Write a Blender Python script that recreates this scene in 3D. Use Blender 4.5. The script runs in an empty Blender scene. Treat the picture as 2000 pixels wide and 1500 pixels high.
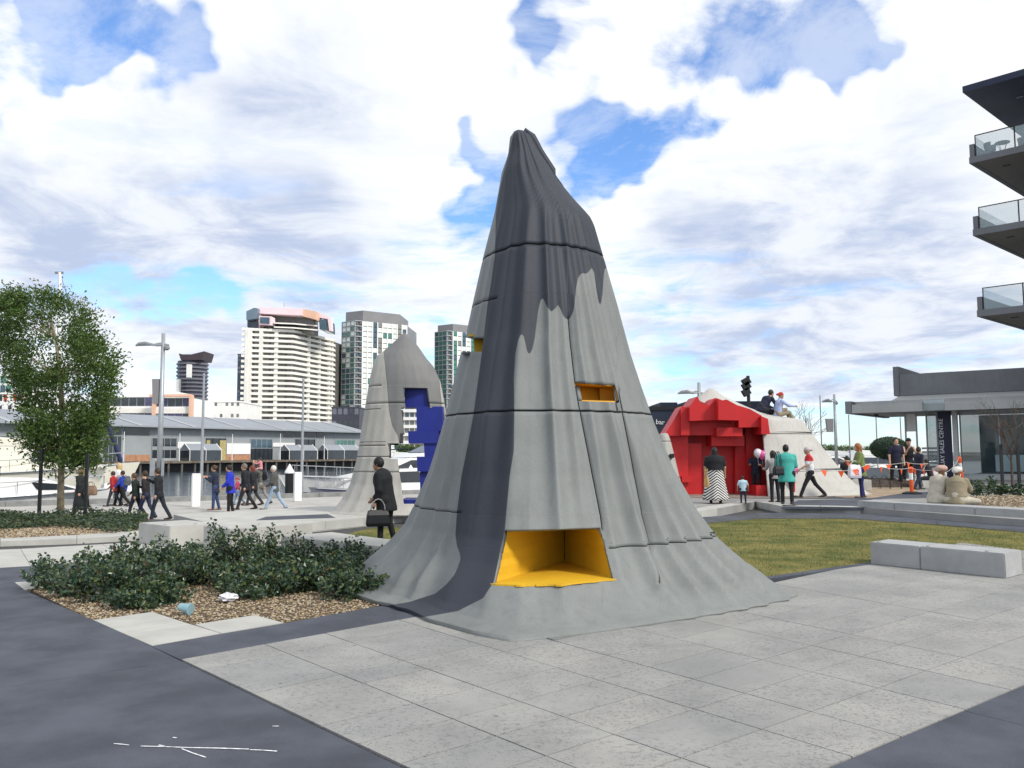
import bpy, bmesh, math, random
import numpy as np
from mathutils import Vector, Matrix

random.seed(7); np.random.seed(7)
R = math.radians
scene = bpy.context.scene
COL = scene.collection

# ------------------------------------------------------------------ camera
EYE = Vector((0.0, 0.0, 1.7))
FPX, PITCH, ROLL = 1640.0, math.atan(136.0/1640.0), R(0.25)
_f = Vector((0, math.cos(PITCH), math.sin(PITCH)))
_u0 = Vector((0, -math.sin(PITCH), math.cos(PITCH)))
_r0 = Vector((1, 0, 0))
_r = _r0*math.cos(ROLL) - _u0*math.sin(ROLL)
_u = _r0*math.sin(ROLL) + _u0*math.cos(ROLL)
cam_d = bpy.data.cameras.new('camera'); cam = bpy.data.objects.new('camera', cam_d); COL.objects.link(cam)
cam.matrix_world = Matrix(((_r.x, _u.x, -_f.x, EYE.x), (_r.y, _u.y, -_f.y, EYE.y), (_r.z, _u.z, -_f.z, EYE.z), (0, 0, 0, 1)))
cam_d.sensor_fit = 'HORIZONTAL'; cam_d.sensor_width = 36.0
cam_d.lens = 36.0*FPX/2000.0
cam_d.clip_start = 0.05; cam_d.clip_end = 9000
scene.camera = cam

def ray(px, py):
    return _f*FPX + _r*(px-1000.0) + _u*(750.0-py)
def P(px, py, Y):                      # the point seen at a pixel, Y metres down the view axis on the ground
    d = ray(px, py); return EYE + d*(Y/d.y)
def G(px, py, z=0.0):                  # the point of a level surface seen at a pixel
    d = ray(px, py); return EYE + d*((z-EYE.z)/d.z)
_M = np.array([[_r.x, _r.y, _r.z], [_u.x, _u.y, _u.z], [_f.x, _f.y, _f.z]])
def project(pts):                      # world points (n,3) to photograph coordinates (n,2)
    q = (np.asarray(pts, float) - np.array(EYE)) @ _M.T
    return np.stack([1000+FPX*q[:, 0]/q[:, 2], 750-FPX*q[:, 1]/q[:, 2]], 1)

# ------------------------------------------------------------------ world and sun
SUN_AZ, SUN_EL = R(128), R(40)        # azimuth clockwise from +Y: behind the camera to the right
sd = bpy.data.lights.new('sun', 'SUN'); sun = bpy.data.objects.new('sun', sd); COL.objects.link(sun)
sun_dir = Vector((math.sin(SUN_AZ)*math.cos(SUN_EL), math.cos(SUN_AZ)*math.cos(SUN_EL), math.sin(SUN_EL)))
sun.rotation_euler = (-sun_dir).to_track_quat('-Z', 'Y').to_euler()
sd.energy = 3.0; sd.angle = R(10); sd.color = (1.0, 0.95, 0.87)
scene.view_settings.view_transform = 'Standard'; scene.view_settings.look = 'None'
scene.view_settings.exposure = 0.0; scene.view_settings.gamma = 1.0
scene.view_settings.use_curve_mapping = False

class NT:                              # tiny node-graph helper
    def __init__(s, tree): s.t = tree; tree.nodes.clear()
    def n(s, typ, **kw):
        nd = s.t.nodes.new(typ)
        for k, v in kw.items(): setattr(nd, k, v)
        return nd
    def put(s, sock, v):
        if v is None: return
        if isinstance(v, bpy.types.NodeSocket): s.t.links.new(v, sock)
        else: sock.default_value = v
    def m(s, op, a, b=None, c=None, clamp=False):
        nd = s.n('ShaderNodeMath', operation=op, use_clamp=clamp)
        for i, v in enumerate((a, b, c)): s.put(nd.inputs[i], v)
        return nd.outputs[0]
    def v(s, op, a, b=None, scale=None):
        nd = s.n('ShaderNodeVectorMath', operation=op)
        s.put(nd.inputs[0], a); s.put(nd.inputs[1], b)
        if scale is not None: s.put(nd.inputs['Scale'], scale)
        return nd.outputs['Value'] if op in ('DISTANCE', 'DOT_PRODUCT', 'LENGTH') else nd.outputs[0]
    def noise(s, vec, scale, detail=4, rough=0.5, dist=0.0, out='Fac'):
        nd = s.n('ShaderNodeTexNoise'); s.put(nd.inputs['Vector'], vec)
        for k, v in (('Scale', scale), ('Detail', detail), ('Roughness', rough), ('Distortion', dist)): s.put(nd.inputs[k], v)
        return nd.outputs[out]
    def voro(s, vec, scale, feature='F1', out='Distance', rnd=1.0):
        nd = s.n('ShaderNodeTexVoronoi', feature=feature); s.put(nd.inputs['Vector'], vec)
        s.put(nd.inputs['Scale'], scale); s.put(nd.inputs['Randomness'], rnd)
        return nd.outputs[out]
    def ramp(s, fac, a, b):            # smooth 0..1 between a and b
        nd = s.n('ShaderNodeMapRange', interpolation_type='SMOOTHSTEP'); s.put(nd.inputs[0], fac)
        s.put(nd.inputs[1], a); s.put(nd.inputs[2], b); return nd.outputs[0]
    def mix(s, fac, a, b, mode='MIX'):
        nd = s.n('ShaderNodeMix', data_type='RGBA', blend_type=mode); s.put(nd.inputs[0], fac)
        s.put(nd.inputs[6], (*a, 1) if isinstance(a, tuple) and len(a) == 3 else a)
        s.put(nd.inputs[7], (*b, 1) if isinstance(b, tuple) and len(b) == 3 else b)
        return nd.outputs[2]

world = bpy.data.worlds.new('World'); scene.world = world; world.use_nodes = True
def build_sky():
    g = NT(world.node_tree)
    sky = g.n('ShaderNodeTexSky', sky_type='NISHITA'); sky.sun_disc = False
    sky.sun_elevation = SUN_EL; sky.sun_rotation = SUN_AZ; sky.altitude = 10; sky.air_density = 1.0; sky.dust_density = 0.35; sky.ozone_density = 1.6
    d = g.n('ShaderNodeTexCoord').outputs['Generated']
    sep = g.n('ShaderNodeSeparateXYZ'); g.put(sep.inputs[0], d)
    zc = g.m('MAXIMUM', sep.outputs[2], 0.0)
    inv = g.m('DIVIDE', 1.0, g.m('ADD', zc, 0.16))
    cb = g.n('ShaderNodeCombineXYZ')
    g.put(cb.inputs[0], g.m('MULTIPLY', sep.outputs[0], inv)); g.put(cb.inputs[1], g.m('MULTIPLY', sep.outputs[1], inv)); g.put(cb.inputs[2], 0.37)
    p = cb.outputs[0]
    warp = g.noise(p, 1.3, 2, 0.5, out='Color')
    pw = g.v('ADD', p, g.v('SCALE', g.v('SUBTRACT', warp, (0.5, 0.5, 0.5)), scale=0.55))
    big = g.noise(pw, 1.15, 7, 0.62)
    fine = g.noise(g.v('ADD', pw, (3.1, 1.7, 0.4)), 4.2, 7, 0.64)
    f = g.m('ADD', g.m('MULTIPLY', big, 0.54), g.m('MULTIPLY', fine, 0.46))
    # wobble the view direction so that the larger cloud banks get ragged borders
    dw = g.v('ADD', d, g.v('SCALE', g.v('SUBTRACT', g.noise(d, 7.0, 3, 0.62, out='Color'), (0.5, 0.5, 0.5)), scale=0.17))
    dn = g.v('NORMALIZE', dw)
    def blobs(lst):
        acc = None
        for (px, py, rad, amp) in lst:
            c = ray(px, py).normalized(); k = 2.0*(1640.0/rad)**2
            e = g.m('EXPONENT', g.m('MULTIPLY_ADD', g.v('DOT_PRODUCT', dn, tuple(c)), k, math.log(amp)-k))
            acc = e if acc is None else g.m('ADD', acc, e)
        return acc
    gaps = blobs([(70, 5, 90, 1), (190, 60, 70, .9), (255, 25, 60, .6), (300, 150, 75, .8), (60, 205, 85, 1), (215, 225, 32, .6), (385, 85, 45, .7), (10, 150, 45, .6),
                  (1085, 55, 75, 1.2), (1065, 140, 40, .7), (1500, 95, 85, 1.1), (1440, 60, 60, .7), (1610, 115, 65, .8), (1695, 55, 55, .8), (1590, 180, 42, .7),
                  (1165, 305, 66, 1.2), (1255, 275, 58, 1), (1330, 215, 36, .7), (895, 375, 62, 1.1), (860, 310, 40, .8), (945, 300, 40, .8), (930, 430, 40, .7), (1960, 10, 60, .8),
                  (160, 530, 60, .6), (260, 545, 75, 1), (400, 570, 70, .9), (560, 580, 60, .5), (1350, 640, 90, .4), (1700, 850, 110, .5)])
    banks = blobs([(850, 130, 200, 1), (640, 60, 120, .7), (480, 300, 190, .9), (150, 330, 180, 1), (750, 440, 160, 1), (1190, 140, 70, .8), (1310, 200, 40, .5),
                   (1870, 150, 170, 1.1), (1500, 380, 200, .8), (1250, 430, 130, .7), (1750, 420, 180, .7), (500, 480, 220, .6), (150, 600, 60, .8), (1500, 20, 60, .6), (280, 110, 30, .7), (200, 150, 40, .6)])
    shade = blobs([(330, 430, 170, .7), (500, 500, 150, .9), (120, 400, 140, .5), (660, 520, 110, .8), (60, 500, 90, .7), (1500, 440, 120, .8), (1720, 555, 150, .9), (1450, 560, 110, .5),
                   (1320, 470, 70, .4), (1800, 250, 130, .5), (560, 120, 110, .55), (640, 190, 110, .6), (480, 190, 80, .5), (1480, 660, 90, .6), (1750, 650, 150, .6), (1300, 720, 130, .4)])
    cov = g.m('ADD', f, g.m('SUBTRACT', g.m('MULTIPLY', banks, 0.22), g.m('MULTIPLY', g.m('MULTIPLY', gaps, 0.33), g.ramp(g.noise(dn, 9.0, 2, 0.6), 0.22, 0.60))))
    mask = g.ramp(cov, 0.33, 0.53)
    veil = g.m('MULTIPLY', g.ramp(fine, 0.34, 0.64), 0.46)
    mask = g.m('MAXIMUM', g.m('MAXIMUM', mask, veil), g.m('MULTIPLY', g.m('SUBTRACT', 1.0, g.ramp(zc, 0.0, 0.10)), 0.34))
    sh = g.m('ADD', g.m('MULTIPLY', g.ramp(g.noise(g.v('ADD', pw, (0.05, 0.16, 0.3)), 1.5, 3, 0.55), 0.46, 0.76), 0.42), g.m('MULTIPLY', shade, 0.88))
    sh = g.m('MULTIPLY', g.m('ADD', sh, g.m('MULTIPLY', g.m('SUBTRACT', fine, 0.5), 0.8)), 1.0, clamp=True)
    mp = g.n('ShaderNodeMapping'); g.put(mp.inputs[0], g.v('ADD', g.v('SCALE', d, scale=0.86), g.v('SCALE', dw, scale=0.14))); mp.inputs['Scale'].default_value = (3.2, 3.2, 19.0)
    streak = g.noise(mp.outputs[0], 1.25, 5, 0.62)
    low = g.m('SUBTRACT', 1.0, g.ramp(zc, 0.10, 0.42))
    mask = g.m('SUBTRACT', mask, g.m('MULTIPLY', g.m('MULTIPLY', g.ramp(streak, 0.50, 0.68), low), 0.85), clamp=True)
    sh = g.m('ADD', sh, g.m('MULTIPLY', g.m('MULTIPLY', g.ramp(streak, 0.58, 0.34), low), 0.55), clamp=True)
    white = (11.9, 12.1, 12.2, 1); grey = (4.9, 6.0, 8.6, 1)
    puff = g.m('ADD', 0.28, g.m('MULTIPLY', g.ramp(g.noise(g.v('ADD', pw, (1.3, 5.2, 0.9)), 3.1, 6, 0.62), 0.36, 0.66), 0.58))
    cloud = g.mix(g.m('MULTIPLY', sh, puff, clamp=True), white, grey)
    blue = g.mix(1.0, sky.outputs[0], (1.55, 2.0, 2.6, 1), 'MULTIPLY')
    col = g.mix(mask, blue, cloud)
    bg = g.n('ShaderNodeBackground'); g.put(bg.inputs[0], col); bg.inputs[1].default_value = 0.092
    out = g.n('ShaderNodeOutputWorld'); g.put(out.inputs[0], bg.outputs[0])
build_sky()
world.cycles.sampling_method = 'NONE'
scene.cycles.max_bounces = 6; scene.cycles.diffuse_bounces = 2; scene.cycles.glossy_bounces = 3; scene.cycles.transparent_max_bounces = 8

# ------------------------------------------------------------------ materials
MATS = {}
def mat(name, col, rough=0.7, var=0.12, scale=6.0, bump=0.0, bscale=60.0, metal=0.0, spec=0.4, speck=0.0, streak=0.0, trans=0.0, coat=0.0, col2=None, alpha=1.0):
    """a painted / mineral / cloth surface: base colour with soft mottling, grain and optional pits or streaks"""
    if name in MATS: return MATS[name]
    m = bpy.data.materials.new(name); m.use_nodes = True; MATS[name] = m
    g = NT(m.node_tree)
    b = g.n('ShaderNodeBsdfPrincipled'); o = g.n('ShaderNodeOutputMaterial'); g.put(o.inputs[0], b.outputs[0])
    co = g.n('ShaderNodeTexCoord').outputs['Object']
    if name.startswith('w_'): co = g.n('ShaderNodeNewGeometry').outputs['Position']
    n1 = g.noise(co, scale, 5, 0.6)
    lo = tuple(c*(1-var) for c in col); hi = tuple(min(1, c*(1+var)) for c in (col2 or col))
    c = g.mix(g.ramp(n1, 0.3, 0.7), lo, hi)
    if speck:
        v = g.voro(co, bscale*0.8); k = g.noise(co, scale*0.9, 3, .5)
        c = g.mix(g.m('MULTIPLY', g.m('SUBTRACT', 1.0, g.ramp(v, 0.10, 0.28)), g.m('MULTIPLY', g.ramp(k, 0.42, 0.62), speck)), c, tuple(x*0.35 for x in col))
    if streak:
        mp = g.n('ShaderNodeMapping'); g.put(mp.inputs[0], co); mp.inputs['Scale'].default_value = (7, 7, 0.35)
        c = g.mix(g.m('MULTIPLY', g.ramp(g.noise(mp.outputs[0], 2.2, 5, .6), 0.45, 0.75), streak), c, tuple(x*0.55 for x in col))
    g.put(b.inputs['Base Color'], c)
    r = g.m('ADD', rough-0.06, g.m('MULTIPLY', g.noise(co, scale*2.3, 3, .5), 0.12)); g.put(b.inputs['Roughness'], r)
    b.inputs['Metallic'].default_value = metal; b.inputs['Specular IOR Level'].default_value = spec
    if trans: b.inputs['Transmission Weight'].default_value = trans
    if coat: b.inputs['Coat Weight'].default_value = coat; b.inputs['Coat Roughness'].default_value = 0.08
    if alpha < 1: b.inputs['Alpha'].default_value = alpha
    if bump:
        bn = g.n('ShaderNodeBump'); bn.inputs['Strength'].default_value = bump; bn.inputs['Distance'].default_value = 0.01
        g.put(bn.inputs['Height'], g.noise(co, bscale, 5, 0.65)); g.put(b.inputs['Normal'], bn.outputs[0])
    return m

# ------------------------------------------------------------------ objects
def tag(o, label=None, cat=None, group=None, kind=None):
    if label: o['label'] = label
    if cat: o['category'] = cat
    if group: o['group'] = group
    if kind: o['kind'] = kind
    return o
def thing(name, label, cat, loc, group=None):
    o = bpy.data.objects.new(name, None); COL.objects.link(o); o.location = loc; o.empty_display_size = 0.3
    return tag(o, label, cat, group)
def world_loc(o):
    v = Vector((0, 0, 0))
    while o is not None: v = v + o.location; o = o.parent
    return v
def new_obj(name, me, parent=None, origin=None):
    o = bpy.data.objects.new(name, me); COL.objects.link(o)
    if parent is not None: o.parent = parent
    return o
def mesh_np(name, V, F, mats, parent=None, smooth=False, mi=None, pivot=None):
    """vertices in world space; stored relative to the parent (or to pivot for a top-level mesh)"""
    V = np.asarray(V, dtype=np.float64).reshape(-1, 3)
    off = np.array(world_loc(parent)) if parent is not None else (np.array(pivot) if pivot is not None else np.zeros(3))
    me = bpy.data.meshes.new(name)
    me.from_pydata((V-off).tolist(), [], F if isinstance(F, list) else F.tolist())
    for m in (mats if isinstance(mats, (list, tuple)) else [mats]): me.materials.append(m)
    if mi is not None: me.polygons.foreach_set('material_index', np.asarray(mi, dtype=np.int32))
    if smooth: me.polygons.foreach_set('use_smooth', np.ones(len(me.polygons), dtype=bool))
    me.update()
    o = new_obj(name, me, parent)
    if parent is None and pivot is not None: o.location = pivot
    return o

class MB:
    """collects world-space faces, builds one mesh object"""
    def __init__(s): s.v = []; s.f = []; s.mi = []
    def add(s, V, F, mi=0):
        n = len(s.v); s.v += [tuple(p) for p in V]
        for f in F: s.f.append([i+n for i in f]); s.mi.append(mi)
        return s
    def box(s, x0, x1, y0, y1, z0, z1, mi=0):
        V = [(x, y, z) for z in (z0, z1) for y in (y0, y1) for x in (x0, x1)]
        return s.add(V, [(0, 2, 3, 1), (4, 5, 7, 6), (0, 1, 5, 4), (2, 6, 7, 3), (0, 4, 6, 2), (1, 3, 7, 5)], mi)
    def obox(s, c, ax, ay, az, mi=0):   # centre and three half-axis vectors
        c, ax, ay, az = Vector(c), Vector(ax), Vector(ay), Vector(az)
        V = [c+ax*i+ay*j+az*k for k in (-1, 1) for j in (-1, 1) for i in (-1, 1)]
        return s.add(V, [(0, 2, 3, 1), (4, 5, 7, 6), (0, 1, 5, 4), (2, 6, 7, 3), (0, 4, 6, 2), (1, 3, 7, 5)], mi)
    def prism(s, poly, d, mi=0):        # polygon (world points) extruded by the vector d
        poly = [Vector(p) for p in poly]; d = Vector(d); n = len(poly)
        V = poly + [p+d for p in poly]
        return s.add(V, [list(range(n))[::-1], list(range(n, 2*n))] + [(i, (i+1) % n, n+(i+1) % n, n+i) for i in range(n)], mi)
    def tube(s, pts, rad, n=8, mi=0, cap=True):
        pts = [Vector(p) for p in pts]; rad = rad if isinstance(rad, (list, tuple)) else [rad]*len(pts)
        rings = []; up = None
        for i, p in enumerate(pts):
            t = (pts[min(i+1, len(pts)-1)]-pts[max(i-1, 0)]).normalized()
            if up is None: up = Vector((0, 0, 1)) if abs(t.z) < 0.9 else Vector((1, 0, 0))
            a = t.cross(up).normalized(); b = a.cross(t).normalized(); up = b
            rings.append([p+(a*math.cos(2*math.pi*k/n)+b*math.sin(2*math.pi*k/n))*rad[i] for k in range(n)])
        V = [q for r in rings for q in r]; F = []
        for i in range(len(pts)-1):
            for k in range(n): F.append((i*n+k, i*n+(k+1) % n, (i+1)*n+(k+1) % n, (i+1)*n+k))
        if cap: F.append(list(range(n))[::-1]); F.append([(len(pts)-1)*n+k for k in range(n)])
        return s.add(V, F, mi)
    def lathe(s, c, prof, n=16, mi=0):  # profile of (radius, z) about a vertical axis
        V = []; F = []
        for (r, z) in prof:
            for k in range(n): V.append((c[0]+r*math.cos(2*math.pi*k/n), c[1]+r*math.sin(2*math.pi*k/n), c[2]+z))
        for i in range(len(prof)-1):
            for k in range(n): F.append((i*n+k, i*n+(k+1) % n, (i+1)*n+(k+1) % n, (i+1)*n+k))
        F.append(list(range(n))[::-1]); F.append([(len(prof)-1)*n+k for k in range(n)])
        return s.add(V, F, mi)
    def build(s, name, mats, parent=None, smooth=False, bevel=0.0, pivot=None, label=None):
        o = mesh_np(name, s.v, s.f, mats, parent, smooth, s.mi, pivot)
        bm = bmesh.new(); bm.from_mesh(o.data)
        bmesh.ops.recalc_face_normals(bm, faces=bm.faces)
        if bevel: bmesh.ops.bevel(bm, geom=[e for e in bm.edges if e.is_manifold and e.calc_face_angle(0) > 0.5], offset=bevel, segments=2, affect='EDGES', clamp_overlap=True)
        bm.to_mesh(o.data); bm.free()
        if label: o['label'] = label
        return o
def struct(o): o['kind'] = 'structure'; return o
def bx(name, m, parent, x0, x1, y0, y1, z0, z1, bevel=0.0): return MB().box(x0, x1, y0, y1, z0, z1).build(name, m, parent, bevel=bevel)
def copy_tree(o, parent=None):
    c = o.copy(); COL.objects.link(c)
    if parent is not None: c.parent = parent
    for ch in list(o.children): copy_tree(ch, c)
    return c

# ================================================================== GROUND
M_water = mat('water', (0.05, 0.075, 0.095), 0.12, 0.2, 0.05, bump=0.9, bscale=1.3, spec=0.6)
M_land = mat('w_land', (0.16, 0.16, 0.16), 0.9, 0.2, 0.6, bump=0.2, bscale=30)
M_prom = mat('w_promenade', (0.40, 0.385, 0.36), 0.85, 0.13, 1.1, bump=0.15, bscale=60, speck=0.4)
M_kerb = mat('w_quay_kerb', (0.23, 0.235, 0.23), 0.85, 0.2, 2.0, bump=0.3, bscale=40)
M_asph = mat('w_asphalt', (0.066, 0.073, 0.093), 0.82, 0.26, 1.5, bump=0.5, bscale=85, speck=.6)
M_conc = mat('w_concrete', (0.43, 0.425, 0.395), 0.82, 0.09, 2.2, bump=0.12, bscale=90, speck=0.15)
M_stone = mat('w_cast_stone', (0.36, 0.365, 0.365), 0.8, 0.10, 2.6, bump=0.2, bscale=120, speck=0.5)
M_soil = mat('w_soil', (0.13, 0.095, 0.06), 0.95, 0.35, 7, bump=0.8, bscale=45)
M_joint = mat('w_joint', (0.06, 0.06, 0.06), 0.95, 0.2, 9)
M_steel = mat('galvanised_steel', (0.36, 0.38, 0.40), 0.45, 0.08, 9, metal=0.4)
M_black = mat('black_paint', (0.012, 0.013, 0.014), 0.5, 0.2, 9)
M_white = mat('white_paint', (0.80, 0.80, 0.79), 0.45, 0.04, 5)

def mat_slab():
    m = bpy.data.materials.new('w_paving_slab'); m.use_nodes = True
    g = NT(m.node_tree); b = g.n('ShaderNodeBsdfPrincipled'); o = g.n('ShaderNodeOutputMaterial'); g.put(o.inputs[0], b.outputs[0])
    co = g.n('ShaderNodeNewGeometry').outputs['Position']; rnd = g.n('ShaderNodeObjectInfo').outputs['Random']
    base = g.mix(g.ramp(g.noise(co, 1.1, 5, .6), .3, .7), (0.255, 0.252, 0.244), (0.34, 0.334, 0.316))
    base = g.mix(1.0, base, g.mix(rnd, (0.92, 0.93, 0.945), (1.04, 1.035, 1.02)), 'MULTIPLY')
    dirty = g.ramp(g.m('ADD', g.noise(co, 0.75, 5, .62), g.m('MULTIPLY', g.m('SUBTRACT', rnd, 0.5), 0.10)), .38, .58)
    pits = g.m('MULTIPLY', g.m('SUBTRACT', 1.0, g.ramp(g.voro(co, 44), .12, .38)), g.ramp(g.noise(co, 7, 4, .6), .36, .56))
    base = g.mix(g.m('MULTIPLY', g.m('MULTIPLY', pits, dirty), 0.8), base, (0.085, 0.088, 0.10))
    mp = g.n('ShaderNodeMapping'); g.put(mp.inputs[0], co); mp.inputs['Rotation'].default_value = (0, 0, R(38)); mp.inputs['Scale'].default_value = (1.0, 3.4, 1)
    sc = g.ramp(g.noise(mp.outputs[0], 1.7, 7, .68, 0.4), .63, .74)
    base = g.mix(g.m('MULTIPLY', sc, 0.42), base, (0.10, 0.104, 0.118))
    base = g.mix(g.m('MULTIPLY', g.m('MULTIPLY', g.ramp(g.noise(co, 24, 5, .7), .50, .66), g.ramp(g.noise(co, .9, 4, .6), .36, .54)), .55), base, (0.10, 0.104, 0.115))
    base = g.mix(g.m('MULTIPLY', g.ramp(g.noise(g.v('ADD', co, (4.3, 1.1, 0)), 2.6, 6, .65), .52, .72), .30), base, (0.15, 0.152, 0.158))
    spots = g.m('SUBTRACT', 1.0, g.ramp(g.voro(g.v('ADD', co, (.7, .2, 0)), 1.9), .025, .04)); base = g.mix(g.m('MULTIPLY', spots, .6), base, (0.05, 0.05, 0.052))
    base = g.mix(g.m('MULTIPLY', g.ramp(g.noise(co, 55, 3, .6), .5, .75), 0.16), base, (0.2, 0.2, 0.21))
    g.put(b.inputs['Base Color'], base); b.inputs['Roughness'].default_value = 0.78; b.inputs['Specular IOR Level'].default_value = 0.35
    bn = g.n('ShaderNodeBump'); bn.inputs['Strength'].default_value = 0.25; bn.inputs['Distance'].default_value = 0.004
    g.put(bn.inputs['Height'], g.noise(co, 130, 4, .7)); g.put(b.inputs['Normal'], bn.outputs[0])
    return m
M_slab = mat_slab()

ZP = -0.5            # promenade level
ZW = -1.6            # water level
ZT = 0.17            # upper terrace level
S_ = 4000.0
water = struct(MB().add([(-S_, -S_, ZW), (S_, -S_, ZW), (S_, S_, ZW), (-S_, S_, ZW)], [(0, 1, 2, 3)]).build('water', M_water))
def quay(x): return 37.0+0.585*(x+22.5)
ground = struct(MB().prism([(-300, quay(-300), -3), (130, quay(130), -3), (700, 200, -3), (700, -400, -3), (-300, -400, -3)], (0, 0, 2.44)).build('ground', M_land))
prom = struct(MB().prism([(-60, quay(-60)-.3, -.56), (46, quay(46)-.3, -.56), (46, 20, -.56), (-60, -20, -.56)], (0, 0, .06)).build('promenade', M_prom))
# quay edging of long kerb stones
for i in range(19):
    x0 = -42+i*4.0; x1 = x0+3.985
    p = [(x0, quay(x0)-.55, ZP), (x1, quay(x1)-.55, ZP), (x1, quay(x1)+.05, ZP), (x0, quay(x0)+.05, ZP)]
    MB().prism([Vector(q)+Vector((0, 0, -.02)) for q in p], (0, 0, .24)).build('kerb_stone', M_kerb, prom, bevel=.015)
plaza = struct(MB().prism([(-60, -25, -.56), (60, -25, -.56), (60, 62, -.56), (26, 52, -.56), (14, 36.5, -.56), (4.5, 34, -.56), (-.4, 26, -.56), (-3.9, 26.5, -.56), (-9.5, 23.2, -.56), (-16, 24.4, -.56), (-60, 30, -.56)], (0, 0, .505)).build('plaza_base', M_joint))

def slab(name, m, poly, parent, ztop, thick=.06, gap=0.006, bevel=0.0):
    poly = [Vector((p[0], p[1], ztop-thick)) for p in poly]; n = len(poly)
    if gap:
        a = sum((poly[i].x*poly[(i+1) % n].y-poly[(i+1) % n].x*poly[i].y) for i in range(n))
        sgn = 1 if a > 0 else -1; q = []
        for i in range(n):
            e0 = (poly[i]-poly[i-1]).normalized(); e1 = (poly[(i+1) % n]-poly[i]).normalized()
            n0 = Vector((-e0.y, e0.x, 0))*sgn; n1 = Vector((-e1.y, e1.x, 0))*sgn
            bis = n0+n1; k = gap/max(0.25, (1+n0.dot(n1)))
            q.append(poly[i]+bis*k)
        poly = q
    return MB().prism(poly, (0, 0, thick)).build(name, m, parent, bevel=bevel)

# ---- paving grid: two families of joints
VA, VB = (3450.0, 725.0), (-825.0, 725.0)
SA = [.182, .1911, .2132, .2226, .2458, .2651, .2877, .3157, .357, .423]
SB = [.478, .398, .351, .3030, .2764, .2440, .2226, .207, .178, .150, .124, .096]
def joint(sa, sb):                     # where an A joint and a B joint cross, on the ground
    # A: y = 725 - sa*(x-3450)   B: y = 725 + sb*(x+825)
    x = (sa*3450-sb*825)/(sa+sb); return G(x, 725+sb*(x+825))
paving = struct(MB().prism([joint(.182, .4785), joint(.182, .09), joint(.4225, .09), joint(.4225, .4785)], (0, 0, .004)).build('plaza_paving', M_joint))
paving.location.z = -.049
for i in range(len(SA)-1):
    for j in range(len(SB)-1):
        if (SA[i] < .2125 and SB[j+1] < .27) or (SB[j+1] < .123 and SA[i] < .2640): continue           # sculpture base and lawn lie there
        if i == 2 and .14 < SB[j] < .27: pass
        poly = [joint(SA[i], SB[j]), joint(SA[i], SB[j+1]), joint(SA[i+1], SB[j+1]), joint(SA[i+1], SB[j])]
        s = slab('paving_slab', M_slab, [(p.x, p.y) for p in poly], paving, .004+random.uniform(-.0008, .0008), gap=.005)
# ---- dark asphalt fields
def px(*pts, z=0.0): return [G(a, b, z) for a, b in pts]
asph = struct(MB().prism(px((-500, 1345), (352, 1290), (787, 1501), (1000, 1603), (1000, 1900), (-700, 1900), z=-.05), (0, 0, .004)).build('asphalt_path', M_joint))
slab('asphalt_panel', M_asph, px((-560, 1430), (352, 1290), (787.5, 1500), (1130, 1665), (1130, 1950), (-560, 1950)), asph, 0, gap=.004)
slab('asphalt_panel', M_asph, px((-560, 1386), (295, 1262), (352, 1290), (-560, 1430)), asph, 0, gap=.003)
slab('asphalt_panel', M_asph, px((-560, 1140), (0, 1109), (97, 1103), (380, 1081), (440, 1089), (100, 1140), (40, 1149), (185, 1212), (295, 1262), (-560, 1386)), asph, -.001, gap=.003)
slab('asphalt_panel', M_asph, px((295, 1262), (430, 1238), (553, 1217.5), (790, 1175), (870, 1170), (890, 1191), (352, 1288.5)), asph, .0005, gap=.003)
asr = struct(MB().prism([joint(.423, .09), joint(.423, .50), joint(.9, .50), joint(.9, .09)], (0, 0, .004)).build('asphalt_path', M_joint)); asr.location.z = -.049
for (b0, b1) in ((.52, .245), (.245, .17), (.17, .09)):
    slab('asphalt_panel', M_asph, [joint(.4232, b0), joint(.4232, b1), joint(.9, b1), joint(.9, b0)], asr, .001, gap=.003)
# light flagstones beside the planting bed
flag = struct(MB().prism(px((-560, 1085), (285, 1059), (470, 1072), (380, 1081), (-560, 1140), z=-.05), (0, 0, .004)).build('flagstone_paving', M_joint))
for a in (((182, 1212), (298, 1196), (362, 1217), (238, 1237)), ((238, 1237), (362, 1217), (432, 1238), (296, 1262)), ((380, 1221), (498, 1202), (553, 1217), (432, 1238)), ((28, 1138), (100, 1134), (118, 1142), (48, 1153))):
    slab('flagstone', M_conc, px(*a), flag, .006, gap=.004)
for a in (((-560, 1098), (40, 1072), (60, 1105.5), (-560, 1139)), ((40, 1072), (200, 1063), (240, 1091), (60, 1105.5)), ((200, 1063), (285, 1058), (470, 1074), (380, 1081), (240, 1091)), ((470, 1066), (560, 1052), (600, 1060), (480, 1076))):
    slab('flagstone', M_conc, px(*a), flag, .002, gap=.004)
# chalk scribbles on the near asphalt
M_chalk = mat('w_chalk', (0.72, 0.73, 0.75), .95, .3, 30)
def chalk(pts, w):
    b = MB()
    for (p, q) in zip(pts[:-1], pts[1:]):
        a, c = G(*p, .0035), G(*q, .0035); t = (c-a).normalized(); nrm = Vector((-t.y, t.x, 0))
        w0 = w*random.uniform(.5, 1); w1 = w*random.uniform(.4, .9)
        b.add([a-nrm*w0, c-nrm*w1, c+nrm*w1, a+nrm*w0], [(0, 1, 2, 3)])
    b.build('chalk_mark', M_chalk, asph)
for seg in (((222, 1452), (240, 1453.5), (252, 1455)), ((275, 1457), (320, 1458), (370, 1460), (430, 1461), (486, 1463)), ((488, 1464), (515, 1465), (541, 1467)), ((310, 1455), (322, 1457)), ((355, 1462), (375, 1470), (402, 1479)), ((338, 1440), (345, 1441)), ((532, 1418), (545, 1418))):
    chalk(seg, .008)

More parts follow.
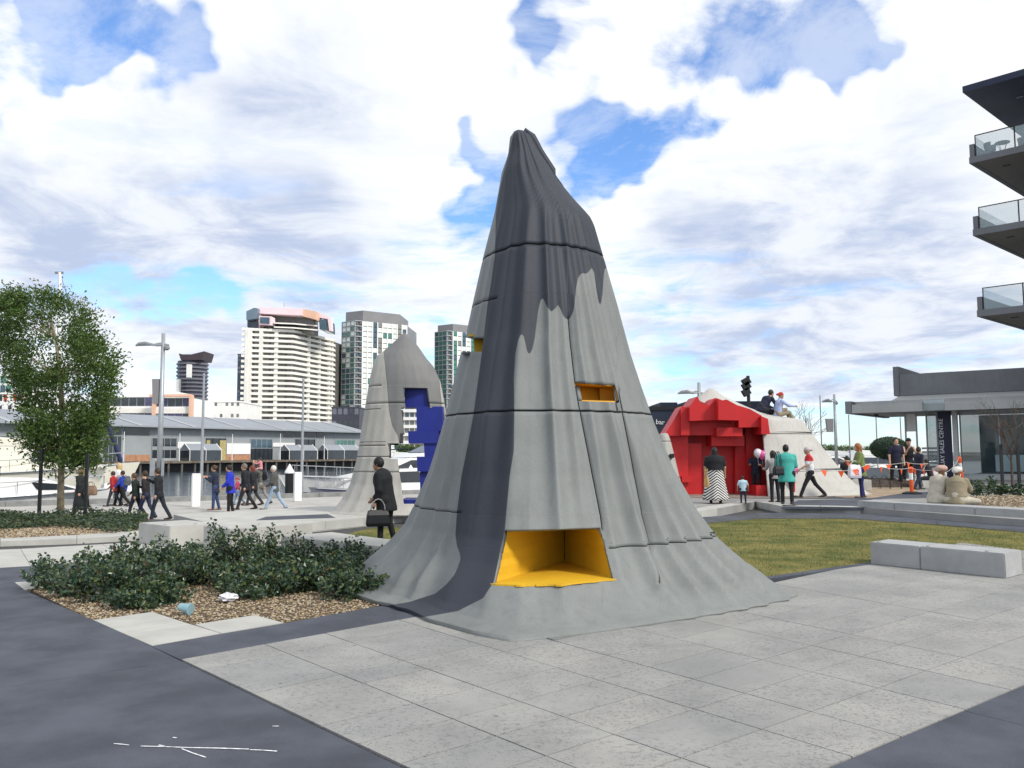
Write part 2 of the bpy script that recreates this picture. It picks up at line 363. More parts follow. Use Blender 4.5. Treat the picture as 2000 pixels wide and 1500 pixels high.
# ---- planting beds (soil under gravel)
BED1 = px((60, 1151), (182, 1211), (298, 1195), (380, 1219), (498, 1201), (553, 1216.5), (790, 1174), (770, 1150), (745, 1090), (480, 1077), (120, 1142))
bed1 = struct(slab('planting_bed', M_soil, BED1, None, -.012, gap=0))
BED2 = [G(-260, 1063), G(0, 1057), G(170, 1049), G(285, 1040), G(285, 1009.5), G(0, 1008), G(-260, 1010)]
bed2 = struct(slab('planting_bed', M_soil, BED2, None, .03, thick=.1, gap=0))
for a in (((-260, 1074), (0, 1063), (0, 1057), (-260, 1063)), ((0, 1063), (150, 1057), (150, 1050), (0, 1057)), ((150, 1057), (285, 1050), (285, 1040), (150, 1050))):
    slab('kerb_stone', M_conc, px(*a), bed2, .055, thick=.12, gap=.004)

# ---- lawn with dark edging
M_lawn = mat('w_lawn', (0.105, 0.128, 0.020), .95, .3, 1.2, bump=.7, bscale=60, col2=(0.155, 0.135, 0.036))
LAWN = px((610, 1060), (720, 1032), (1000, 1021), (1345, 1018), (1480, 1007), (1640, 1008), (2000, 1037), (2500, 1080), (2500, 1200), (1990, 1118), (1730, 1097), (1700, 1098), (1440, 1135), (1200, 1170), (900, 1100), (760, 1070))
lawn = struct(slab('lawn', M_lawn, LAWN, None, -.004, gap=0))
for a in (((1430, 1142), (1568, 1122), (1568, 1117), (1430, 1136.5)), ((1568, 1122), (1702, 1103), (1702, 1098), (1568, 1117))):
    slab('kerb_stone', M_asph, px(*a), lawn, .006, gap=.003)
for a in (((1345, 1025), (1480, 1013), (1480, 1004), (1345, 1012)), ((1480, 1013), (1650, 1013), (1650, 1003), (1480, 1002)), ((1650, 1013), (1830, 1025), (1830, 1010), (1650, 1003)), ((1830, 1025), (2010, 1041), (2010, 1024), (1830, 1010)), ((2010, 1041), (2300, 1066), (2300, 1046), (2010, 1024))):
    slab('kerb_stone', M_asph, px(*a), lawn, .008, gap=.003)
# grass blades
def in_poly(x, y, poly):
    c = np.zeros(x.shape, bool); n = len(poly)
    for i in range(n):
        x0, y0 = poly[i][0], poly[i][1]; x1, y1 = poly[i-1][0], poly[i-1][1]
        k = ((y0 > y) != (y1 > y)) & (x < (x1-x0)*(y-y0)/((y1-y0) if abs(y1-y0) > 1e-9 else 1e-9)+x0); c ^= k
    return c
def blades():
    rng = np.random.default_rng(3); n = 150000
    x = rng.uniform(-6, 11.5, n); y = rng.uniform(9.5, 24, n)
    k = in_poly(x, y, [(p.x, p.y) for p in LAWN]) & ~((x > -3) & (x < 3.1) & (y > 9) & (y < 14.5) & (np.hypot((x-.75)/2.7, (y-11.3)/2.9) < .95))
    x, y = x[k], y[k]; n = len(x); h = rng.uniform(.012, .034, n); a = rng.uniform(0, 6.283, n); w = rng.uniform(.003, .006, n)
    lx = rng.normal(0, .014, n); ly = rng.normal(0, .014, n)
    V = np.empty((n, 3, 3)); c, s = np.cos(a)*w, np.sin(a)*w
    V[:, 0] = np.stack([x-c, y-s, np.full(n, -.006)], 1); V[:, 1] = np.stack([x+c, y+s, np.full(n, -.006)], 1); V[:, 2] = np.stack([x+lx, y+ly, h-.004], 1)
    F = np.arange(n*3).reshape(n, 3)
    m = mat('w_grass_blade', (0.118, 0.15, 0.022), .8, .3, 1.2, col2=(0.175, 0.15, 0.044))
    o = mesh_np('grass', V.reshape(-1, 3), F, m); tag(o, 'short yellow green grass of the lawn', 'grass', kind='stuff')
blades()

# ---- upper terrace on the right, stone platform on the left
M_terr = mat('w_terrace', (0.27, 0.265, 0.255), .85, .12, 1.1, bump=.15, bscale=80)
TERR = px((1338, 1016), (1402, 1005), (1477, 990), (1527, 1000), (1682, 1003), (2010, 1030), (2600, 1075))
TERRP = [(p.x, p.y) for p in TERR] + [(40, 60), (26, 51), (14, 36), (4.6, 33.5), (3.5, 24)]
terrace = struct(slab('terrace', M_terr, TERRP, None, ZT-.004, thick=.4, gap=0))
def edge_blocks(pts, parent, z0, z1, m, w=.35, n=1):
    for (a, b) in zip(pts[:-1], pts[1:]):
        a, b = Vector((a[0], a[1], 0)), Vector((b[0], b[1], 0)); t = (b-a).normalized(); nr = Vector((-t.y, t.x, 0))
        k = max(1, int((b-a).length/1.3+.5))
        for i in range(k):
            p, q = a.lerp(b, i/k)+t*.004, a.lerp(b, (i+1)/k)-t*.004
            MB().prism([(p.x, p.y, z0), (q.x, q.y, z0), (q.x+nr.x*w, q.y+nr.y*w, z0), (p.x+nr.x*w, p.y+nr.y*w, z0)], (0, 0, z1-z0)).build('step_block', m, parent, bevel=.006)
edge_blocks([(p.x-.02, p.y-.03) for p in TERR[:5]], terrace, -.03, ZT+.006, M_conc, .5)
# dark bands and gravel strip on the terrace
slab('asphalt_panel', M_asph, px((1527, 990), (1760, 992), (1700, 975), (1560, 977), z=ZT), terrace, ZT+.004, gap=0)
slab('asphalt_panel', M_asph, px((1240, 972), (1720, 975), (1740, 968), (1245, 966), z=ZT), terrace, ZT+.003, gap=0)
slab('asphalt_panel', M_asph, px((1720, 974), (1860, 972), (1830, 960), (1740, 964), z=ZT), terrace, ZT+.005, gap=0)
platform = struct(slab('stone_platform', M_conc, [(-5.7, 17.5), (-3.6, 20.6), (-.5, 25.3), (-.5, 26.9), (-4, 26.9), (-8.8, 22.0)], None, ZT-.006, thick=.75, gap=0))
edge_blocks([(-5.72, 17.48), (-3.6, 20.57), (-.5, 25.27)], platform, -.04, ZT, M_conc, .5)
slab('asphalt_panel', M_asph, px((500, 1016), (655, 1011), (640, 1004), (520, 1009), z=ZT), platform, ZT+.001, gap=0)

# ================================================================== CONCRETE BENCHES
def block_bench(name, label, quads, z0, z1, m, studs=(), group='cast concrete benches around the plaza'):
    c = sum((Vector((p[0], p[1], 0)) for q in quads for p in q), Vector())/sum(len(q) for q in quads)
    t = thing(name, label, 'bench', (c.x, c.y, z0), group)
    for q in quads:
        s = slab('block', m, q, t, z1, thick=z1-z0, gap=.003, bevel=.012)
    for p in studs:
        MB().lathe((p[0], p[1], z1), [(.028, -.01), (.028, .012), (.02, .016)], 10).build('skate_stud', M_steel, t)
    return t
a, b, c, d = G(1700, 1102), G(1965, 1131), G(1998, 1122), G(1742, 1095)
d = a+(c-b); m1 = a.lerp(b, .40); m2 = d.lerp(c, .40)
n1 = (d-a)*.12
block_bench('concrete_bench', 'free-standing grey concrete bench at the edge of the lawn', [[a, m1, m2, d], [m1, b, c, d.lerp(c, .40)]], 0, .335, M_stone,
            [a.lerp(b, .06)+n1, a.lerp(b, .45)+n1, a.lerp(b, .87)+n1])
uA, uB = Vector((.71, .70, 0)), Vector((-.74, .67, 0))
c1, c2 = Vector((-6.33, 15.66, 0)), Vector((-5.03, 15.06, 0))
block_bench('concrete_bench', 'stepped pale concrete bench behind the shrub bed, beside the ground cover', [[c1, c1+uA*.95, c1+uA*.95+uB*1.3, c1+uB*1.3], [c2, c2+uA*1.7, c2+uA*1.7+uB*.93, c2+uB*.93]], 0, .39, M_conc,
            [c1+uA*.1+uB*.4, c1+uA*.55+uB*.12, c2+uA*.1+uB*.3, c2+uA*.1+uB*.8])
e = px((548, 1047), (648, 1039), (782, 1056), (742, 1067), z=.35)
block_bench('concrete_bench', 'low flat concrete bench between the shrubs and the tall draped sculpture', [[(p.x, p.y) for p in e]], 0, .35, M_conc)
f0, f1 = G(1679, 1002), G(2300, 1046); off = (f1-f0).normalized(); offn = Vector((-off.y, off.x, 0))*.8
ts = [0, .165, .245, .36, .52, .75, 1.0]
tb = block_bench('concrete_bench', 'long low concrete wall bench on which two men in turbans sit',
                 [[f0.lerp(f1, u)-offn*.1, f0.lerp(f1, v)-offn*.1, f0.lerp(f1, v)+offn*(.9), f0.lerp(f1, u)+offn*(.9)] for u, v in ((0, .155), (.155, .45), (.45, .62), (.62, 1))], .13, .345, M_stone)
slab('plinth', M_stone, [f0+offn*.02, f1+offn*.02, f1+offn*.8, f0+offn*.8], tb, .129, thick=.16, gap=0)

# ================================================================== DRAPED SCULPTURES
def mat_drape(name, pale, dark, plain=False):
    """painted fibre-concrete cloth: pale ground, dark poured coat where the paint field is positive"""
    m = bpy.data.materials.new(name); m.use_nodes = True
    g = NT(m.node_tree); b = g.n('ShaderNodeBsdfPrincipled'); o = g.n('ShaderNodeOutputMaterial'); g.put(o.inputs[0], b.outputs[0])
    co = g.n('ShaderNodeNewGeometry').outputs['Position']
    at = g.n('ShaderNodeAttribute', attribute_name='paint') if not plain else g.n('ShaderNodeMath', operation='MULTIPLY'); gv = g.n('ShaderNodeAttribute', attribute_name='groove')
    if plain: at.inputs[0].default_value = -9.0; at.inputs[1].default_value = 1.0
    afac = at.outputs[0] if plain else at.outputs['Fac']
    n = g.ramp(g.noise(co, 1.4, 5, .6), .3, .7); fn = g.ramp(g.noise(co, 130, 3, .6), .35, .65)
    mp = g.n('ShaderNodeMapping'); g.put(mp.inputs[0], co); mp.inputs['Scale'].default_value = (5, 5, .5)
    st = g.ramp(g.noise(mp.outputs[0], 1.7, 5, .6), .45, .75)
    pa = g.mix(n, tuple(c*.92 for c in pale), tuple(c*1.06 for c in pale)); pa = g.mix(g.m('MULTIPLY', st, .38), pa, tuple(c*.6 for c in pale))
    pa = g.mix(g.m('MULTIPLY', g.ramp(g.noise(co, 4.5, 6, .7), .5, .75), .35), pa, tuple(c*.7 for c in pale))
    pa = g.mix(g.m('MULTIPLY', g.ramp(g.noise(co, 70, 3, .7), .35, .65), .38), pa, tuple(c*.7 for c in pale))
    da = g.mix(n, tuple(c*.9 for c in dark), tuple(c*1.1 for c in dark)); da = g.mix(g.m('MULTIPLY', fn, .18), da, tuple(c*1.5 for c in dark))
    da = g.mix(g.m('MULTIPLY', g.ramp(g.noise(co, 60, 3, .7), .4, .65), .25), da, tuple(c*1.8 for c in dark)); da = g.mix(g.m('MULTIPLY', st, .3), da, tuple(c*1.35 for c in dark))
    c = g.mix(g.ramp(afac, -.7, .7), pa, da)
    line = g.m('SUBTRACT', 1.0, g.ramp(g.m('ABSOLUTE', afac), .3, 1.2))
    c = g.mix(g.m('MULTIPLY', line, .55), c, tuple(x*.4 for x in dark))
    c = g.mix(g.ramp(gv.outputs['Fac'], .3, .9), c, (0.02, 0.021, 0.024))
    g.put(b.inputs['Base Color'], c); b.inputs['Roughness'].default_value = .62; b.inputs['Specular IOR Level'].default_value = .35
    bn = g.n('ShaderNodeBump'); bn.inputs['Strength'].default_value = .12; bn.inputs['Distance'].default_value = .004
    g.put(bn.inputs['Height'], g.noise(co, 150, 3, .7)); g.put(b.inputs['Normal'], bn.outputs[0])
    return m

def poly_sd(q, poly):                   # signed distance (positive inside) of points q (n,2) to a polygon
    poly = np.asarray(poly, float); n = len(poly); d = np.full(len(q), 1e9)
    for i in range(n):
        a = poly[i-1]; e = poly[i]-a; w = q-a
        t = np.clip((w@e)/max(e@e, 1e-9), 0, 1); d = np.minimum(d, np.hypot(*(w-t[:, None]*e).T))
    return np.where(in_poly(q[:, 0], q[:, 1], poly), d, -d)

class Drape:
    """a cloth-like shell of revolution fitted to a left and a right profile, with folds, grooves, paint and openings"""
    def __init__(s, name, label, left, right, Yc, z0, nrow, ncol, folds, amp, material, rings=(), seams=(), paint=None, n=1.85, zpow=2.0, depth=1.0, gw_=.006, rot=0.0, kx=1.0, nbase=None):
        L = np.array([tuple(P(a, b, Yc)) for a, b in left]); Rr = np.array([tuple(P(a, b, Yc)) for a, b in right])
        L = L[np.argsort(L[:, 2])]; Rr = Rr[np.argsort(Rr[:, 2])]
        s.ztop = min(L[-1, 2], Rr[-1, 2]); s.z0 = z0; s.Yc = Yc; s.mat = material
        s.XL = lambda z: np.interp(z, L[:, 2], L[:, 0]); s.XR = lambda z: np.interp(z, Rr[:, 2], Rr[:, 0])
        t = np.linspace(0, 1, nrow); zs = list(z0+(s.ztop-z0)*(t**zpow))
        kz = np.zeros(len(zs)); rows = [(z, 0) for z in zs]; s.ringz = []
        for k, (zr, th0, th1, *w_) in enumerate(rings):
            w_ = w_[0] if w_ else gw_
            rows = [r for r in rows if abs(r[0]-zr) > .016]+[(zr-w_-.002, 0), (zr-w_, k+1), (zr+w_, k+1), (zr+w_+.002, 0)]
        rows.sort(); z = np.array([r[0] for r in rows]); rk = np.array([r[1] for r in rows])
        s.z = z
        th = np.linspace(-math.pi, math.pi, ncol, endpoint=False)
        # denser towards the viewer
        th = th-0.42*np.sin(th)
        TH = np.tile(th, (len(z), 1)); groove = np.zeros(TH.shape)
        def base(TH):
            hw = (s.XR(z)-s.XL(z))/2; xc = (s.XR(z)+s.XL(z))/2
            sn, cs = np.sin(TH-R(rot)), np.cos(TH-R(rot))
            hh = ((z-z0)/(s.ztop-z0))[:, None]; nn = n if nbase is None else nbase+(n-nbase)*np.clip(hh/.3, 0, 1)**.8
            r = kx*(np.abs(sn)**nn+np.abs(cs)**nn)**(-1/nn)
            return hw[:, None], xc[:, None], r
        def shape(TH):
            hw, xc, r = base(TH); h = ((z-z0)/(s.ztop-z0))[:, None]
            f = np.zeros(TH.shape)
            for (tb, tt, wd, ab, am, atp) in folds:
                c = R(tb)+(R(tt)-R(tb))*h; d = (TH-c+math.pi) % (2*math.pi)-math.pi
                a = np.where(h < .35, ab+(am-ab)*(h/.35), am+(atp-am)*((h-.35)/.65))
                if ab >= 0: a = a*np.minimum(1, .2+(z-z0)/.34)[:, None]
                f += a*np.exp(-np.abs(d/R(wd)*(1+0*h))**1.6)
            return r*(1+amp*(f-.45))
        def place(TH):
            hw, xc, r = base(TH)
            eL, eR = shape(np.full((len(z), 1), -math.pi/2)), shape(np.full((len(z), 1), math.pi/2)); w = (np.sin(TH)+1)/2
            k = shape(TH)/(eL*(1-w)+eR*w)
            x = xc+hw*np.sin(TH)*k; y = Yc-hw*depth*np.cos(TH)*k
            return np.stack([x, y, np.broadcast_to(z[:, None], TH.shape)], -1)
        # vertical seams: columns follow the seam line, the mesh is stretched between them
        cols = []
        if seams:
            V = place(TH); pr = project(V.reshape(-1, 3)).reshape(*TH.shape, 2)
            anchors = []
            for line in seams:
                line = np.array(line, float); o = np.argsort(line[:, 1]); ly, lx = line[o, 1], line[o, 0]
                ths = np.empty(len(z)); front = np.abs(th) < 1.5
                for i in range(len(z)):
                    q = pr[i][front]; d = q[:, 0]-np.interp(q[:, 1], ly, lx); k = np.argmin(np.abs(d)); ths[i] = th[front][k]
                    kk = np.where(np.sign(d[:-1]) != np.sign(d[1:]))[0]
                    if len(kk): j = kk[0]; u = d[j]/(d[j]-d[j+1]); ths[i] = th[front][j]*(1-u)+th[front][j+1]*u
                ths = np.convolve(np.pad(ths, 4, mode='edge'), np.ones(9)/9, 'valid')
                zz = np.array([P(a, b, Yc-1).z for a, b in zip(lx, ly)]); anchors.append((ths, zz.min(), zz.max()))
            anchors.sort(key=lambda a: a[0][len(z)//3])
            base_c = [int(np.argmin(np.abs(th-a[0].mean()))) for a in anchors]
            src = [th[0]]+[th[c] for c in base_c]+[th[-1]]
            for i in range(len(z)):
                dst = [th[0]]+[a[0][i] for a in anchors]+[th[-1]]; TH[i] = np.interp(th, src, dst)
            hw = (s.XR(z)-s.XL(z))/2
            for c, a in zip(base_c, anchors):
                half = .0045/np.maximum(hw, .3)
                on = (z > a[1]-.02) & (z < a[2]+.02)
                TH[:, c] = a[0]-half; TH[:, c+1] = a[0]+half
                TH[:, c-1] = a[0]-half*1.5; TH[:, c+2] = a[0]+half*1.5
                groove[on, c] = 1; groove[on, c+1] = 1; cols.append(c)
        V = place(TH)
        for k, (zr, th0, th1, *w_) in enumerate(rings):
            rr = rk == k+1; m = rr[:, None] & (TH > R(th0)) & (TH < R(th1)); groove[m] = 1
        cen = np.stack([((s.XR(z)+s.XL(z))/2)[:, None]+0*TH, np.full(TH.shape, Yc), V[..., 2]], -1)
        dirv = cen-V; dirv /= np.maximum(np.linalg.norm(dirv, axis=-1, keepdims=True), 1e-6)
        V = V+dirv*(groove*.014)[..., None]
        s.V, s.TH, s.groove = V, TH, groove
        nr, nc = TH.shape
        pp = project(V.reshape(-1, 3))
        s.px = pp.reshape(nr, nc, 2)
        if paint is not None:
            sd = poly_sd(pp, paint); sd = np.where(np.abs(TH.reshape(-1)) < R(118), sd, -9)
        else: sd = np.full(len(pp), -9.0)
        s.paint = np.clip(sd, -9, 9)
        # panels by ring and seam
        s.thing = thing(name, label, 'sculpture', (float((s.XL(z0)+s.XR(z0))/2), Yc, z0))
        rr = [i for i in range(1, nr) if rk[i] and rk[i] == rk[i-1]]
        s.bands = [0]+rr+[nr-1]; s.cuts = [0]+[c+1 for c in cols]+[nc]
        s.panels = []
        for bi in range(len(s.bands)-1):
            for ci in range(len(s.cuts)-1):
                s.panels.append((s.bands[bi], s.bands[bi+1], s.cuts[ci], s.cuts[ci+1], bi == len(s.bands)-2))
        s.holes = []
    def surf(s, px_, py_, front=True):
        q = s.px.reshape(-1, 2); f = (np.abs(s.TH.reshape(-1)) < 1.6)
        d = np.hypot(q[:, 0]-px_, q[:, 1]-py_)+(~f)*1e6
        return Vector(s.V.reshape(-1, 3)[int(np.argmin(d))])
    def cut(s, quad, through=False, floor=None): s.holes.append((quad, through, floor))
    def build(s, thick=.05):
        nr, nc = s.TH.shape
        for (r0, r1, c0, c1, top) in s.panels:
            ri = np.arange(r0, r1+1); ci = np.arange(c0, c1+1) % nc
            Vp = s.V[np.ix_(ri, ci)].reshape(-1, 3); pa = s.paint.reshape(nr, nc)[np.ix_(ri, ci)].reshape(-1); gr = s.groove[np.ix_(ri, ci)].reshape(-1)
            w = len(ci); F = []
            idx = np.arange(len(ri)*w).reshape(len(ri), w)
            F = np.stack([idx[:-1, :-1], idx[:-1, 1:], idx[1:, 1:], idx[1:, :-1]], -1).reshape(-1, 4).tolist()
            bm = bmesh.new(); lp = bm.verts.layers.float.new('paint'); lg = bm.verts.layers.float.new('groove')
            vs = [bm.verts.new(p) for p in Vp]
            for v, a, b in zip(vs, pa, gr): v[lp] = a; v[lg] = b
            for f in F: bm.faces.new([vs[k] for k in f])
            if top and c0 == 0 and c1 == nc or top:
                ring = [vs[k] for k in idx[-1]]
                cv = bm.verts.new(sum((v.co for v in ring), Vector())/len(ring)+Vector((0, 0, .004))); cv[lp] = ring[len(ring)//2][lp]
                for a, b in zip(ring[:-1], ring[1:]): bm.faces.new((a, b, cv))
            bmesh.ops.remove_doubles(bm, verts=bm.verts, dist=1e-5)
            for quad, through, floor in s.holes:
                pl = []
                c2 = sum((Vector(q) for q in quad), Vector((0, 0)))/len(quad)
                mid = ray(c2.x, c2.y)
                for i in range(len(quad)):
                    a, b = ray(*quad[i-1]), ray(*quad[i]); nrm = a.cross(b).normalized()
                    if nrm.dot(mid) < 0: nrm = -nrm
                    pl.append((EYE, nrm))
                if floor is not None: pl.append((Vector((0, 0, floor)), Vector((0, 0, 1))))
                def near(f):
                    c = f.calc_center_median()
                    return (through or c.y < s.Yc) and all((c-po).dot(nm) > -.12 for po, nm in pl)
                for po, nm in pl:
                    fs = [f for f in bm.faces if near(f)]
                    if not fs: break
                    ge = set(fs)
                    for f in fs: ge.update(f.edges); ge.update(f.verts)
                    bmesh.ops.bisect_plane(bm, geom=list(ge), plane_co=po, plane_no=nm, dist=1e-5)
                dead = []
                for f in bm.faces:
                    c = f.calc_center_median()
                    if (through or c.y < s.Yc) and all((c-po).dot(nm) > 0 for po, nm in pl): dead.append(f)
                if dead: bmesh.ops.delete(bm, geom=dead, context='FACES')
            if not bm.faces: bm.free(); continue
            bmesh.ops.recalc_face_normals(bm, faces=bm.faces)
            # outward normals
            f0 = bm.faces[:] and max(bm.faces, key=lambda f: f.calc_area()); c = f0.calc_center_median()
            if f0.normal.dot(c-Vector((float((s.XL(c.z)+s.XR(c.z))/2), s.Yc, c.z))) < 0: bmesh.ops.reverse_faces(bm, faces=bm.faces)
            off = world_loc(s.thing)
            for v in bm.verts: v.co -= off
            bm.verts.index_update(); seen = set(); isl = []
            for f0 in bm.faces:
                if f0 in seen: continue
                st_ = [f0]; seen.add(f0); cur = []
                while st_:
                    f = st_.pop(); cur.append(f)
                    for e in f.edges:
                        for q in e.link_faces:
                            if q not in seen: seen.add(q); st_.append(q)
                isl.append(cur)
            isl.sort(key=len)
            tiny = [f for c in isl[:-1] if len(c) < 12 for f in c]
            if tiny: bmesh.ops.delete(bm, geom=tiny, context='FACES')
            for cur in [c for c in isl[:-1] if len(c) >= 12]:
                keep = set(cur); b2 = bm.copy(); b2.faces.ensure_lookup_table(); bm.faces.index_update(); ki = {f.index for f in cur}
                bmesh.ops.delete(b2, geom=[f for f in b2.faces if f.index not in ki], context='FACES')
                me = bpy.data.meshes.new('panel'); b2.to_mesh(me); b2.free(); me.polygons.foreach_set('use_smooth', np.ones(len(me.polygons), bool)); me.materials.append(s.mat)
                o = new_obj('panel', me, s.thing); md = o.modifiers.new('shell', 'SOLIDIFY'); md.thickness = thick; md.offset = -1
                bmesh.ops.delete(bm, geom=cur, context='FACES')
            me = bpy.data.meshes.new('panel'); bm.to_mesh(me); bm.free()
            me.polygons.foreach_set('use_smooth', np.ones(len(me.polygons), bool)); me.materials.append(s.mat)
            o = new_obj('panel', me, s.thing)
            if thick:
                md = o.modifiers.new('shell', 'SOLIDIFY'); md.thickness = thick; md.offset = -1
        return s.thing

def yellow(name, c): return mat(name, c, .62, .07, 2.0, bump=.08, bscale=120, streak=.12)
M_yel = yellow('yellow_lining', (0.66, 0.385, 0.017))
PALE, DARKP = (0.208, 0.220, 0.215), (0.030, 0.035, 0.047)
M_dr1 = mat_drape('drape_tall', PALE, DARKP)
left1 = [(1003, 258), (997, 263), (993, 301), (981, 335), (968, 412), (947, 495), (924, 599), (911, 662), (903, 688), (873, 811), (844, 921), (819, 991), (803, 1029), (774, 1066), (748, 1091), (728, 1112), (712, 1128), (695, 1140), (660, 1149)]
right1 = [(1026, 258), (1039, 268), (1054, 298), (1091, 357), (1122, 396), (1149, 426), (1157, 442), (1175, 507), (1180, 525), (1201, 602), (1224, 694), (1243, 756), (1266, 826), (1299, 921), (1332, 995), (1361, 1047), (1397, 1088), (1425, 1112), (1452, 1130), (1474, 1142), (1494, 1149)]
dark1 = [(1008, 240), (1003, 262), (994, 301), (985, 335), (974, 380), (969, 412), (968, 470), (967, 500), (960, 550), (953, 593), (941, 694), (925, 811), (914, 870), (902, 929), (893, 1000), (890, 1045), (893, 1066), (899, 1082), (900, 1092), (893, 1112), (887, 1124), (872, 1142), (850, 1160), (800, 1176), (560, 1218), (300, 1262), (356, 1288), (894, 1193), (943, 1168), (964, 1136), (985, 1037), (995, 929), (1003, 880), (1004, 800), (1003, 740), (1006, 690), (1012, 662), (1018, 651), (1023, 655), (1027, 672), (1030, 687), (1034, 691), (1039, 683), (1044, 660), (1050, 610), (1054, 590), (1058, 581), (1062, 584), (1068, 598), (1077, 608), (1084, 602), (1090, 595), (1095, 603), (1101, 618), (1109, 624), (1116, 618), (1121, 600), (1125, 560), (1129, 540), (1136, 533), (1146, 534), (1151, 528), (1156, 522), (1161, 532), (1166, 570), (1170, 592), (1173, 595), (1176, 575), (1179, 535), (1181, 524), (1260, 500), (1200, 400), (1080, 260)]
zr = lambda y, x=1100, Y=10.6: P(x, y, Y).z
folds1 = [(-55, -55, 22, -1.2, 0, 0), (-84, -78, 8, 1.3, .5, .1), (-66, -60, 5, 1.3, 1.0, .1), (-54, -48, 4, 1.5, .3, .0), (-34, -30, 7, 1.0, 1.9, 1.0), (-19, -15, 5.5, .7, 1.5, 1.5), (1, 1, 3.2, .6, 1.5, 1.2), (11, 12, 4, .1, .8, .4),
          (22, 21, 4, .6, 1.5, 1.6), (36, 34, 4, 1.5, 1.5, .5), (47, 46, 3.4, 2.0, 1.3, .5), (56, 57, 3.4, 2.8, .5, .1), (64, 66, 3, 3.0, 1.0, .1), (73, 75, 3, 3.0, .3, .1), (82, 83, 4, 2.6, .7, .0), (93, 91, 5, 1.4, .5, .1),
          (112, 110, 8, 1.4, .6, .3), (136, 133, 8, 1.4, .7, .3), (158, 157, 8, 1.3, .5, .3), (-172, -172, 9, 1.3, .7, .2), (-145, -142, 8, 1.3, .6, .3), (-120, -116, 7, 1.4, .6, .2), (-102, -98, 6, 1.6, .5, .1)]
s1 = Drape('draped_sculpture', 'tall pointed grey sculpture like draped cloth with dark poured top and yellow niche', left1, right1, 10.6, 0.006, 190, 420, folds1, .06, M_dr1,
           rings=[(zr(506), -180, 180), (zr(599), -180, -44, .004), (zr(812), -180, 180), (zr(1044), 20, 180, .0035), (zr(990), -180, -48, .0035)],
           seams=[[(1108, 615), (1112, 650), (1122, 745), (1132, 800), (1176, 1024)], [(1205, 745), (1213, 790), (1255, 1010), (1276, 1090), (1288, 1120)]],
           paint=dark1, zpow=2.2, n=1.52, gw_=.0085, rot=-10, kx=1.0, nbase=1.17)
zf = s1.surf(966, 1139).z*.5+s1.surf(1198, 1136).z*.5
s1.cut([(985, 1036), (1172, 1031), (1214, 1195), (954, 1195)], floor=zf)
s1.cut([(1122, 746), (1201, 752), (1210, 786), (1130, 783)])
s1.cut([(860, 658), (945, 660), (941, 687), (850, 687)], through=True)
t1 = s1.build(.05)
# yellow corner niche: two walls, a floor with a ragged front lip, a ceiling
TL, TR, BL, BR = s1.surf(985, 1036), s1.surf(1172, 1032), s1.surf(966, 1139), s1.surf(1198, 1136)
bk = P(1103, 1110, 10.35); zc = TL.z*.5+TR.z*.5+.012
def wall_panel(name, m, pts, thick, parent):
    a, b, c = Vector(pts[0]), Vector(pts[1]), Vector(pts[2]); nrm = (b-a).cross(c-a).normalized()
    if nrm.y < 0: nrm = -nrm
    return MB().prism(pts, nrm*thick).build(name, m, parent)
def niche_wall(edge, side):
    pts = [s1.surf(x_, y_) for x_, y_ in edge]; V = []
    zz = [zc+.0]+[p.z for p in pts[1:-1]]+[zf-.02]
    for p, z_ in zip(pts, zz): V += [(p.x+side*.004, p.y+.028, min(z_, p.z-.003) if z_ != zf-.02 else z_), (bk.x+side*.004, bk.y, z_)]
    n_ = len(pts); o = MB().add(V, [(2*i, 2*i+1, 2*i+3, 2*i+2) for i in range(n_-1)]).build('niche_wall', M_yel, t1)
    md = o.modifiers.new('shell', 'SOLIDIFY'); md.thickness = .02; md.offset = -1 if side < 0 else 1
niche_wall([(985-21*u, 1036+106*u) for u in np.linspace(0, 1, 8)], -1)
niche_wall([(1172+27*u, 1032+107*u) for u in np.linspace(0, 1, 8)], 1)
MB().prism([(TL.x+.02, TL.y+.05, zc), (s1.surf(1080, 1036).x, s1.surf(1080, 1036).y+.06, zc), (TR.x-.02, TR.y+.05, zc), (bk.x, bk.y-.01, zc)], (0, 0, .03)).build('niche_ceiling', M_yel, t1)
fr = []
row = int(np.argmin(np.abs(s1.z-zf))); c_ = [s1.V[row, j] for j in range(s1.TH.shape[1]) if abs(s1.TH[row, j]) < 1.3]
for p in c_:
    x_ = project([p])[0][0]
    if 958 < x_ < 1206: fr.append(Vector(p))
jag = [0, .01, .012, .03, .02, .045, .035, .055, .04, .05, .03, .035, .012, .015, .0]
fl = []
for i, p in enumerate(fr):
    u = i/(len(fr)-1)*(len(jag)-1); j = int(round(u)); out = Vector((p.x-.6, p.y-10.6, 0)).normalized(); fl.append(p+out*(.006+jag[j]*.7))
MB().prism([(p.x, p.y, zf-.012) for p in fl]+[(BR.x+.02, BR.y+.3, zf-.012), (bk.x, bk.y+.05, zf-.012), (BL.x-.02, BL.y+.3, zf-.012)], (0, 0, .018)).build('niche_floor', M_yel, t1)
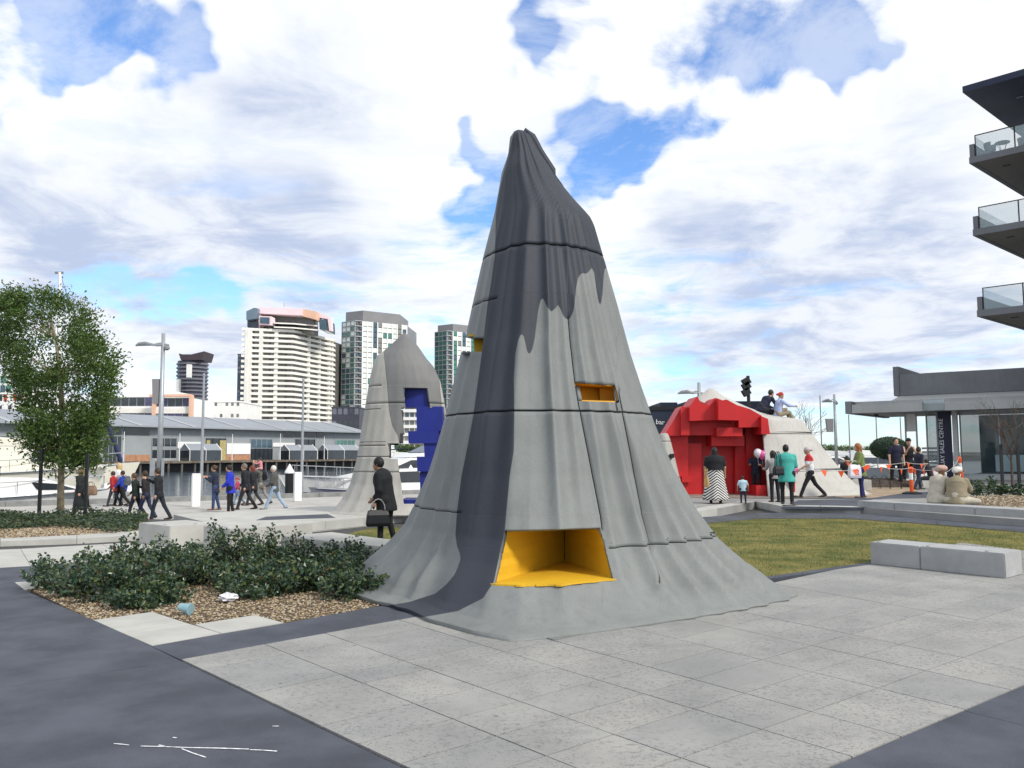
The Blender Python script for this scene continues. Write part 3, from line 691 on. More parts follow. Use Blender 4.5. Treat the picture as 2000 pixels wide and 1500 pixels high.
# slot: box lining
q = [P(a, b, s1.surf(a, b).y+.035) for a, b in ((1124, 749), (1198, 755), (1206, 783), (1132, 781))]
M_yel2 = yellow('orange_lining', (0.72, 0.36, 0.02))
def lining(quad, deep, m, parent, skew=0.0):
    f = [Vector(p) for p in quad]; b = [p+Vector((skew, deep, 0)) for p in f]
    for i in range(4):
        j = (i+1) % 4; c = sum(f, Vector())/4
        out = ((f[i]+f[j])/2-c); out.y = 0; out.normalize()
        MB().prism([f[i]+out*.002, f[j]+out*.002, b[j]+out*.002, b[i]+out*.002], out*.03).build('slot_lining', m, parent)
    MB().prism(b, (0, .03, 0)).build('slot_back', m, parent)
lining(q, .42, M_yel2, t1, .02)
pc = P(1172, 770, q[1].y+.2); MB().box(pc.x, q[2].x+.02, q[1].y+.22, q[1].y+.42, q[2].z, q[1].z).build('slot_block', M_yel2, t1)
# left slot: recessed yellow block
y0 = 10.5; a, b = P(925, 654, y0), P(950, 690, y0)
MB().prism([P(924, 654, y0), P(960, 654, y0), P(955, 692, y0), P(927, 692, y0)], (0, .5, 0)).build('slot_block', M_yel, t1)
a, b = P(905, 690, 10.4), P(985, 690, 10.4)
MB().prism([P(903, 688, 10.2), P(960, 688, 10.2), P(960, 688, 11.0), P(906, 688, 11.0)], (0, 0, -.03)).build('slot_sill', M_dr1, t1)
MB().prism([P(916, 657, 10.3), P(965, 657, 10.3), P(965, 657, 10.9), P(918, 657, 10.9)], (0, 0, .03)).build('slot_head', M_yel, t1)

# pale flush base plates running out into the paving
M_base = mat_drape('drape_base', PALE, DARKP, plain=True)
bp = [joint(.182, .2764), joint(.2226, .2764), joint(.2226, .2226), joint(.2226, .19), joint(.2135, .15), joint(.2135, .19), joint(.182, .22)]
slab('base_plate', M_base, [joint(.1822, .2764), joint(.2226, .2764), joint(.2226, .2226), joint(.1822, .2226)], t1, .012, gap=.003)
slab('base_plate', M_base, [joint(.1822, .2226), joint(.2226, .2226), joint(.2226, .207), joint(.1822, .207)], t1, .012, gap=.003)
slab('base_plate', M_base, [joint(.1822, .207), joint(.2226, .207), joint(.2226, .188), joint(.1822, .188)], t1, .012, gap=.003)
slab('base_plate', M_asph, px((800, 1178), (870, 1165), (960, 1150), (948, 1166), (890, 1190), (860, 1186)), t1, .003, gap=0)
slab('base_plate', M_base, px((745, 1160), (850, 1140), (905, 1120), (872, 1166), (800, 1176)), t1, .002, gap=0)

# ---- blue-lined arch sculpture
M_dr2 = mat_drape('drape_arch', (0.43, 0.415, 0.38), (0.155, 0.154, 0.155))
M_blue = mat('blue_lining', (0.012, 0.022, 0.215), .55, .12, 2.5, bump=.08, bscale=90, streak=.15)
YA = 22.5
left2 = [(787, 651), (780, 658), (765, 672), (748, 687), (737, 694), (729, 712), (722, 740), (714, 790), (706, 840), (697, 900), (686, 945), (670, 976), (652, 997), (632, 1008), (610, 1016)]
right2 = [(793, 651), (800, 658), (815, 674), (833, 700), (847, 716), (860, 745), (868, 785), (876, 840), (884, 900), (894, 950), (910, 985), (935, 1008), (960, 1016)]
dark2 = [(788, 630), (750, 686), (751, 700), (756, 745), (760, 800), (766, 830), (772, 842), (777, 850), (781, 870), (775, 892), (790, 895), (800, 830), (863, 800), (858, 745), (850, 715), (840, 690)]
folds2 = [(-80, -70, 8, 1.2, .6, .3), (-60, -52, 7, .9, .9, .6), (-42, -36, 6, 1.1, .5, .8), (-24, -22, 7, .7, .9, .5), (-8, -4, 6, .6, .8, .9), (8, 8, 7, .8, .5, .7), (26, 24, 6, 1, .6, .9), (44, 40, 8, .8, .8, .5), (65, 60, 7, 1.2, .5, .6), (84, 80, 8, 1.1, .6, .4),
          (110, 105, 9, 1, .6, .4), (140, 135, 9, 1.2, .6, .3), (170, 165, 9, 1, .7, .3), (-150, -150, 9, 1.1, .6, .4), (-120, -118, 9, 1, .8, .3), (-100, -95, 7, 1.1, .6, .2)]
folds2 = [(a, b, c, d, e*.8, f*.25) for (a, b, c, d, e, f) in folds2]
s2 = Drape('draped_arch_sculpture', 'grey draped arch sculpture with blue stepped blocks inside its opening', left2, right2, YA, ZT, 100, 200, folds2, .05, M_dr2,
           rings=[(zr(756, 730, YA), -180, -35), (zr(790, 730, YA), -180, 180), (zr(801, 730, YA), -180, -32), (zr(864, 730, YA), -180, -20), (zr(871, 730, YA), -180, -20), (zr(892, 730, YA), -180, 0), (zr(921, 730, YA), -180, 0)],
           paint=dark2, zpow=1.6, depth=.62)
for qd in ([(787, 757), (835, 758), (841, 798), (792, 798)], [(783, 797), (868, 797), (876, 850), (790, 850)], [(781, 848), (880, 848), (880, 867), (779, 867)], [(757, 866), (886, 866), (886, 896), (760, 896)], [(776, 894), (892, 894), (905, 984), (788, 984)]):
    s2.cut(qd, through=True)
t2 = s2.build(.09)
for (x0, x1, y0, y1, d0, d1) in ((790, 840, 757, 796, -.35, .35), (813, 864, 794, 842, -.45, .45), (797, 856, 842, 866, -.55, .4), (856, 874, 828, 868, -.4, .5), (828, 880, 866, 893, -.5, .5), (814, 882, 892, 921, -.6, .5), (820, 886, 919, 978, -.5, .55), (783, 826, 976, 990, -.7, .4), (812, 900, 976, 1011, -.75, .55)):
    MB().prism([P(x0, y0, YA+d0), P(x1, y0, YA+d0), P(x1+2, y1, YA+d0), P(x0+1, y1, YA+d0)], (0, d1-d0, 0)).build('blue_block', M_blue, t2)
MB().prism([P(781, 990, YA-.7), P(822, 990, YA-.7), P(822, 1011, YA-.7), P(806, 1012, YA-.7), (P(795, 996, YA-.7))], (0, .8, 0)).build('blue_block', M_blue, t2)
for (x0, x1, y0, y1) in ((779, 783, 800, 866), (755, 759, 867, 895)):
    MB().prism([P(x0, y0, YA-.1), P(x1, y0, YA-.1), P(x1, y1, YA-.1), P(x0, y1, YA-.1)], (0, .5, 0)).build('reveal', M_dr2, t2)

# ---- small cone sculpture with green foot
M_dr3 = mat_drape('drape_small', (0.38, 0.37, 0.34), (0.14, 0.14, 0.14))
M_green = mat('green_lining', (0.010, 0.085, 0.045), .55, .12, 3, bump=.05)
YS = 24.4
left3 = [(1291, 846), (1287, 852), (1284, 866), (1280, 890), (1272, 930), (1262, 965), (1245, 990), (1225, 1000)]
right3 = [(1303, 846), (1307, 852), (1311, 866), (1317, 890), (1326, 930), (1335, 960), (1347, 980), (1362, 990), (1378, 994)]
s3 = Drape('draped_cone_sculpture', 'small pale draped cone sculpture with dark green foot beside the red one', left3, right3, YS, ZT, 50, 110, folds2, .05, M_dr3, rings=[(zr(862, 1300, YS), -180, 180), (zr(892, 1310, YS), -180, 180), (zr(932, 1320, YS), -180, 180)], zpow=1.7)
t3 = s3.build(.05)
MB().prism([P(1318, 962, YS-1.35), P(1327, 976, YS-1.35), P(1346, 990, YS-1.35), P(1344, 1008, YS-1.35), P(1330, 1004, YS-1.35)], (0, .7, 0)).build('green_foot', M_green, t3)
MB().prism([P(1317, 955, YS-1.37), P(1321, 955, YS-1.37), P(1332, 992, YS-1.37), P(1329, 992, YS-1.37)], (0, .3, 0)).build('green_edge', M_green, t3)
MB().box(P(1293, 0, YS-.45).x, P(1299, 0, YS-.45).x, YS-.45, YS-.2, P(0, 900, YS).z, P(0, 892, YS).z).build('slot', M_black, t3)

# ---- red stepped sculpture under a pale cloth
M_dr4 = mat_drape('drape_red', (0.50, 0.49, 0.455), (0.2, 0.2, 0.2))
M_red = mat('red_lining', (0.52, 0.016, 0.018), .5, .08, 1.2, bump=.05, bscale=60, streak=.1)
YR = 31.6
left4 = [(1384, 759), (1380, 762), (1372, 768), (1362, 776), (1350, 785), (1338, 793), (1325, 803), (1313, 828), (1302, 855), (1294, 890), (1286, 930), (1276, 955), (1262, 968)]
right4 = [(1393, 759), (1398, 763), (1410, 772), (1430, 782), (1460, 796), (1500, 811), (1545, 817), (1562, 820), (1572, 834), (1590, 858), (1612, 888), (1635, 915), (1662, 944), (1690, 962), (1715, 967)]
folds4 = [(-80, -75, 8, .6, .3, .1), (20, 24, 4, .2, .2, .1), (52, 60, 5, .5, .3, .1), (66, 74, 5, .8, .4, .1), (80, 84, 5, .7, .4, .1), (98, 96, 6, .7, .4, .1), (120, 120, 9, .6, .3, .1), (150, 150, 9, .6, .3, .1), (-170, -170, 9, .6, .3, .1), (-130, -130, 9, .6, .3, .1)]
s4 = Drape('red_draped_sculpture', 'red stepped sculpture under a pale cloth that slopes down to the right', left4, right4, YR, ZT, 90, 240, folds4, .03, M_dr4,
           rings=[(zr(848, 1500, YR-1), 10, 180), (zr(920, 1500, YR-1), 10, 180)], zpow=1.3, depth=.52, n=2.3)
for qd in ([(1200, 785), (1345, 791), (1345, 1100), (1200, 1100)], [(1345, 780), (1372, 785), (1372, 1100), (1345, 1100)], [(1372, 786), (1392, 790), (1392, 1100), (1372, 1100)], [(1392, 782), (1412, 784), (1412, 1100), (1392, 1100)], [(1412, 784), (1488, 818), (1512, 1100), (1412, 1100)], [(1345, 770), (1362, 774), (1366, 786), (1345, 786)]):
    s4.cut(qd)
t4 = s4.build(.08)
def red(pts, d0, d1, name='red_block'): return MB().prism([P(a, b, YR+d0) for a, b in pts], (0, d1-d0, 0)).build(name, M_red, t4)
red([(1284, 975), (1290, 850), (1310, 822), (1330, 800), (1345, 792), (1362, 774), (1372, 786), (1385, 791), (1392, 783), (1412, 784), (1450, 792), (1500, 815), (1520, 975)], -.05, .05, 'red_back_wall')
red([(1284, 852), (1300, 846), (1316, 820), (1327, 801), (1330, 796), (1334, 793), (1340, 797), (1347, 796), (1347, 851), (1290, 851)], -1.15, 0)
red([(1330, 797), (1336, 795), (1347, 798), (1347, 850), (1330, 850)], -1.3, -1.1)
red([(1347, 793), (1362, 774), (1366, 782), (1372, 788), (1384, 791), (1390, 787), (1393, 780), (1398, 777), (1404, 779), (1404, 820), (1347, 822)], -1.55, 0)
red([(1403, 779), (1412, 782), (1419, 780), (1443, 793), (1443, 821), (1403, 820)], -1.95, 0)
red([(1443, 792), (1465, 799), (1488, 812), (1488, 834), (1443, 835)], -1.5, 0)
red([(1487, 813), (1500, 818), (1504, 848), (1487, 848)], -1.75, 0)
red([(1347, 820), (1450, 820), (1450, 850), (1347, 850)], -1.0, 0)
red([(1436, 832), (1470, 832), (1470, 972), (1436, 972)], -.35, 0)
red([(1390, 850), (1454, 850), (1454, 871), (1390, 871)], -.9, 0)
red([(1400, 835), (1450, 835), (1450, 852), (1400, 852)], -1.35, -.5)
red([(1288, 851), (1344, 851), (1344, 972), (1286, 972)], -.8, 0)
red([(1344, 866), (1370, 866), (1370, 970), (1344, 970)], -.45, 0)
red([(1455, 834), (1505, 834), (1512, 970), (1462, 970)], -.55, 0)
red([(1332, 930), (1352, 930), (1352, 942), (1332, 942)], -.95, -.5)
red([(1477, 948), (1503, 948), (1503, 971), (1477, 971)], -1.7, -.6)
red([(1545, 934), (1553, 934), (1553, 972), (1545, 972)], -2.0, -1.6)

# ================================================================== FAR BANK
def hit(px_, py_, O, n):
    d = ray(px_, py_); O = Vector(O); return EYE+d*((O-EYE).dot(n)/d.dot(n))
M_bank = mat('w_far_bank', (0.22, 0.22, 0.21), .9, .2, .05)
M_timber = mat('wharf_timber', (0.15, 0.125, 0.10), .9, .35, .8, streak=.4)
M_pile = mat('wharf_pile', (0.11, 0.10, 0.09), .9, .4, .6, streak=.3)
M_glassd = mat('dark_glazing', (0.03, 0.038, 0.048), .12, .3, .3, spec=.7)
M_glassb = mat('blue_glazing', (0.06, 0.11, 0.15), .12, .3, .15, spec=.7)
M_glassg = mat('green_glazing', (0.07, 0.22, 0.18), .12, .35, .12, spec=.7)
M_shed = mat('shed_cladding', (0.30, 0.325, 0.34), .6, .06, .3, bump=.1, bscale=3)
M_shed2 = mat('shed_cladding_pale', (0.38, 0.40, 0.41), .6, .06, .3)
M_roof = mat('shed_roof', (0.25, 0.27, 0.30), .5, .06, .2, bump=.1, bscale=4)
M_brick = mat('brick_base', (0.42, 0.22, 0.13), .85, .2, 1.5)
M_cream = mat('cream_render', (0.84, 0.815, 0.75), .7, .06, .2)
M_wht = mat('white_render', (0.86, 0.85, 0.82), .7, .05, .2)
bank = struct(MB().prism([(-160, 60, -3), (-101, 122, -3), (-38, 222, -3), (-32, 226, -3), (120, 330, -3), (1200, 330, -3), (1200, 2500, -3), (-1600, 2500, -3), (-1600, 60, -3)], (0, 0, 3.2)).build('far_bank', M_bank))

# ---- wharf shed
SO = Vector((-86.6, 142, .55)); SU = Vector((46.9, 75, 0)).normalized(); SN = Vector((-SU.y, SU.x, 0))
SO = SO+SN*0; s0, s1_ = -42.0, 90.0
def sp(s, n, z): return Vector((SO.x, SO.y, 0))+SU*s+SN*n+Vector((0, 0, z))
wharf = thing('wharf', 'long timber wharf on piles below the grey shed across the water', 'wharf', sp(20, -6, ZW))
for i in range(22):                      # deck beams one by one
    a = s0+i*6.0
    MB().prism([sp(a, -7, .12), sp(a+5.96, -7, .12), sp(a+5.96, .5, .12), sp(a, .5, .12)], (0, 0, .43)).build('deck_section', M_timber, wharf)
for i in range(44):
    a = s0+1+i*3.0
    MB().tube([sp(a, -6.6, ZW-.6), sp(a, -6.6, .12)], .22, 8).build('pile', M_pile, wharf)
MB().prism([sp(s0, -4.4, ZW-.4), sp(s1_, -4.4, ZW-.4), sp(s1_, -4.2, ZW-.4), sp(s0, -4.2, ZW-.4)], (0, 0, 1.9)).build('bulkhead', M_black, wharf)
shed = thing('wharf_shed', 'long grey metal-clad wharf shed with shallow pitched roof', 'shed', sp(20, 0, .55))
ze, zg = 7.4, 10.2
MB().prism([sp(s0, 0, .55), sp(s1_, 0, .55), sp(s1_, 22, .55), sp(s0, 22, .55)], (0, 0, ze-.55)).build('wall', M_shed, shed)
MB().prism([sp(s1_, 0, ze), sp(s1_, 22, ze), sp(s1_, 11, zg)], SU*-.3).build('gable', M_shed2, shed)
roof = MB().prism([sp(s0-1, -1.6, ze+.0), sp(s0-1, 11, zg), sp(s0-1, 23.6, ze), sp(s0-1, 11, zg-.35), ], SU*(s1_-s0+2)).build('roof', M_roof, shed)
for s in np.arange(s0+6, s1_, 12.2):      # translucent roof ribs
    MB().prism([sp(s, -1.5, ze+.06), sp(s+.9, -1.5, ze+.06), sp(s+.9, 11, zg+.06), sp(s, 11, zg+.06)], (0, 0, .05)).build('roof_light', M_shed2, roof)
MB().prism([sp(s0-1, -1.9, ze-.25), sp(s0-1, -1.55, ze-.25), sp(s0-1, -1.55, ze+.05), sp(s0-1, -1.9, ze+.05)], SU*(s1_-s0+2)).build('gutter', M_steel, roof)
def on_shed(name, m, x0, x1, y0, y1, out=.12, parent=None, z0=None):
    xm, ym = (x0+x1)/2, (y0+y1)/2
    a, b = hit(x0, ym, SO, SN), hit(x1, ym, SO, SN); u0, u1 = (a-SO).dot(SU), (b-SO).dot(SU)
    z1, zz = hit(xm, y0, SO, SN).z, hit(xm, y1, SO, SN).z
    if z0 is not None: zz = z0
    return MB().prism([sp(u0, -out, zz), sp(u1, -out, zz), sp(u1, -out, z1), sp(u0, -out, z1)], SN*(out+.05)).build(name, m, parent or shed)
for x in (85, 150, 238, 345, 441, 488, 532, 575, 615, 654, 690): on_shed('panel_joint', M_steel, x-.5, x+.5, 842, 901, .06, z0=.56)
for (x0, x1, y0, y1) in ((200, 236, 838, 849), (242, 292, 839, 850), (554, 573, 843.5, 854), (575, 595, 844, 854), (597, 616, 844, 854), (618, 636, 845, 854)): on_shed('clerestory_window', M_glassd, x0, x1, y0, y1, .1)
def bay(x0, x1, y0, y1, frame=M_steel, n=3, glass=M_glassd, z0=.56):
    w = on_shed('window', glass, x0, x1, y0, y1, .1, z0=z0)
    for i in range(n+1):
        x = x0+(x1-x0)*i/n; on_shed('mullion', frame, x-.45, x+.45, y0, y1, .16, w, z0=z0)
for a in ((203, 236, 852, 900, M_steel, 4), (296, 344, 856, 900, M_steel, 4), (402, 440, 856, 900, M_black, 3), (489, 531, 858, 874, M_steel, 4, M_glassb, None), (490, 531, 876, 900, M_black, 5), (577, 614, 858, 900, M_black, 3), (656, 692, 860, 878, M_steel, 5, M_glassg, None), (60, 110, 850, 900, M_steel, 4), (-60, 20, 852, 900, M_steel, 4)): bay(*a)
M_curt = mat('mustard_curtain', (0.42, 0.36, 0.16), .9, .15, 2)
for a in ((402, 409), (428, 440)): on_shed('curtain', M_curt, a[0], a[1], 860, 900, .2, z0=.56)
for a in ((242, 292), (440, 488)): on_shed('brick_base', M_brick, a[0], a[1], 888, 901, .14, z0=.56)
for a in ((346, 392, 863, 876), (532, 575, 865, 872.5), (442, 488, 866, 887)): on_shed('sign_board', M_white, a[0], a[1], a[2], a[3], .2)
on_shed('spandrel', M_steel, s0*0+296, 344, 872, 879, .2); on_shed('spandrel', M_shed2, 296, 344, 895, 900, .2)
# glazed house-shaped kiosks on the wharf
def kiosk(x0, x1, y0, lab):
    O = SO-SN*3.0
    a, b = hit(x0, 890, O, SN), hit(x1, 890, O, SN); u0, u1 = (a-SO).dot(SU), (b-SO).dot(SU); L = u1-u0; zt = hit((x0+x1)/2, y0, O, SN).z; zw_ = zt-1.3
    t = thing('glass_kiosk', lab, 'kiosk', sp((u0+u1)/2, -4, .55), 'glass kiosks on the wharf')
    MB().prism([sp(u0+.08, -3.12, .56), sp(u1-.08, -3.12, .56), sp(u1-.08, -6.2, .56), sp(u0+.08, -6.2, .56)], (0, 0, zw_-.6)).build('glass_body', M_glassd, t)
    MB().prism([sp(u0, -3, zw_), sp(u0, -4.65, zt), sp(u0, -6.3, zw_)], SU*L).build('roof', M_roof, t)
    for u in (u0, (u0+u1)/2, u1):
        for n in (-3, -6.3): MB().tube([sp(u, n, .56), sp(u, n, zw_)], .07, 6).build('post', M_white, t)
        MB().tube([sp(u, -3, zw_), sp(u, -4.65, zt+.05), sp(u, -6.3, zw_)], .08, 6).build('rafter', M_white, t)
kiosk(350, 412, 867, 'glass kiosk with pitched roof in front of the white sign board, leftmost of three')
kiosk(545, 600, 869, 'glass kiosk with pitched roof on the wharf, middle of three')
kiosk(620, 684, 869, 'glass kiosk with pitched roof on the wharf behind the moored white yacht')
for x, y0 in ((350, 846), (453, 848), (547, 847), (633, 852), (241, 843)):
    O = SO-SN*6.7; p = hit(x, 902, O, SN); q = hit(x, y0, O, SN)
    o = MB().tube([(p.x, p.y, .5), (p.x, p.y, q.z)], [.09, .06], 8).build('thin_pole', M_white, None, pivot=(p.x, p.y, .5))
    tag(o, {350: 'thin white pole at the left end of the leftmost kiosk', 453: 'thin white pole in front of the white mural', 547: 'thin white pole at the left end of the middle kiosk', 633: 'thin white pole in front of the rightmost kiosk', 241: 'thin white pole beside the brick base of the shed'}[x], 'pole', 'thin white poles along the wharf')
# slanting blue boom and its strut
O = SO-SN*9
a, b = hit(206, 815, O, SN), hit(240, 912, O, SN)
o = MB().tube([b, a], [.42, .3], 8).build('boom', mat('navy_steel', (0.03, 0.04, 0.10), .5), None, pivot=b); tag(o, 'dark blue steel boom slanting up behind the street tree', 'boom')

# ---- towers
PANE = {}
def pane_mesh(w, h, m):
    k = (round(w, 2), round(h, 2), m.name)
    if k not in PANE:
        me = bpy.data.meshes.new('pane'); d = .15
        V = [(x, y, z) for z in (0, h) for y in (0, d) for x in (0, w)]
        me.from_pydata(V, [], [(0, 2, 3, 1), (4, 5, 7, 6), (0, 1, 5, 4), (2, 6, 7, 3), (0, 4, 6, 2), (1, 3, 7, 5)]); me.materials.append(m); PANE[k] = me
    return PANE[k]
def pane(parent, name, org, u, w, h, m):
    o = new_obj(name, pane_mesh(w, h, m), parent); o.location = Vector(org)-world_loc(parent)
    o.rotation_euler = (0, 0, math.atan2(u.y, u.x)); return o
def facade(parent, A, B, z0, z1, nf, nc, mats, slab_m=None, slab_h=.8, out=1.2, fill=.86, hf=.72, weights=None, name='window', slab_name='floor_slab', inset=.25, skip=None, mull=None, colbias=0):
    """a wall from A to B (world xy): window panes per storey and column, projecting floor bands"""
    A, B = Vector((A[0], A[1], 0)), Vector((B[0], B[1], 0)); L = (B-A).length; u = (B-A)/L; nrm = Vector((u.y, -u.x, 0))
    if nrm.y > 0: nrm = -nrm
    fh = (z1-z0)/nf; cw = L/nc; colm = [random.choices(mats, weights)[0] for _ in range(nc)]
    for i in range(nf):
        for j in range(nc):
            if skip and skip(i, j): continue
            m = colm[j] if colbias and random.random() < colbias else random.choices(mats, weights)[0]
            pane(parent, name, A+u*(cw*(j+.5-fill/2))+nrm*inset+Vector((0, 0, z0+fh*(i+1)-fh*hf)), u, cw*fill, fh*hf*.97, m)
        if slab_m: MB().prism([A+nrm*out+Vector((0, 0, z0+fh*i)), B+nrm*out+Vector((0, 0, z0+fh*i)), B-nrm*.3+Vector((0, 0, z0+fh*i)), A-nrm*.3+Vector((0, 0, z0+fh*i))], (0, 0, slab_h)).build(slab_name, slab_m, parent)
    if mull:
        for j in range(nc+1):
            p = A+u*(cw*j)+nrm*(inset-.1); MB().obox(p+Vector((0, 0, (z0+z1)/2)), u*(cw*(1-fill)*.5), nrm*.35, Vector((0, 0, (z1-z0)/2))).build('mullion', mull, parent)
def xy(px_, Y): p = P(px_, 800, Y); return Vector((p.x, p.y, 0))
def zat(px_, py_, Y): return P(px_, py_, Y).z

M_grayglass = mat('grey_glazing', (0.24, 0.235, 0.22), .3, .25, .2, spec=.5)
M_grayglass2 = mat('grey_glazing_dark', (0.17, 0.165, 0.155), .3, .25, .2, spec=.5)
M_grayglass3 = mat('grey_glazing_pale', (0.36, 0.37, 0.37), .3, .2, .2, spec=.5)
M_pink = mat('pink_panel', (0.92, 0.70, 0.74), .6, .05, .1); M_orange = mat('orange_panel', (0.80, 0.50, 0.36), .6, .06, .1); M_slate = mat('slate_panel', (0.16, 0.22, 0.28), .4, .1, .1)
def tower_white():
    YL, YM, YRr = 372., 380., 412.
    A, B, C = xy(477, YL), xy(573, YM), xy(648, YRr)
    t = thing('apartment_tower', 'wide cream apartment tower with banded balconies and pink crown', 'tower', (B.x, B.y+8, 0))
    zt = zat(573, 648, YM); D = Vector((4, 30, 0))
    MB().prism([A+D*.04, B+D*.04, C+D*.04, C+D, A+D], (0, 0, zt)).build('core', M_grayglass2, t)
    nf = 24; fh = zt/nf
    for (p, q, nc) in ((A, B, 6), (B, C, 5)):
        facade(t, p, q, 0, zt, nf, nc, [M_grayglass, M_grayglass2, M_grayglass3], None, inset=-.4, fill=.8, hf=.66, weights=[5, 3, 2])
    for i in range(2, nf+1):
        z = fh*i-.5
        o = [p+Vector((0, 0, z)) for p in (A+Vector((-1.5, -1.2, 0)), B+Vector((0, -2.2, 0)), C+Vector((1.5, -1.2, 0)), C+D*.15, B+D*.1, A+D*.15)]
        MB().prism(o, (0, 0, 1.15)).build('floor_slab', M_cream, t)
    for x in (479.5, 485, 507, 537, 600, 621, 640, 646):
        Y = np.interp(x, [477, 573, 648], [YL, YM, YRr])-.8; p = xy(x, Y)
        MB().box(p.x-.75, p.x+.75, p.y-.4, p.y+1.5, 0, zt).build('column', M_cream, t)
    def crown(name, m, pts, Y, dep): MB().prism([P(a, b, Y) for a, b in pts], (dep*.05, dep, 0)).build(name, m, t)
    crown('glass_storey', M_grayglass, [(512, 614), (612, 622), (612, 652), (512, 645)], 384, 8)
    crown('crown_panel', M_pink, [(500, 603), (508, 602), (508, 640), (500, 640)], 377.5, 4)
    crown('crown_panel', M_pink, [(504, 600), (590, 603), (590, 616), (504, 612)], 377, 10)
    crown('crown_panel', M_orange, [(589.5, 603), (617, 608), (617, 624), (589.5, 617)], 378, 10)
    crown('crown_panel', M_pink, [(617.5, 611), (634, 614), (646, 620), (648, 646), (643, 646), (640, 623), (617.5, 619)], 384, 3)
    crown('crown_panel', M_slate, [(481, 608), (496, 601), (503, 602), (501, 622), (481, 625)], 374, 22)
    crown('glass_storey', M_glassb, [(623, 624), (637, 623), (638, 645), (624, 643)], 383, 15)
    crown('window_box', M_pink, [(506, 617), (530, 618), (530, 635), (506, 634)], 373, 5)
    crown('window_box_glass', M_glassb, [(508, 619), (526, 620), (526, 632), (508, 631)], 372.6, 2)
    crown('glass_storey', M_glassd, [(483, 625), (504, 626), (504, 640), (483, 639)], 377, 15)
    for z in (632, 640): MB().prism([P(535, z, 374), P(573, z+1.5, 376), P(622, z+6, 384), P(622, z+6, 400), P(535, z, 400)], (0, 0, .6)).build('floor_slab', M_cream, t)
    MB().tube([P(555, 600, 385), P(555, 590, 385)], .15, 6).build('antenna', M_steel, t)
tower_white()
M_glw = mat('pale_glazing', (0.78, 0.82, 0.77), .25, .12, .15, spec=.6)
M_grey = mat('charcoal_panel', (0.24, 0.235, 0.24), .6, .08, .1)
def tower_glass(lab, x0, x1, x2, x3, ytop, yroof, Y, gl, D=28):
    A, B, C, E = xy(x0, Y+6), xy(x1, Y), xy(x2, Y+2), xy(x3, Y+16)
    zt = zat(x2, yroof, Y); nf = 26
    t = thing('glass_tower', lab, 'tower', (B.x, B.y+8, 0), 'pair of green glass apartment towers')
    d = Vector((2, D, 0)); MB().prism([A+Vector((.2, .5, 0)), B+Vector((0, .6, 0)), C+Vector((0, .6, 0)), E+Vector((0, .6, 0)), E+d, A+d], (0, 0, zt)).build('core', M_grayglass2, t)
    facade(t, A, B, 0, zt, nf, 3, gl, None, fill=.88, hf=.84, inset=.2, mull=M_shed)
    facade(t, B, C, 0, zt, nf, 2, [M_glassb, M_grayglass2], None, fill=.6, hf=.6, inset=.1)
    facade(t, C, E, 0, zt, nf, 9, [M_glw, M_glassg, M_glassb, M_grayglass], None, fill=.82, hf=.9, inset=.2, weights=[6, 4, 1.5, 1], mull=M_wht, colbias=.72)
    for i in range(nf):
        z = zt*(i+1)/nf-.25
        MB().prism([A+Vector((-.2, -.6, z)), B+Vector((0, -.7, z)), C+Vector((0, -.7, z)), C+Vector((0, .7, z)), A+Vector((0, .7, z))], (0, 0, .4)).build('floor_slab', M_shed2, t)
    zp = zat(x2, ytop, Y+6)
    MB().prism([A+Vector((1, 3, zt)), C+Vector((0, 1.5, zt)), E+Vector((-3.5, 0, zt)), E+d*.8+Vector((-3.5, 0, zt)), A+d*.8+Vector((1, 0, zt))], (0, 0, zp-zt)).build('roof_parapet', M_grey, t)
tower_glass('green glass tower with pale vertical strips and grey roof band, behind the arch sculpture', 667, 692, 706, 793, 608, 626, 415., [M_glassb, M_glassg, M_glw])
tower_glass('green glass tower partly hidden by the tall draped sculpture', 850, 873, 884, 960, 634, 646, 440., [M_glassg, M_glassg, M_glassb])
M_dk = mat('dark_tower', (0.055, 0.055, 0.075), .4, .1, .1); M_dk2 = mat('dark_tower_band', (0.16, 0.165, 0.20), .4, .1, .1)
def tower_dark():
    Y = 540.; t = thing('round_tower', 'dark round-cornered tower with winged roof far across the water', 'tower', P(374, 800, Y+8))
    c = xy(374, Y+10); zt = zat(374, 703, Y); w = xy(404, Y).x-xy(374, Y).x
    MB().lathe((c.x, c.y, 0), [(w*.94, 0), (w*.94, zt)], 20).build('core', M_dk, t, smooth=False)
    for i in range(21):
        z = zt*(i+4)/25; MB().lathe((c.x, c.y, z), [(w*1.02, 0), (w*1.02, 1.0)], 20).build('floor_band', M_dk2, t)
    MB().prism([P(349, 690, Y), P(356, 692, Y), P(374, 692, Y), P(399, 686, Y), P(394, 703, Y), P(353, 703, Y)], (0, 18, 0)).build('roof_wing', mat('maroon_panel', (0.06, 0.045, 0.055), .5), t)
    o = MB(); p = P(368, 715, Y-11); MB().box(p.x-1.2, p.x+1.2, p.y, p.y+3, zat(368, 740, Y), zat(368, 715, Y)).build('white_strip', M_wht, t)
    p = P(348, 740, Y-4); MB().box(p.x-1, p.x+1, p.y-1, p.y+2, 20, zat(348, 742, Y)).build('white_strip', M_wht, t)
tower_dark()
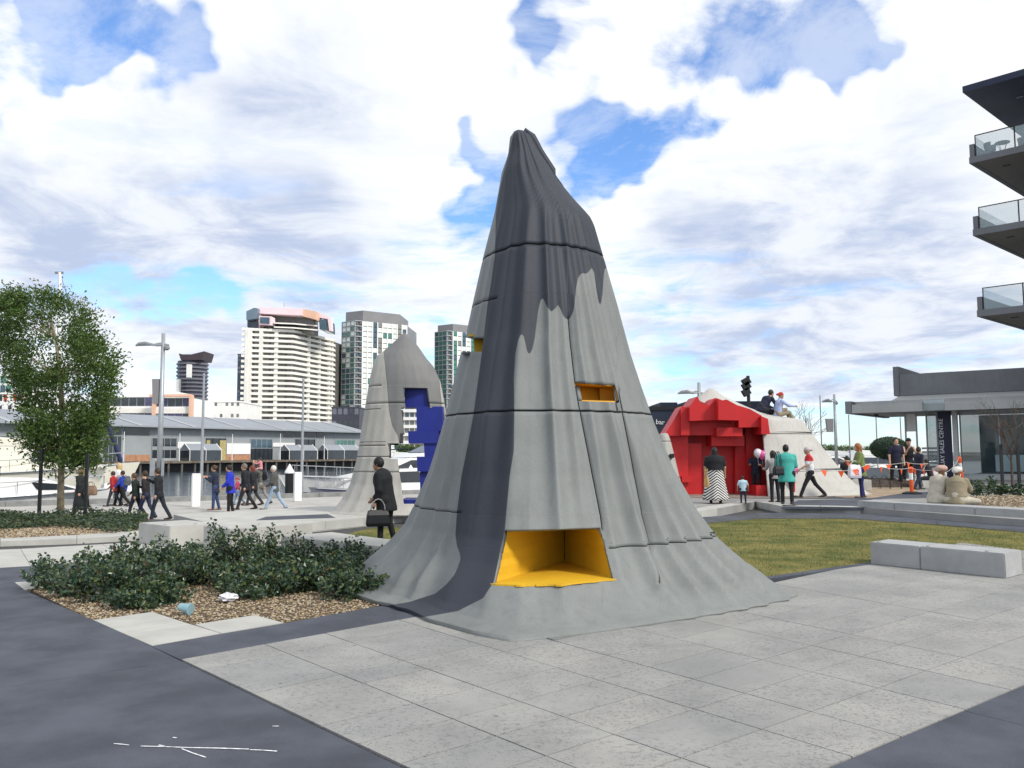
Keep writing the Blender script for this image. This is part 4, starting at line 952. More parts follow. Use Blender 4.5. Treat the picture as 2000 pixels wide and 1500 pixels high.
def block(name, label, cat, x0, x1, ytop, Y, D, m, nf, nc, mats, z0=0., group=None, fill=.6, hf=.5, slab_m=None, weights=None, slab_h=.5, out=.4):
    A, B = xy(x0, Y), xy(x1, Y); zt = zat((x0+x1)/2, ytop, Y)
    t = thing(name, label, cat, ((A.x+B.x)/2, A.y+D/2, z0), group)
    MB().box(A.x, B.x, A.y, A.y+D, z0, zt).build('wall', m, t)
    MB().box(A.x-.2, B.x+.2, A.y-.2, A.y+D+.2, zt, zt+.5).build('parapet', m, t)
    facade(t, A, B, z0, zt, nf, nc, mats, slab_m, fill=fill, hf=hf, inset=.06, weights=weights, slab_h=slab_h, out=out)
    return t
block('slim_tower', 'slim dark tower beside the cream apartment tower', 'tower', 462, 479, 693, 460., 20, M_dk, 26, 3, [M_glassb, M_glassd, M_dk2], fill=.8, hf=.6)
block('low_building', 'white low office block with small dark windows across the water', 'building', 373, 470, 786, 300., 25, M_wht, 5, 9, [M_grayglass, M_wht, M_grayglass2], fill=.45, hf=.3)
t = block('office_building', 'low office building with orange framed purple window bands', 'building', 205, 298, 776, 262., 25, M_wht, 4, 6, [M_glassd, mat('violet_glazing', (0.09, 0.085, 0.17), .2, .2, .3)], fill=.95, hf=.55, slab_m=M_cream, slab_h=1.6, out=.35)
for (x0, x1, y0, y1) in ((297.5, 372, 776, 814),):
    A, B = xy(298, 258), xy(371, 258); z1 = zat(335, 777, 258)
    MB().box(A.x, B.x, A.y, A.y+20, 0, z1).build('wing', M_wht, t)
    facade(t, A, B, 0, z1, 4, 5, [MATS['violet_glazing'], M_glassd], M_cream, slab_h=1.6, out=.35, fill=.95, hf=.55, inset=.06)
    for x in (299, 371): p = xy(x, 256.5); MB().box(p.x-.4, p.x+.4, p.y, p.y+2, 0, z1+.8).build('frame', M_orange, t)
    MB().box(A.x-.4, B.x+.4, A.y-1.8, A.y+1, z1+.2, z1+1.0).build('frame', M_orange, t)
A, B = xy(240, 275), xy(296, 275); z1 = zat(270, 747, 275); MB().box(A.x, B.x, A.y, A.y+18, 0, z1).build('plant_room', M_wht, t); A = xy(296, 280); B = xy(332, 280); MB().box(A.x, B.x, A.y, A.y+18, 0, zat(310, 763, 280)).build('plant_room', M_wht, t)
M_col = [M_wht, M_glassd, mat('red_panel', (0.5, 0.08, 0.05), .6), M_orange, M_glassb]
block('apartment_block', 'white apartment block with small coloured panels at the far left', 'building', -80, 52, 770, 250., 25, M_wht, 6, 14, M_col, weights=[3, 4, 1, 1, 2], fill=.7, hf=.6)
block('glass_block', 'pale glazed block rising behind the left apartment block', 'building', -60, 44, 734, 330., 25, M_glw, 9, 9, [M_glassb, M_glw, M_glassg], fill=.85, hf=.8)
block('dark_building', 'low dark building between the two apartment towers', 'building', 648, 702, 797, 330., 20, M_dk, 4, 5, [M_glassd, M_dk2], fill=.7, hf=.5)
block('apartment_block', 'beige balcony apartments seen through the arch sculpture', 'building', 770, 850, 790, 250., 20, M_cream, 7, 8, [M_grayglass, M_glassb, M_grayglass3], fill=.75, hf=.6, slab_m=M_wht, slab_h=.9, out=1.0)
block('glass_block', 'small dark glazed block behind the beige balcony apartments', 'building', 786, 812, 745, 330., 20, M_glassb, 14, 4, [M_glassd, M_glassb, M_glw], fill=.8, hf=.7)

# tall white mast with stay far behind the tree
p = P(114, 900, 120.); mt = thing('sail_mast', 'tall white sailing mast with a stay, behind the street tree', 'mast', (p.x, p.y, ZW))
a = P(117, 532, 120.); MB().tube([(p.x, p.y, ZW), a], [.36, .26], 8).build('pole', M_white, mt)
MB().tube([a, P(150, 640, 121.)], .05, 6).build('stay', M_grey, mt); MB().box(a.x-.7, a.x+.5, a.y-.1, a.y+.1, a.z-.2, a.z+.1).build('spreader', M_grey, mt)

# ================================================================== HARBOUR FURNITURE
def mooring_pile(x, ytop, ybase, lab, Y):
    p = P(x, ybase, Y); zt = P(x, ytop, Y).z; r = .26
    t = thing('mooring_pile', lab, 'mooring pile', (p.x, p.y, ZW), 'black mooring piles with white caps')
    MB().lathe((p.x, p.y, ZW-.5), [(r, 0), (r, zt-.55-ZW+.5)], 12).build('shaft', M_black, t, smooth=False)
    MB().lathe((p.x, p.y, zt-.55), [(r*1.15, 0), (r*1.15, .06), (.02, .55)], 12).build('cap', M_white, t)
mooring_pile(565, 906, 955, 'black mooring pile with white pointed cap beside the white pylon', 49.5)
mooring_pile(802, 908, 950, 'black mooring pile with white pointed cap seen under the blue arch', 52.)
def pylon(x, ytop, lab):
    p = G(x, {382: 981, 581: 971}[x], ZP+.2); q = P(x, ytop, p.y); w = .115
    t = thing('white_pylon', lab, 'pylon', (p.x, p.y, ZP), 'white pylons on the quay edge')
    MB().obox((p.x, p.y, (q.z+ZP)/2), (w*1.3, w*.76, 0), (-w*.5, w*.86, 0), (0, 0, (q.z-ZP)/2)).build('post', M_white, t, bevel=.02)
    MB().obox((p.x, p.y, q.z+.02), (w*1.22, w*.7, 0), (-w*.46, w*.8, 0), (0, 0, .03)).build('cap', M_white, t)
pylon(382, 927, 'white rectangular pylon on the quay edge beside the thin flagpole at left'); pylon(581, 924, 'white rectangular pylon on the quay edge near the old man in jeans')
for (x, y0, yb, xt, lab) in ((392.5, 733, 968, 397, 'slim grey flagpole beside the left white pylon'), (589, 742, 962, 591, 'slim grey flagpole beside the right white pylon')):
    p = G(x, yb, ZP+.2); q = P(xt, y0, p.y)
    t = thing('flagpole', lab, 'flagpole', (p.x, p.y, ZP), 'slim grey flagpoles on the quay')
    MB().tube([(p.x, p.y, ZP), (p.x, p.y, q.z)], [.085, .05], 10).build('pole', M_steel, t); MB().lathe((p.x, p.y, q.z), [(.07, -.02), (.07, .06), (.02, .1)], 8).build('finial', M_steel, t)
def street_lamp(p, h, lab, arm, box=None, scale=1.0, signs=False, group='grey street lamps with winged heads'):
    t = thing('street_lamp', lab, 'street lamp', p, group); p = Vector(p)
    MB().tube([p, p+Vector((0, 0, h*.45)), p+Vector((0, 0, h))], [.13*scale, .11*scale, .08*scale], 12).build('pole', M_steel, t, smooth=True)
    MB().lathe(p, [(.2*scale, 0), (.2*scale, .05), (.14*scale, .07)], 12).build('base_plate', M_steel, t)
    z = h-.55*scale; a = arm*scale
    V = [(0, -.12, z), (a*.25, -.16, z-.03), (a*.6, -.22, z+.10), (a*.85, -.2, z+.07), (a*1.02, -.05, z-.04), (a*1.02, .05, z-.04), (a*.85, .2, z+.07), (a*.6, .22, z+.10), (a*.25, .16, z-.03), (0, .12, z)]
    MB().prism([p+Vector((v[0], v[1], v[2])) for v in V], (0, 0, .07*scale)).build('lamp_head', M_steel, t)
    MB().tube([p+Vector((-a*.22, 0, z+.02)), p+Vector((a*.12, 0, z+.12)), p+Vector((a*.35, 0, z+.05))], .04*scale, 8).build('bracket', M_steel, t)
    MB().lathe(p+Vector((-a*.14, 0, z-.22*scale)), [(.05, 0), (.13*scale, .06*scale), (.13*scale, .16*scale), (.05, .22*scale)], 10).build('camera_dome', M_grey, t)
    if box: MB().prism([p+Vector((box*.12, -.1, h*.72)), p+Vector((box*.48, -.1, h*.72)), p+Vector((box*.42, -.1, h*.57)), p+Vector((box*.14, -.1, h*.57))], (0, .2, 0)).build('speaker_box', M_grey, t)
    if signs:
        MB().box(p.x-.42, p.x-.16, p.y-.17, p.y-.14, p.z+1.15, p.z+2.0).build('sign_plate', M_steel, t); MB().box(p.x+.16, p.x+.3, p.y-.17, p.y-.14, p.z+1.15, p.z+2.0).build('sign_plate', M_steel, t)
    return t
p = G(308, 958, ZP); p = P(310, 960, 43); street_lamp((p.x, p.y, ZP), P(317, 651, 43).z-ZP, 'tall grey street lamp with winged head on the quay at left', -1.2, -1, 1.15, True)
p = P(1370, 970, 42); street_lamp((p.x, p.y, ZT), P(1367, 747, 42).z-ZT, 'grey street lamp rising behind the red sculpture peak', -1.05, None)
p = P(1635, 930, 43); street_lamp((p.x, p.y, ZT), P(1631, 770, 43).z-ZT, 'grey street lamp with speaker box behind the pale cloth slope', -.9, -1, .7)
# black floodlight pole
p = P(1467, 960, 45); fp = thing('floodlight_pole', 'black pole with three floodlights behind the red sculpture', 'floodlight pole', (p.x, p.y, ZT))
h = P(1466, 734, 45).z; MB().tube([(p.x, p.y, ZT), (p.x, p.y, h)], .09, 10).build('pole', M_black, fp)
for y in (745, 754, 766):
    q = P(1459, y, 45); MB().obox((q.x-.05, q.y, q.z), (.17, 0, .10), (0, .16, 0), (-.09, 0, .16)).build('floodlight', M_black, fp); MB().tube([(q.x, q.y, q.z), (p.x, q.y, q.z)], .03, 6).build('bracket', M_black, fp)

# ---- dark bar building behind the red sculpture
M_navy = mat('navy_cladding', (0.018, 0.026, 0.05), .6, .1, 1)
YB = 52.
b0, b1 = P(1215, 960, YB), P(1512, 960, YB); bz = zat(1300, 797, YB)
bar = thing('bar_building', 'dark navy bar building with white lettering behind the red sculpture', 'building', ((b0.x+b1.x)/2, YB+4, 0))
MB().box(b0.x, P(1345, 900, YB).x, YB, YB+8, 0, bz).build('wall', M_navy, bar)
q = P(1290, 786, YB+1); q2 = P(1323, 786, YB+1); MB().box(q.x, q2.x, YB+1, YB+5, bz, q.z).build('roof_box', M_navy, bar)
q = P(1440, 786, YB); MB().box(P(1345, 900, YB).x+.02, b1.x, YB+.3, YB+8, 0, zat(1440, 783, YB)).build('wall', M_navy, bar)
MB().box(b0.x-.1, P(1345, 900, YB).x, YB-.1, YB+.2, bz-.12, bz+.1).build('parapet', M_black, bar)
def text_mesh(body, size, name, m, parent, loc, rot, extrude=.01):
    cu = bpy.data.curves.new(name, 'FONT'); cu.body = body; cu.size = size; cu.extrude = extrude; cu.resolution_u = 2
    to = bpy.data.objects.new(name, cu); COL.objects.link(to)
    me = bpy.data.meshes.new_from_object(to.evaluated_get(bpy.context.evaluated_depsgraph_get())); bpy.data.objects.remove(to); bpy.data.curves.remove(cu)
    me.materials.clear(); me.materials.append(m); o = new_obj(name, me, parent); o.location = Vector(loc)-world_loc(parent); o.rotation_euler = rot; return o
q = P(1265, 827, YB-.05); text_mesh('sh bar', .42, 'lettering', M_white, bar, (q.x, YB-.06, q.z), (R(90), R(4), 0))

# ================================================================== YACHTS
M_gel = mat('white_gelcoat', (0.82, 0.82, 0.80), .22, .03, .6, spec=.6, coat=.4)
M_gel2 = mat('cream_gelcoat', (0.76, 0.73, 0.62), .25, .04, .6, spec=.6, coat=.4)
M_hullb = mat('navy_hull', (0.012, 0.02, 0.085), .25, .1, .6, spec=.6, coat=.4)
M_tint = mat('tinted_acrylic', (0.022, 0.027, 0.034), .08, .2, .6, spec=.8)
M_canvas = mat('navy_canvas', (0.03, 0.035, 0.055), .9, .2, 4)
M_chrome = mat('stainless_rail', (0.55, 0.56, 0.58), .25, .05, 3, metal=.8)
M_clear = mat('clear_vinyl', (0.60, 0.60, 0.57), .3, .2, 2, spec=.6)
def yacht(label, bow, heading, L, B, fb, hull_m=None, cabin=None, fly=None, bimini=None, upper=M_gel, rails=True, group='white motor yachts moored at the quay', arch=False, boot=None, canopy=None):
    """bow = xy of the stem; heading = unit vector from stern to bow; profiles are (x from stern 0..1, height) in fractions of L and metres"""
    h = Vector((heading[0], heading[1], 0)).normalized(); sd_ = Vector((-h.y, h.x, 0)); st = Vector((bow[0], bow[1], 0))-h*L
    def w(x, y, z): return st+h*(x*L)+sd_*y+Vector((0, 0, ZW+z))
    t = thing('motor_yacht', label, 'yacht', w(.45, 0, 0), group)
    N = 18; V = []; F = []
    for i in range(N+1):
        u = i/N; hb = B/2*(1-max(0, (u-.42)/.58)**2.3)+.02; sz = fb*(1+.42*max(0, u-.3)**1.6)
        rk = .045*u**3
        for (ky, kz) in ((-1, 1), (-.97, .55), (-.84, .12), (-.7, -.25), (.7, -.25), (.84, .12), (.97, .55), (1, 1)):
            V.append(w(u*(1-.06)+rk*1.35*kz*u+(.02 if kz > .9 else 0)*u, hb*ky*(1-.35*u*(1-max(kz, 0))), sz*kz if kz > 0 else kz))
    for i in range(N):
        for k in range(7): F.append((i*8+k, i*8+k+1, i*8+8+k+1, i*8+8+k))
        F.append((i*8+7, i*8, i*8+8, i*8+15))
    F.append(tuple(range(8))[::-1]); F.append(tuple(N*8+k for k in range(8)))
    hull = MB().add(V, F).build('hull', hull_m or upper, t, smooth=False)
    MB().tube([w(u, B/2*(1-max(0, (u-.42)/.58)**2.3)+.05, fb*(1+.42*max(0, u-.3)**1.6)-.06) for u in np.linspace(0, .97, 14)], .045, 6).build('rub_rail', M_chrome, hull)
    MB().tube([w(u, -(B/2*(1-max(0, (u-.42)/.58)**2.3)+.05), fb*(1+.42*max(0, u-.3)**1.6)-.06) for u in np.linspace(0, .97, 14)], .045, 6).build('rub_rail', M_chrome, hull)
    for i in range(4):
        u = .42+.09*i
        for s in (-1, 1):
            hb = B/2*(1-max(0, (u-.42)/.58)**2.3)+.03
            MB().prism([w(u, s*hb, fb*.62), w(u+.045, s*(hb-.02), fb*.63), w(u+.045, s*(hb-.02), fb*.76), w(u, s*hb, fb*.76)], sd_*(-s*.08)).build('porthole', M_tint, hull)
    def solid(name, prof, wd, m, parent=t, taper=0.0):
        n = len(prof); zc = min(p[1] for p in prof)
        pts = []
        for s in (-1, 1):
            for (x, z) in prof: pts.append(w(x, s*(wd/2-taper*(z-zc)), z))
        F = [list(range(n))[::-1], list(range(n, 2*n))]+[(i, (i+1) % n, n+(i+1) % n, n+i) for i in range(n)]
        return MB().add(pts, F).build(name, m, parent, bevel=.04)
    if cabin:
        c = solid('cabin', cabin['body'], B*.74, upper, taper=.12)
        for q in cabin.get('glass', []):
            solid('side_window', q, B*.74+.06, M_tint, c, taper=.12)
    if fly:
        f = solid('flybridge', fly['body'], B*.66, upper)
        for q in fly.get('glass', []): solid('windscreen', q, B*.6, M_tint, f)
    if bimini:
        x0, x1, z = bimini; b = solid('bimini', [(x0, z-.1), (x0+.02, z), ((x0+x1)/2, z+.12), (x1-.02, z), (x1, z-.1), ((x0+x1)/2, z+.02)], B*.7, M_canvas)
        for x in (x0+.01, x1-.01):
            for s in (-1, 1): MB().tube([w(x, s*B*.33, fb+.2), w(x, s*B*.33, z-.05)], .03, 6).build('bimini_post', M_black, b)
    if canopy:
        x0, x1, z0, z1 = canopy; b = solid('cockpit_cover', [(x0, z0), (x1+.05, z0), (x1, z1-.12), (x0+.03, z1-.12)], B*.68, M_clear); solid('cover_roof', [(x0+.02, z1-.14), (x1+.01, z1-.14), (x1, z1), (x0+.04, z1+.04)], B*.70, M_canvas, b)
    if arch:
        x, z0, z1 = arch
        a = MB().tube([w(x, -B*.3, z0), w(x-.02, -B*.27, z1), w(x-.02, B*.27, z1), w(x, B*.3, z0)], .09, 8).build('radar_arch', upper, t)
        MB().lathe(w(x-.02, 0, z1-ZW+ZW), [(.05, 0), (.32, .08), (.32, .22), (.1, .32)], 12).build('radar_dome', upper, a)
        MB().lathe(w(x-.02, -.5, z1), [(.03, 0), (.2, .12), (.2, .3), (.05, .42)], 10).build('radar_dome', M_tint, a)
    if rails:
        for s in (-1, 1):
            pts = [w(u, s*(B/2*(1-max(0, (u-.42)/.58)**2.3)*.93), fb*(1+.42*max(0, u-.3)**1.6)+.6) for u in np.linspace(.5, .96, 8)]
            r = MB().tube(pts, .022, 5).build('rail', M_chrome, t)
            for u in np.linspace(.5, .96, 7):
                hb = s*(B/2*(1-max(0, (u-.42)/.58)**2.3)*.93); zz = fb*(1+.42*max(0, u-.3)**1.6)
                MB().tube([w(u, hb, zz-.02), w(u, hb, zz+.6)], .018, 5).build('stanchion', M_chrome, r)
    return t
cab = lambda z, a=.16, b=.72: {'body': [(a, z-.1), (b+.08, z-.1), (b, z+.35), (b-.16, z+1.15), (a+.04, z+1.25)], 'glass': [[(a+.07, z+.42), (b-.05, z+.42), (b-.17, z+1.02), (a+.09, z+1.06)]]}
qd = Vector((-.863, -.505, 0))
p = P(553, 930, 50.5)
yacht('large white motor yacht with tinted windows moored behind the right white pylon', (p.x, p.y), qd, 15, 4.3, 1.7, cabin={'body': [(.1, 1.6), (.80, 1.75), (.66, 2.15), (.50, 3.05), (.12, 3.15)], 'glass': [[(.24, 2.25), (.62, 2.15), (.49, 2.92), (.27, 2.92)]]},
      fly={'body': [(.12, 3.1), (.50, 3.08), (.40, 3.5), (.14, 3.65)], 'glass': [[(.36, 3.45), (.43, 3.4), (.36, 3.85), (.33, 3.85)]]}, arch=(.24, 3.5, 4.25))
p = P(735, 945, 49.5)
yacht('white and grey motor cruiser partly behind the arch sculpture, in front of the large yacht', (P(608, 945, 49).x, P(608, 945, 49).y), qd, 8.5, 2.9, 1.15, hull_m=mat('grey_hull', (0.28, 0.29, 0.31), .3, .06, .6, coat=.3), cabin=cab(1.2))
p = P(573, 950, 49.)
yacht('navy blue speedboat hull lying between mooring pile and white yacht', (P(592, 950, 48.4).x, P(592, 950, 48.4).y), qd, 6.5, 2.3, .95, hull_m=M_hullb, rails=False, cabin={'body': [(.3, .9), (.66, .95), (.52, 1.45), (.34, 1.4)], 'glass': [[(.5, 1.1), (.62, 1.0), (.53, 1.4), (.46, 1.4)]]})
p = P(262, 940, 45.5)
yacht('white motor cruiser with dark blue bimini moored beside the quay at far left', (P(222, 985, 42).x, P(222, 985, 42).y), -qd, 12, 3.5, 1.4, cabin={'body': [(.55, 1.35), (.92, 1.6), (.82, 1.9), (.74, 2.25), (.57, 2.3)], 'glass': [[(.72, 1.72), (.86, 1.7), (.79, 1.98), (.7, 2.08)]]}, bimini=(.40, .60, 2.85))
yacht('tall cream flybridge yacht with covered cockpit behind the street tree', (P(262, 930, 50).x, P(262, 930, 50).y), -qd, 15, 4.6, 2.35, upper=M_gel2, cabin={'body': [(.50, 2.3), (.90, 2.6), (.80, 2.95), (.72, 3.85), (.52, 3.85)], 'glass': [[(.64, 3.0), (.80, 2.9), (.71, 3.65), (.65, 3.65)]]},
      fly={'body': [(.36, 3.8), (.76, 3.8), (.70, 4.15), (.5, 4.35), (.38, 4.2)]}, canopy=(.36, .54, 2.4, 3.8), arch=(.52, 4.1, 4.7))
yacht('small white speedboat with raked windscreen behind the children', (P(250, 968, 41.5).x, P(250, 968, 41.5).y), Vector((.5, -.86, 0)), 7.5, 2.5, 1.25, cabin={'body': [(.3, 1.2), (.72, 1.25), (.55, 1.85), (.34, 1.8)], 'glass': [[(.5, 1.42), (.68, 1.32), (.56, 1.78), (.46, 1.78)]]}, rails=False)
# more boats across the basin on the right and beyond the arch
for i, (x, Y, L, lab) in enumerate(((1608, 86, 12, 'distant white yacht at the foot of the pale cloth slope'), (1672, 105, 14, 'distant white yacht behind the seated people in black'), (1715, 88, 11, 'distant white yacht left of the round topiary bush'), (1755, 120, 13, 'distant white yacht behind the round topiary bush'), (836, 80, 12, 'white yacht with dark blue cover seen under the blue arch'))):
    q = P(x, 900, Y); yacht(lab, (q.x+L*.5, q.y), Vector((1, .15*(-1)**i, 0)), L, 3.6, 1.7, cabin=cab(1.7), fly={'body': [(.22, 2.9), (.5, 2.88), (.42, 3.4), (.24, 3.5)]}, rails=False, group='distant white yachts in the basin', bimini=(.1, .5, 3.7) if x == 836 else None)
# far shore on the right: low land, pale sheds, tree clumps, marina poles
shore = struct(MB().prism([(150, 620, -2.5), (900, 620, -2.5), (900, 1200, -2.5), (60, 1200, -2.5)], (0, 0, 3.0)).build('far_shore', M_bank))
for i, (x0, x1, yt, lab) in enumerate(((1590, 1622, 876, 'long low white shed on the far shore, left of the lamp'), (1640, 1672, 878, 'low pale shed on the far shore behind the seated people'), (1672, 1706, 873, 'cream gabled shed on the far shore behind the red haired woman'))):
    Y = 300.; a, b = xy(x0, Y), xy(x1, Y); zt = zat((x0+x1)/2, yt, Y)
    t = thing('far_shed', lab, 'shed', ((a.x+b.x)/2, Y+8, -1.5), 'pale sheds on the far shore')
    MB().box(a.x, b.x, Y, Y+16, ZW-.2, zt-.8).build('wall', M_cream if i else M_wht, t); MB().prism([(a.x-.5, Y-.5, zt-.8), (a.x-.5, Y+16.5, zt-.8), (a.x-.5, Y+8, zt+.3)], (b.x-a.x+1, 0, 0)).build('roof', M_shed2, t)
    for k in range(4): bx('door', M_grayglass, t, a.x+(b.x-a.x)*(k+.3)/4, a.x+(b.x-a.x)*(k+.7)/4, Y-.15, Y+.1, ZW, zt-1.4)
for (x, y0, Y, lab) in ((1606, 772, 70, 'thin grey marina pole beside the far lamp'), (1661, 810, 70, 'thin grey marina pole right of the speaker lamp'), (1714.5, 812, 70, 'thin grey marina pole above the topiary bush'), (1762, 815, 70, 'thin grey marina pole under the concrete canopy')):
    p = P(x, 905, Y); o = MB().tube([(p.x, p.y, ZW-.3), (p.x, p.y, zat(x, y0, Y))], [.06, .045], 8).build('marina_pole', M_grey, None, pivot=(p.x, p.y, ZW)); tag(o, lab, 'pole', 'thin marina poles on the right')

# ================================================================== CONCRETE CANOPY BUILDING
M_rc = mat('raw_concrete', (0.20, 0.205, 0.215), .8, .12, .5, bump=.1, bscale=20, streak=.25)
M_rcp = mat('pale_concrete', (0.42, 0.425, 0.41), .8, .09, .5, bump=.1, bscale=20, streak=.18)
M_soff = mat('soffit', (0.30, 0.30, 0.29), .85, .08, .5)
M_gl = mat('shop_glass', (0.05, 0.085, 0.095), .05, .2, .4, spec=.8, alpha=.5)
M_gl2 = mat('balcony_glass', (0.55, 0.68, 0.70), .05, .05, .5, spec=.6, alpha=.28)
M_navyp = mat('navy_panel', (0.018, 0.018, 0.045), .5, .15, 1)
A = xy(1757, 50.5); B = xy(2080, 45.4); cu_ = (B-A).normalized(); cn = Vector((-cu_.y, cu_.x, 0)); B = A+cu_*16
cb = thing('canopy_building', 'low concrete pavilion with deep flat canopy and dark shop glass', 'building', (A.x+7, A.y+4, ZT))
def cp(s, n, z): return A+cu_*s+cn*n+Vector((0, 0, z))
def cbox(name, m, s0, s1, n0, n1, z0, z1, parent=cb, bevel=0.0): return MB().prism([cp(s0, n0, z0), cp(s1, n0, z0), cp(s1, n1, z0), cp(s0, n1, z0)], (0, 0, z1-z0)).build(name, m, parent, bevel=bevel)
zt_, zm, zl = zat(1760, 731.5, 50.4), zat(1755, 773, 50.5), 4.62
cbox('parapet', M_rc, .05, 16, 0, .3, zm, zt_)
cbox('side_parapet', M_rc, -.28, .04, -.05, 9.5, zm, zat(1752, 716, 50.5))
cbox('roof', M_soff, .05, 16, .31, 9.5, zm-.1, zm+.6)
cbox('planting', mat('hedge_dark', (0.02, 0.035, 0.015), .9, .4, 8, bump=.8, bscale=20), .6, 2.2, 4, 9, zm+.5, zt_+.35)
# sloping white fascia strip then canopy slab
MB().prism([cp(.05, -.02, zm-.02), cp(.05, -2.3, zl+.02), cp(.05, -2.3, zl-.02), cp(.05, .5, zl-.02), cp(.05, .5, zm-.02)], cu_*15.95).build('fascia', M_rcp, cb)
z0c, z1c = 3.93, 4.42
cbox('canopy_edge', M_rcp, -1.65, 2.1, -4.0, -3.7, z0c, z1c); cbox('canopy_edge', M_rcp, 3.2, 16, -4.0, -3.7, z0c, z1c)
cbox('canopy_end', M_rc, -2.0, -1.67, -4.05, 4.5, z0c-.02, z1c+.2)
cbox('canopy_slab', M_soff, -1.66, 16, -3.69, 4.4, z0c+.04, z1c-.06)
cbox('canopy_upstand', M_rcp, -1.66, 16, -3.2, 4.3, z1c-.05, zl)
cbox('light_box', M_gl2, 2.12, 3.18, -3.98, -3.6, z0c+.02, z1c+.12)
cbox('downlight', M_black, -1.2, -1.0, -1, -.8, z0c-.06, z0c+.05)
cbox('awning_bracket', M_steel, -.55, .55, -3.75, -3.62, z1c+.02, z1c+.09)
# ground floor
zf_ = ZT
cbox('column', M_rcp, 3.25, 3.5, -2.5, -2.2, zf_, z0c+.05)
cbox('sign_panel', M_navyp, 2.44, 3.1, -2.0, -1.85, zf_, z0c+.05)
cbox('floor_plinth', M_rcp, 3.5, 16, -2.2, 6, zf_, zf_+.22)
gw = cbox('glass_wall', M_gl, 3.52, 16, -1.95, -1.9, zf_+.22, z0c+.05)
for s in np.arange(3.55, 16, 1.9): cbox('mullion', M_steel, s-.03, s+.03, -2.02, -1.88, zf_+.22, z0c+.05, gw)
cbox('transom', M_steel, 3.52, 16, -2.03, -1.95, zf_+.2, zf_+.32, gw); cbox('transom', M_steel, 3.52, 16, -2.03, -1.95, z0c-.1, z0c+.04, gw)
cbox('interior_floor', M_rcp, 3.5, 16, -1.85, 4.5, zf_+.2, zf_+.24)
for (a, b, c, d, m) in ((6.3, 7.2, -.8, -.6, M_navyp), (8.9, 9.6, .5, .7, M_navyp), (4.6, 5.6, 2.5, 2.6, M_wht), (7.6, 8.7, 3, 3.1, M_glw), (10, 11.2, 2.4, 2.5, M_wht)): cbox('display_panel', m, a, b, c, d, zf_+.24, 2.6+a*.1)
for a in (5.0, 7.9, 10.5): cbox('counter', M_rcp, a, a+1.1, .2, .9, zf_+.24, zf_+1.1)
cbox('interior_back', mat('interior_dark', (0.035, 0.04, 0.042), .9, .4, .6), 3.5, 16, 4.5, 4.7, zf_+.2, z0c)
cbox('frosted_band', mat('frosted_film', (0.20, 0.28, 0.30), .5, .15, .6), 5.2, 9.0, -2.06, -2.035, zf_+.45, zf_+1.35, gw)
for k in range(9):                       # etched arcs on the film
    a0 = [cp(7.0+k*.16+.9*math.sin(u)*.9, -2.065, zf_+.42+.9*(1-math.cos(u))) for u in np.linspace(.2, 1.35, 8)]
    MB().tube(a0, .008, 4).build('etched_line', M_shed2, gw)
for s in (.35, .95, 1.5, 2.05, 2.5): cbox('glass_fin', M_steel, s, s+.07, -.5, -.35, zf_, z0c+.05)
cbox('side_glass', mat('side_glass', (0.30, 0.40, 0.42), .08, .2, .5, spec=.7, alpha=.45), 1.5, 2.7, 0, .05, zf_+.4, z0c)
cbox('blind', M_wht, .38, .93, -.44, -.42, 2.9, z0c)
for k in range(6): cbox('louvre', M_wht, 1.0, 2.0, .6, .64, .75+k*.22, .87+k*.22)
# vertical lettering on the corner
q = cp(2.70, -2.012, zf_+.5); text_mesh('QUAY SALES CENTRE', .30, 'lettering', M_white, cb, q, (R(90), R(-90), math.atan2(cu_.y, cu_.x)), .006)
# rooftop: glass screen, planters, heater, flag pole
for s in (8.6, 10.9, 13.2): cbox('roof_glass', M_gl2, s-2.2, s, 2.0, 2.03, zt_-.1, zt_+.62)
cbox('roof_rail', M_steel, 6.4, 13.3, 1.97, 2.06, zt_+.62, zt_+.68); cbox('roof_planter', M_wht, 6.6, 8.2, 3, 3.6, zt_-.3, zt_+.1)
h0 = cp(9.2, 2.8, zt_); ht = thing('patio_heater', 'black pyramid patio heater on the pavilion roof', 'heater', h0)
for a, b in ((-1, -1), (1, -1), (1, 1), (-1, 1)): MB().tube([h0+Vector((a*.28, b*.28, -.4)), h0+Vector((a*.14, b*.14, 1.35))], .03, 5).build('leg', M_black, ht)
MB().lathe(h0+Vector((0, 0, 1.35)), [(.42, 0), (.42, .04), (.1, .14)], 10).build('hood', M_black, ht); MB().lathe(h0, [(.1, -.3), (.1, 1.3)], 10).build('tube', M_clear, ht)
h1 = cp(8.35, 3.4, zt_); o = MB().tube([h1, h1+Vector((-.5, 0, 2.3))], [.09, .06], 8).build('leaning_pole', M_shed2, None, pivot=h1); tag(o, 'pale leaning pole on the pavilion roof', 'pole')

# ================================================================== APARTMENT BALCONIES, TOP RIGHT
M_apt = mat('apartment_concrete', (0.17, 0.175, 0.19), .75, .1, .4, streak=.2); M_apts = mat('apartment_soffit', (0.21, 0.205, 0.19), .85, .08, .4); M_aptn = mat('apartment_roof_navy', (0.018, 0.026, 0.06), .5, .1, .4)
e1, e2 = Vector((.70, -.714, 0)), Vector((.74, .672, 0))
apt = thing('apartment_building', 'apartment building corner with stacked glass balconies at the right edge', 'building', (30, 42, 0))
def ap(c, a, b, z): return Vector((c[0], c[1], 0))+e1*a+e2*b+Vector((0, 0, z))
def aquad(name, m, c, a0, a1, b0, b1, z0, z1, parent=apt): return MB().prism([ap(c, a0, b0, z0), ap(c, a1, b0, z0), ap(c, a1, b1, z0), ap(c, a0, b1, z0)], (0, 0, z1-z0)).build(name, m, parent)
c0 = P(1893, 319, 41); cc = (c0.x, c0.y)
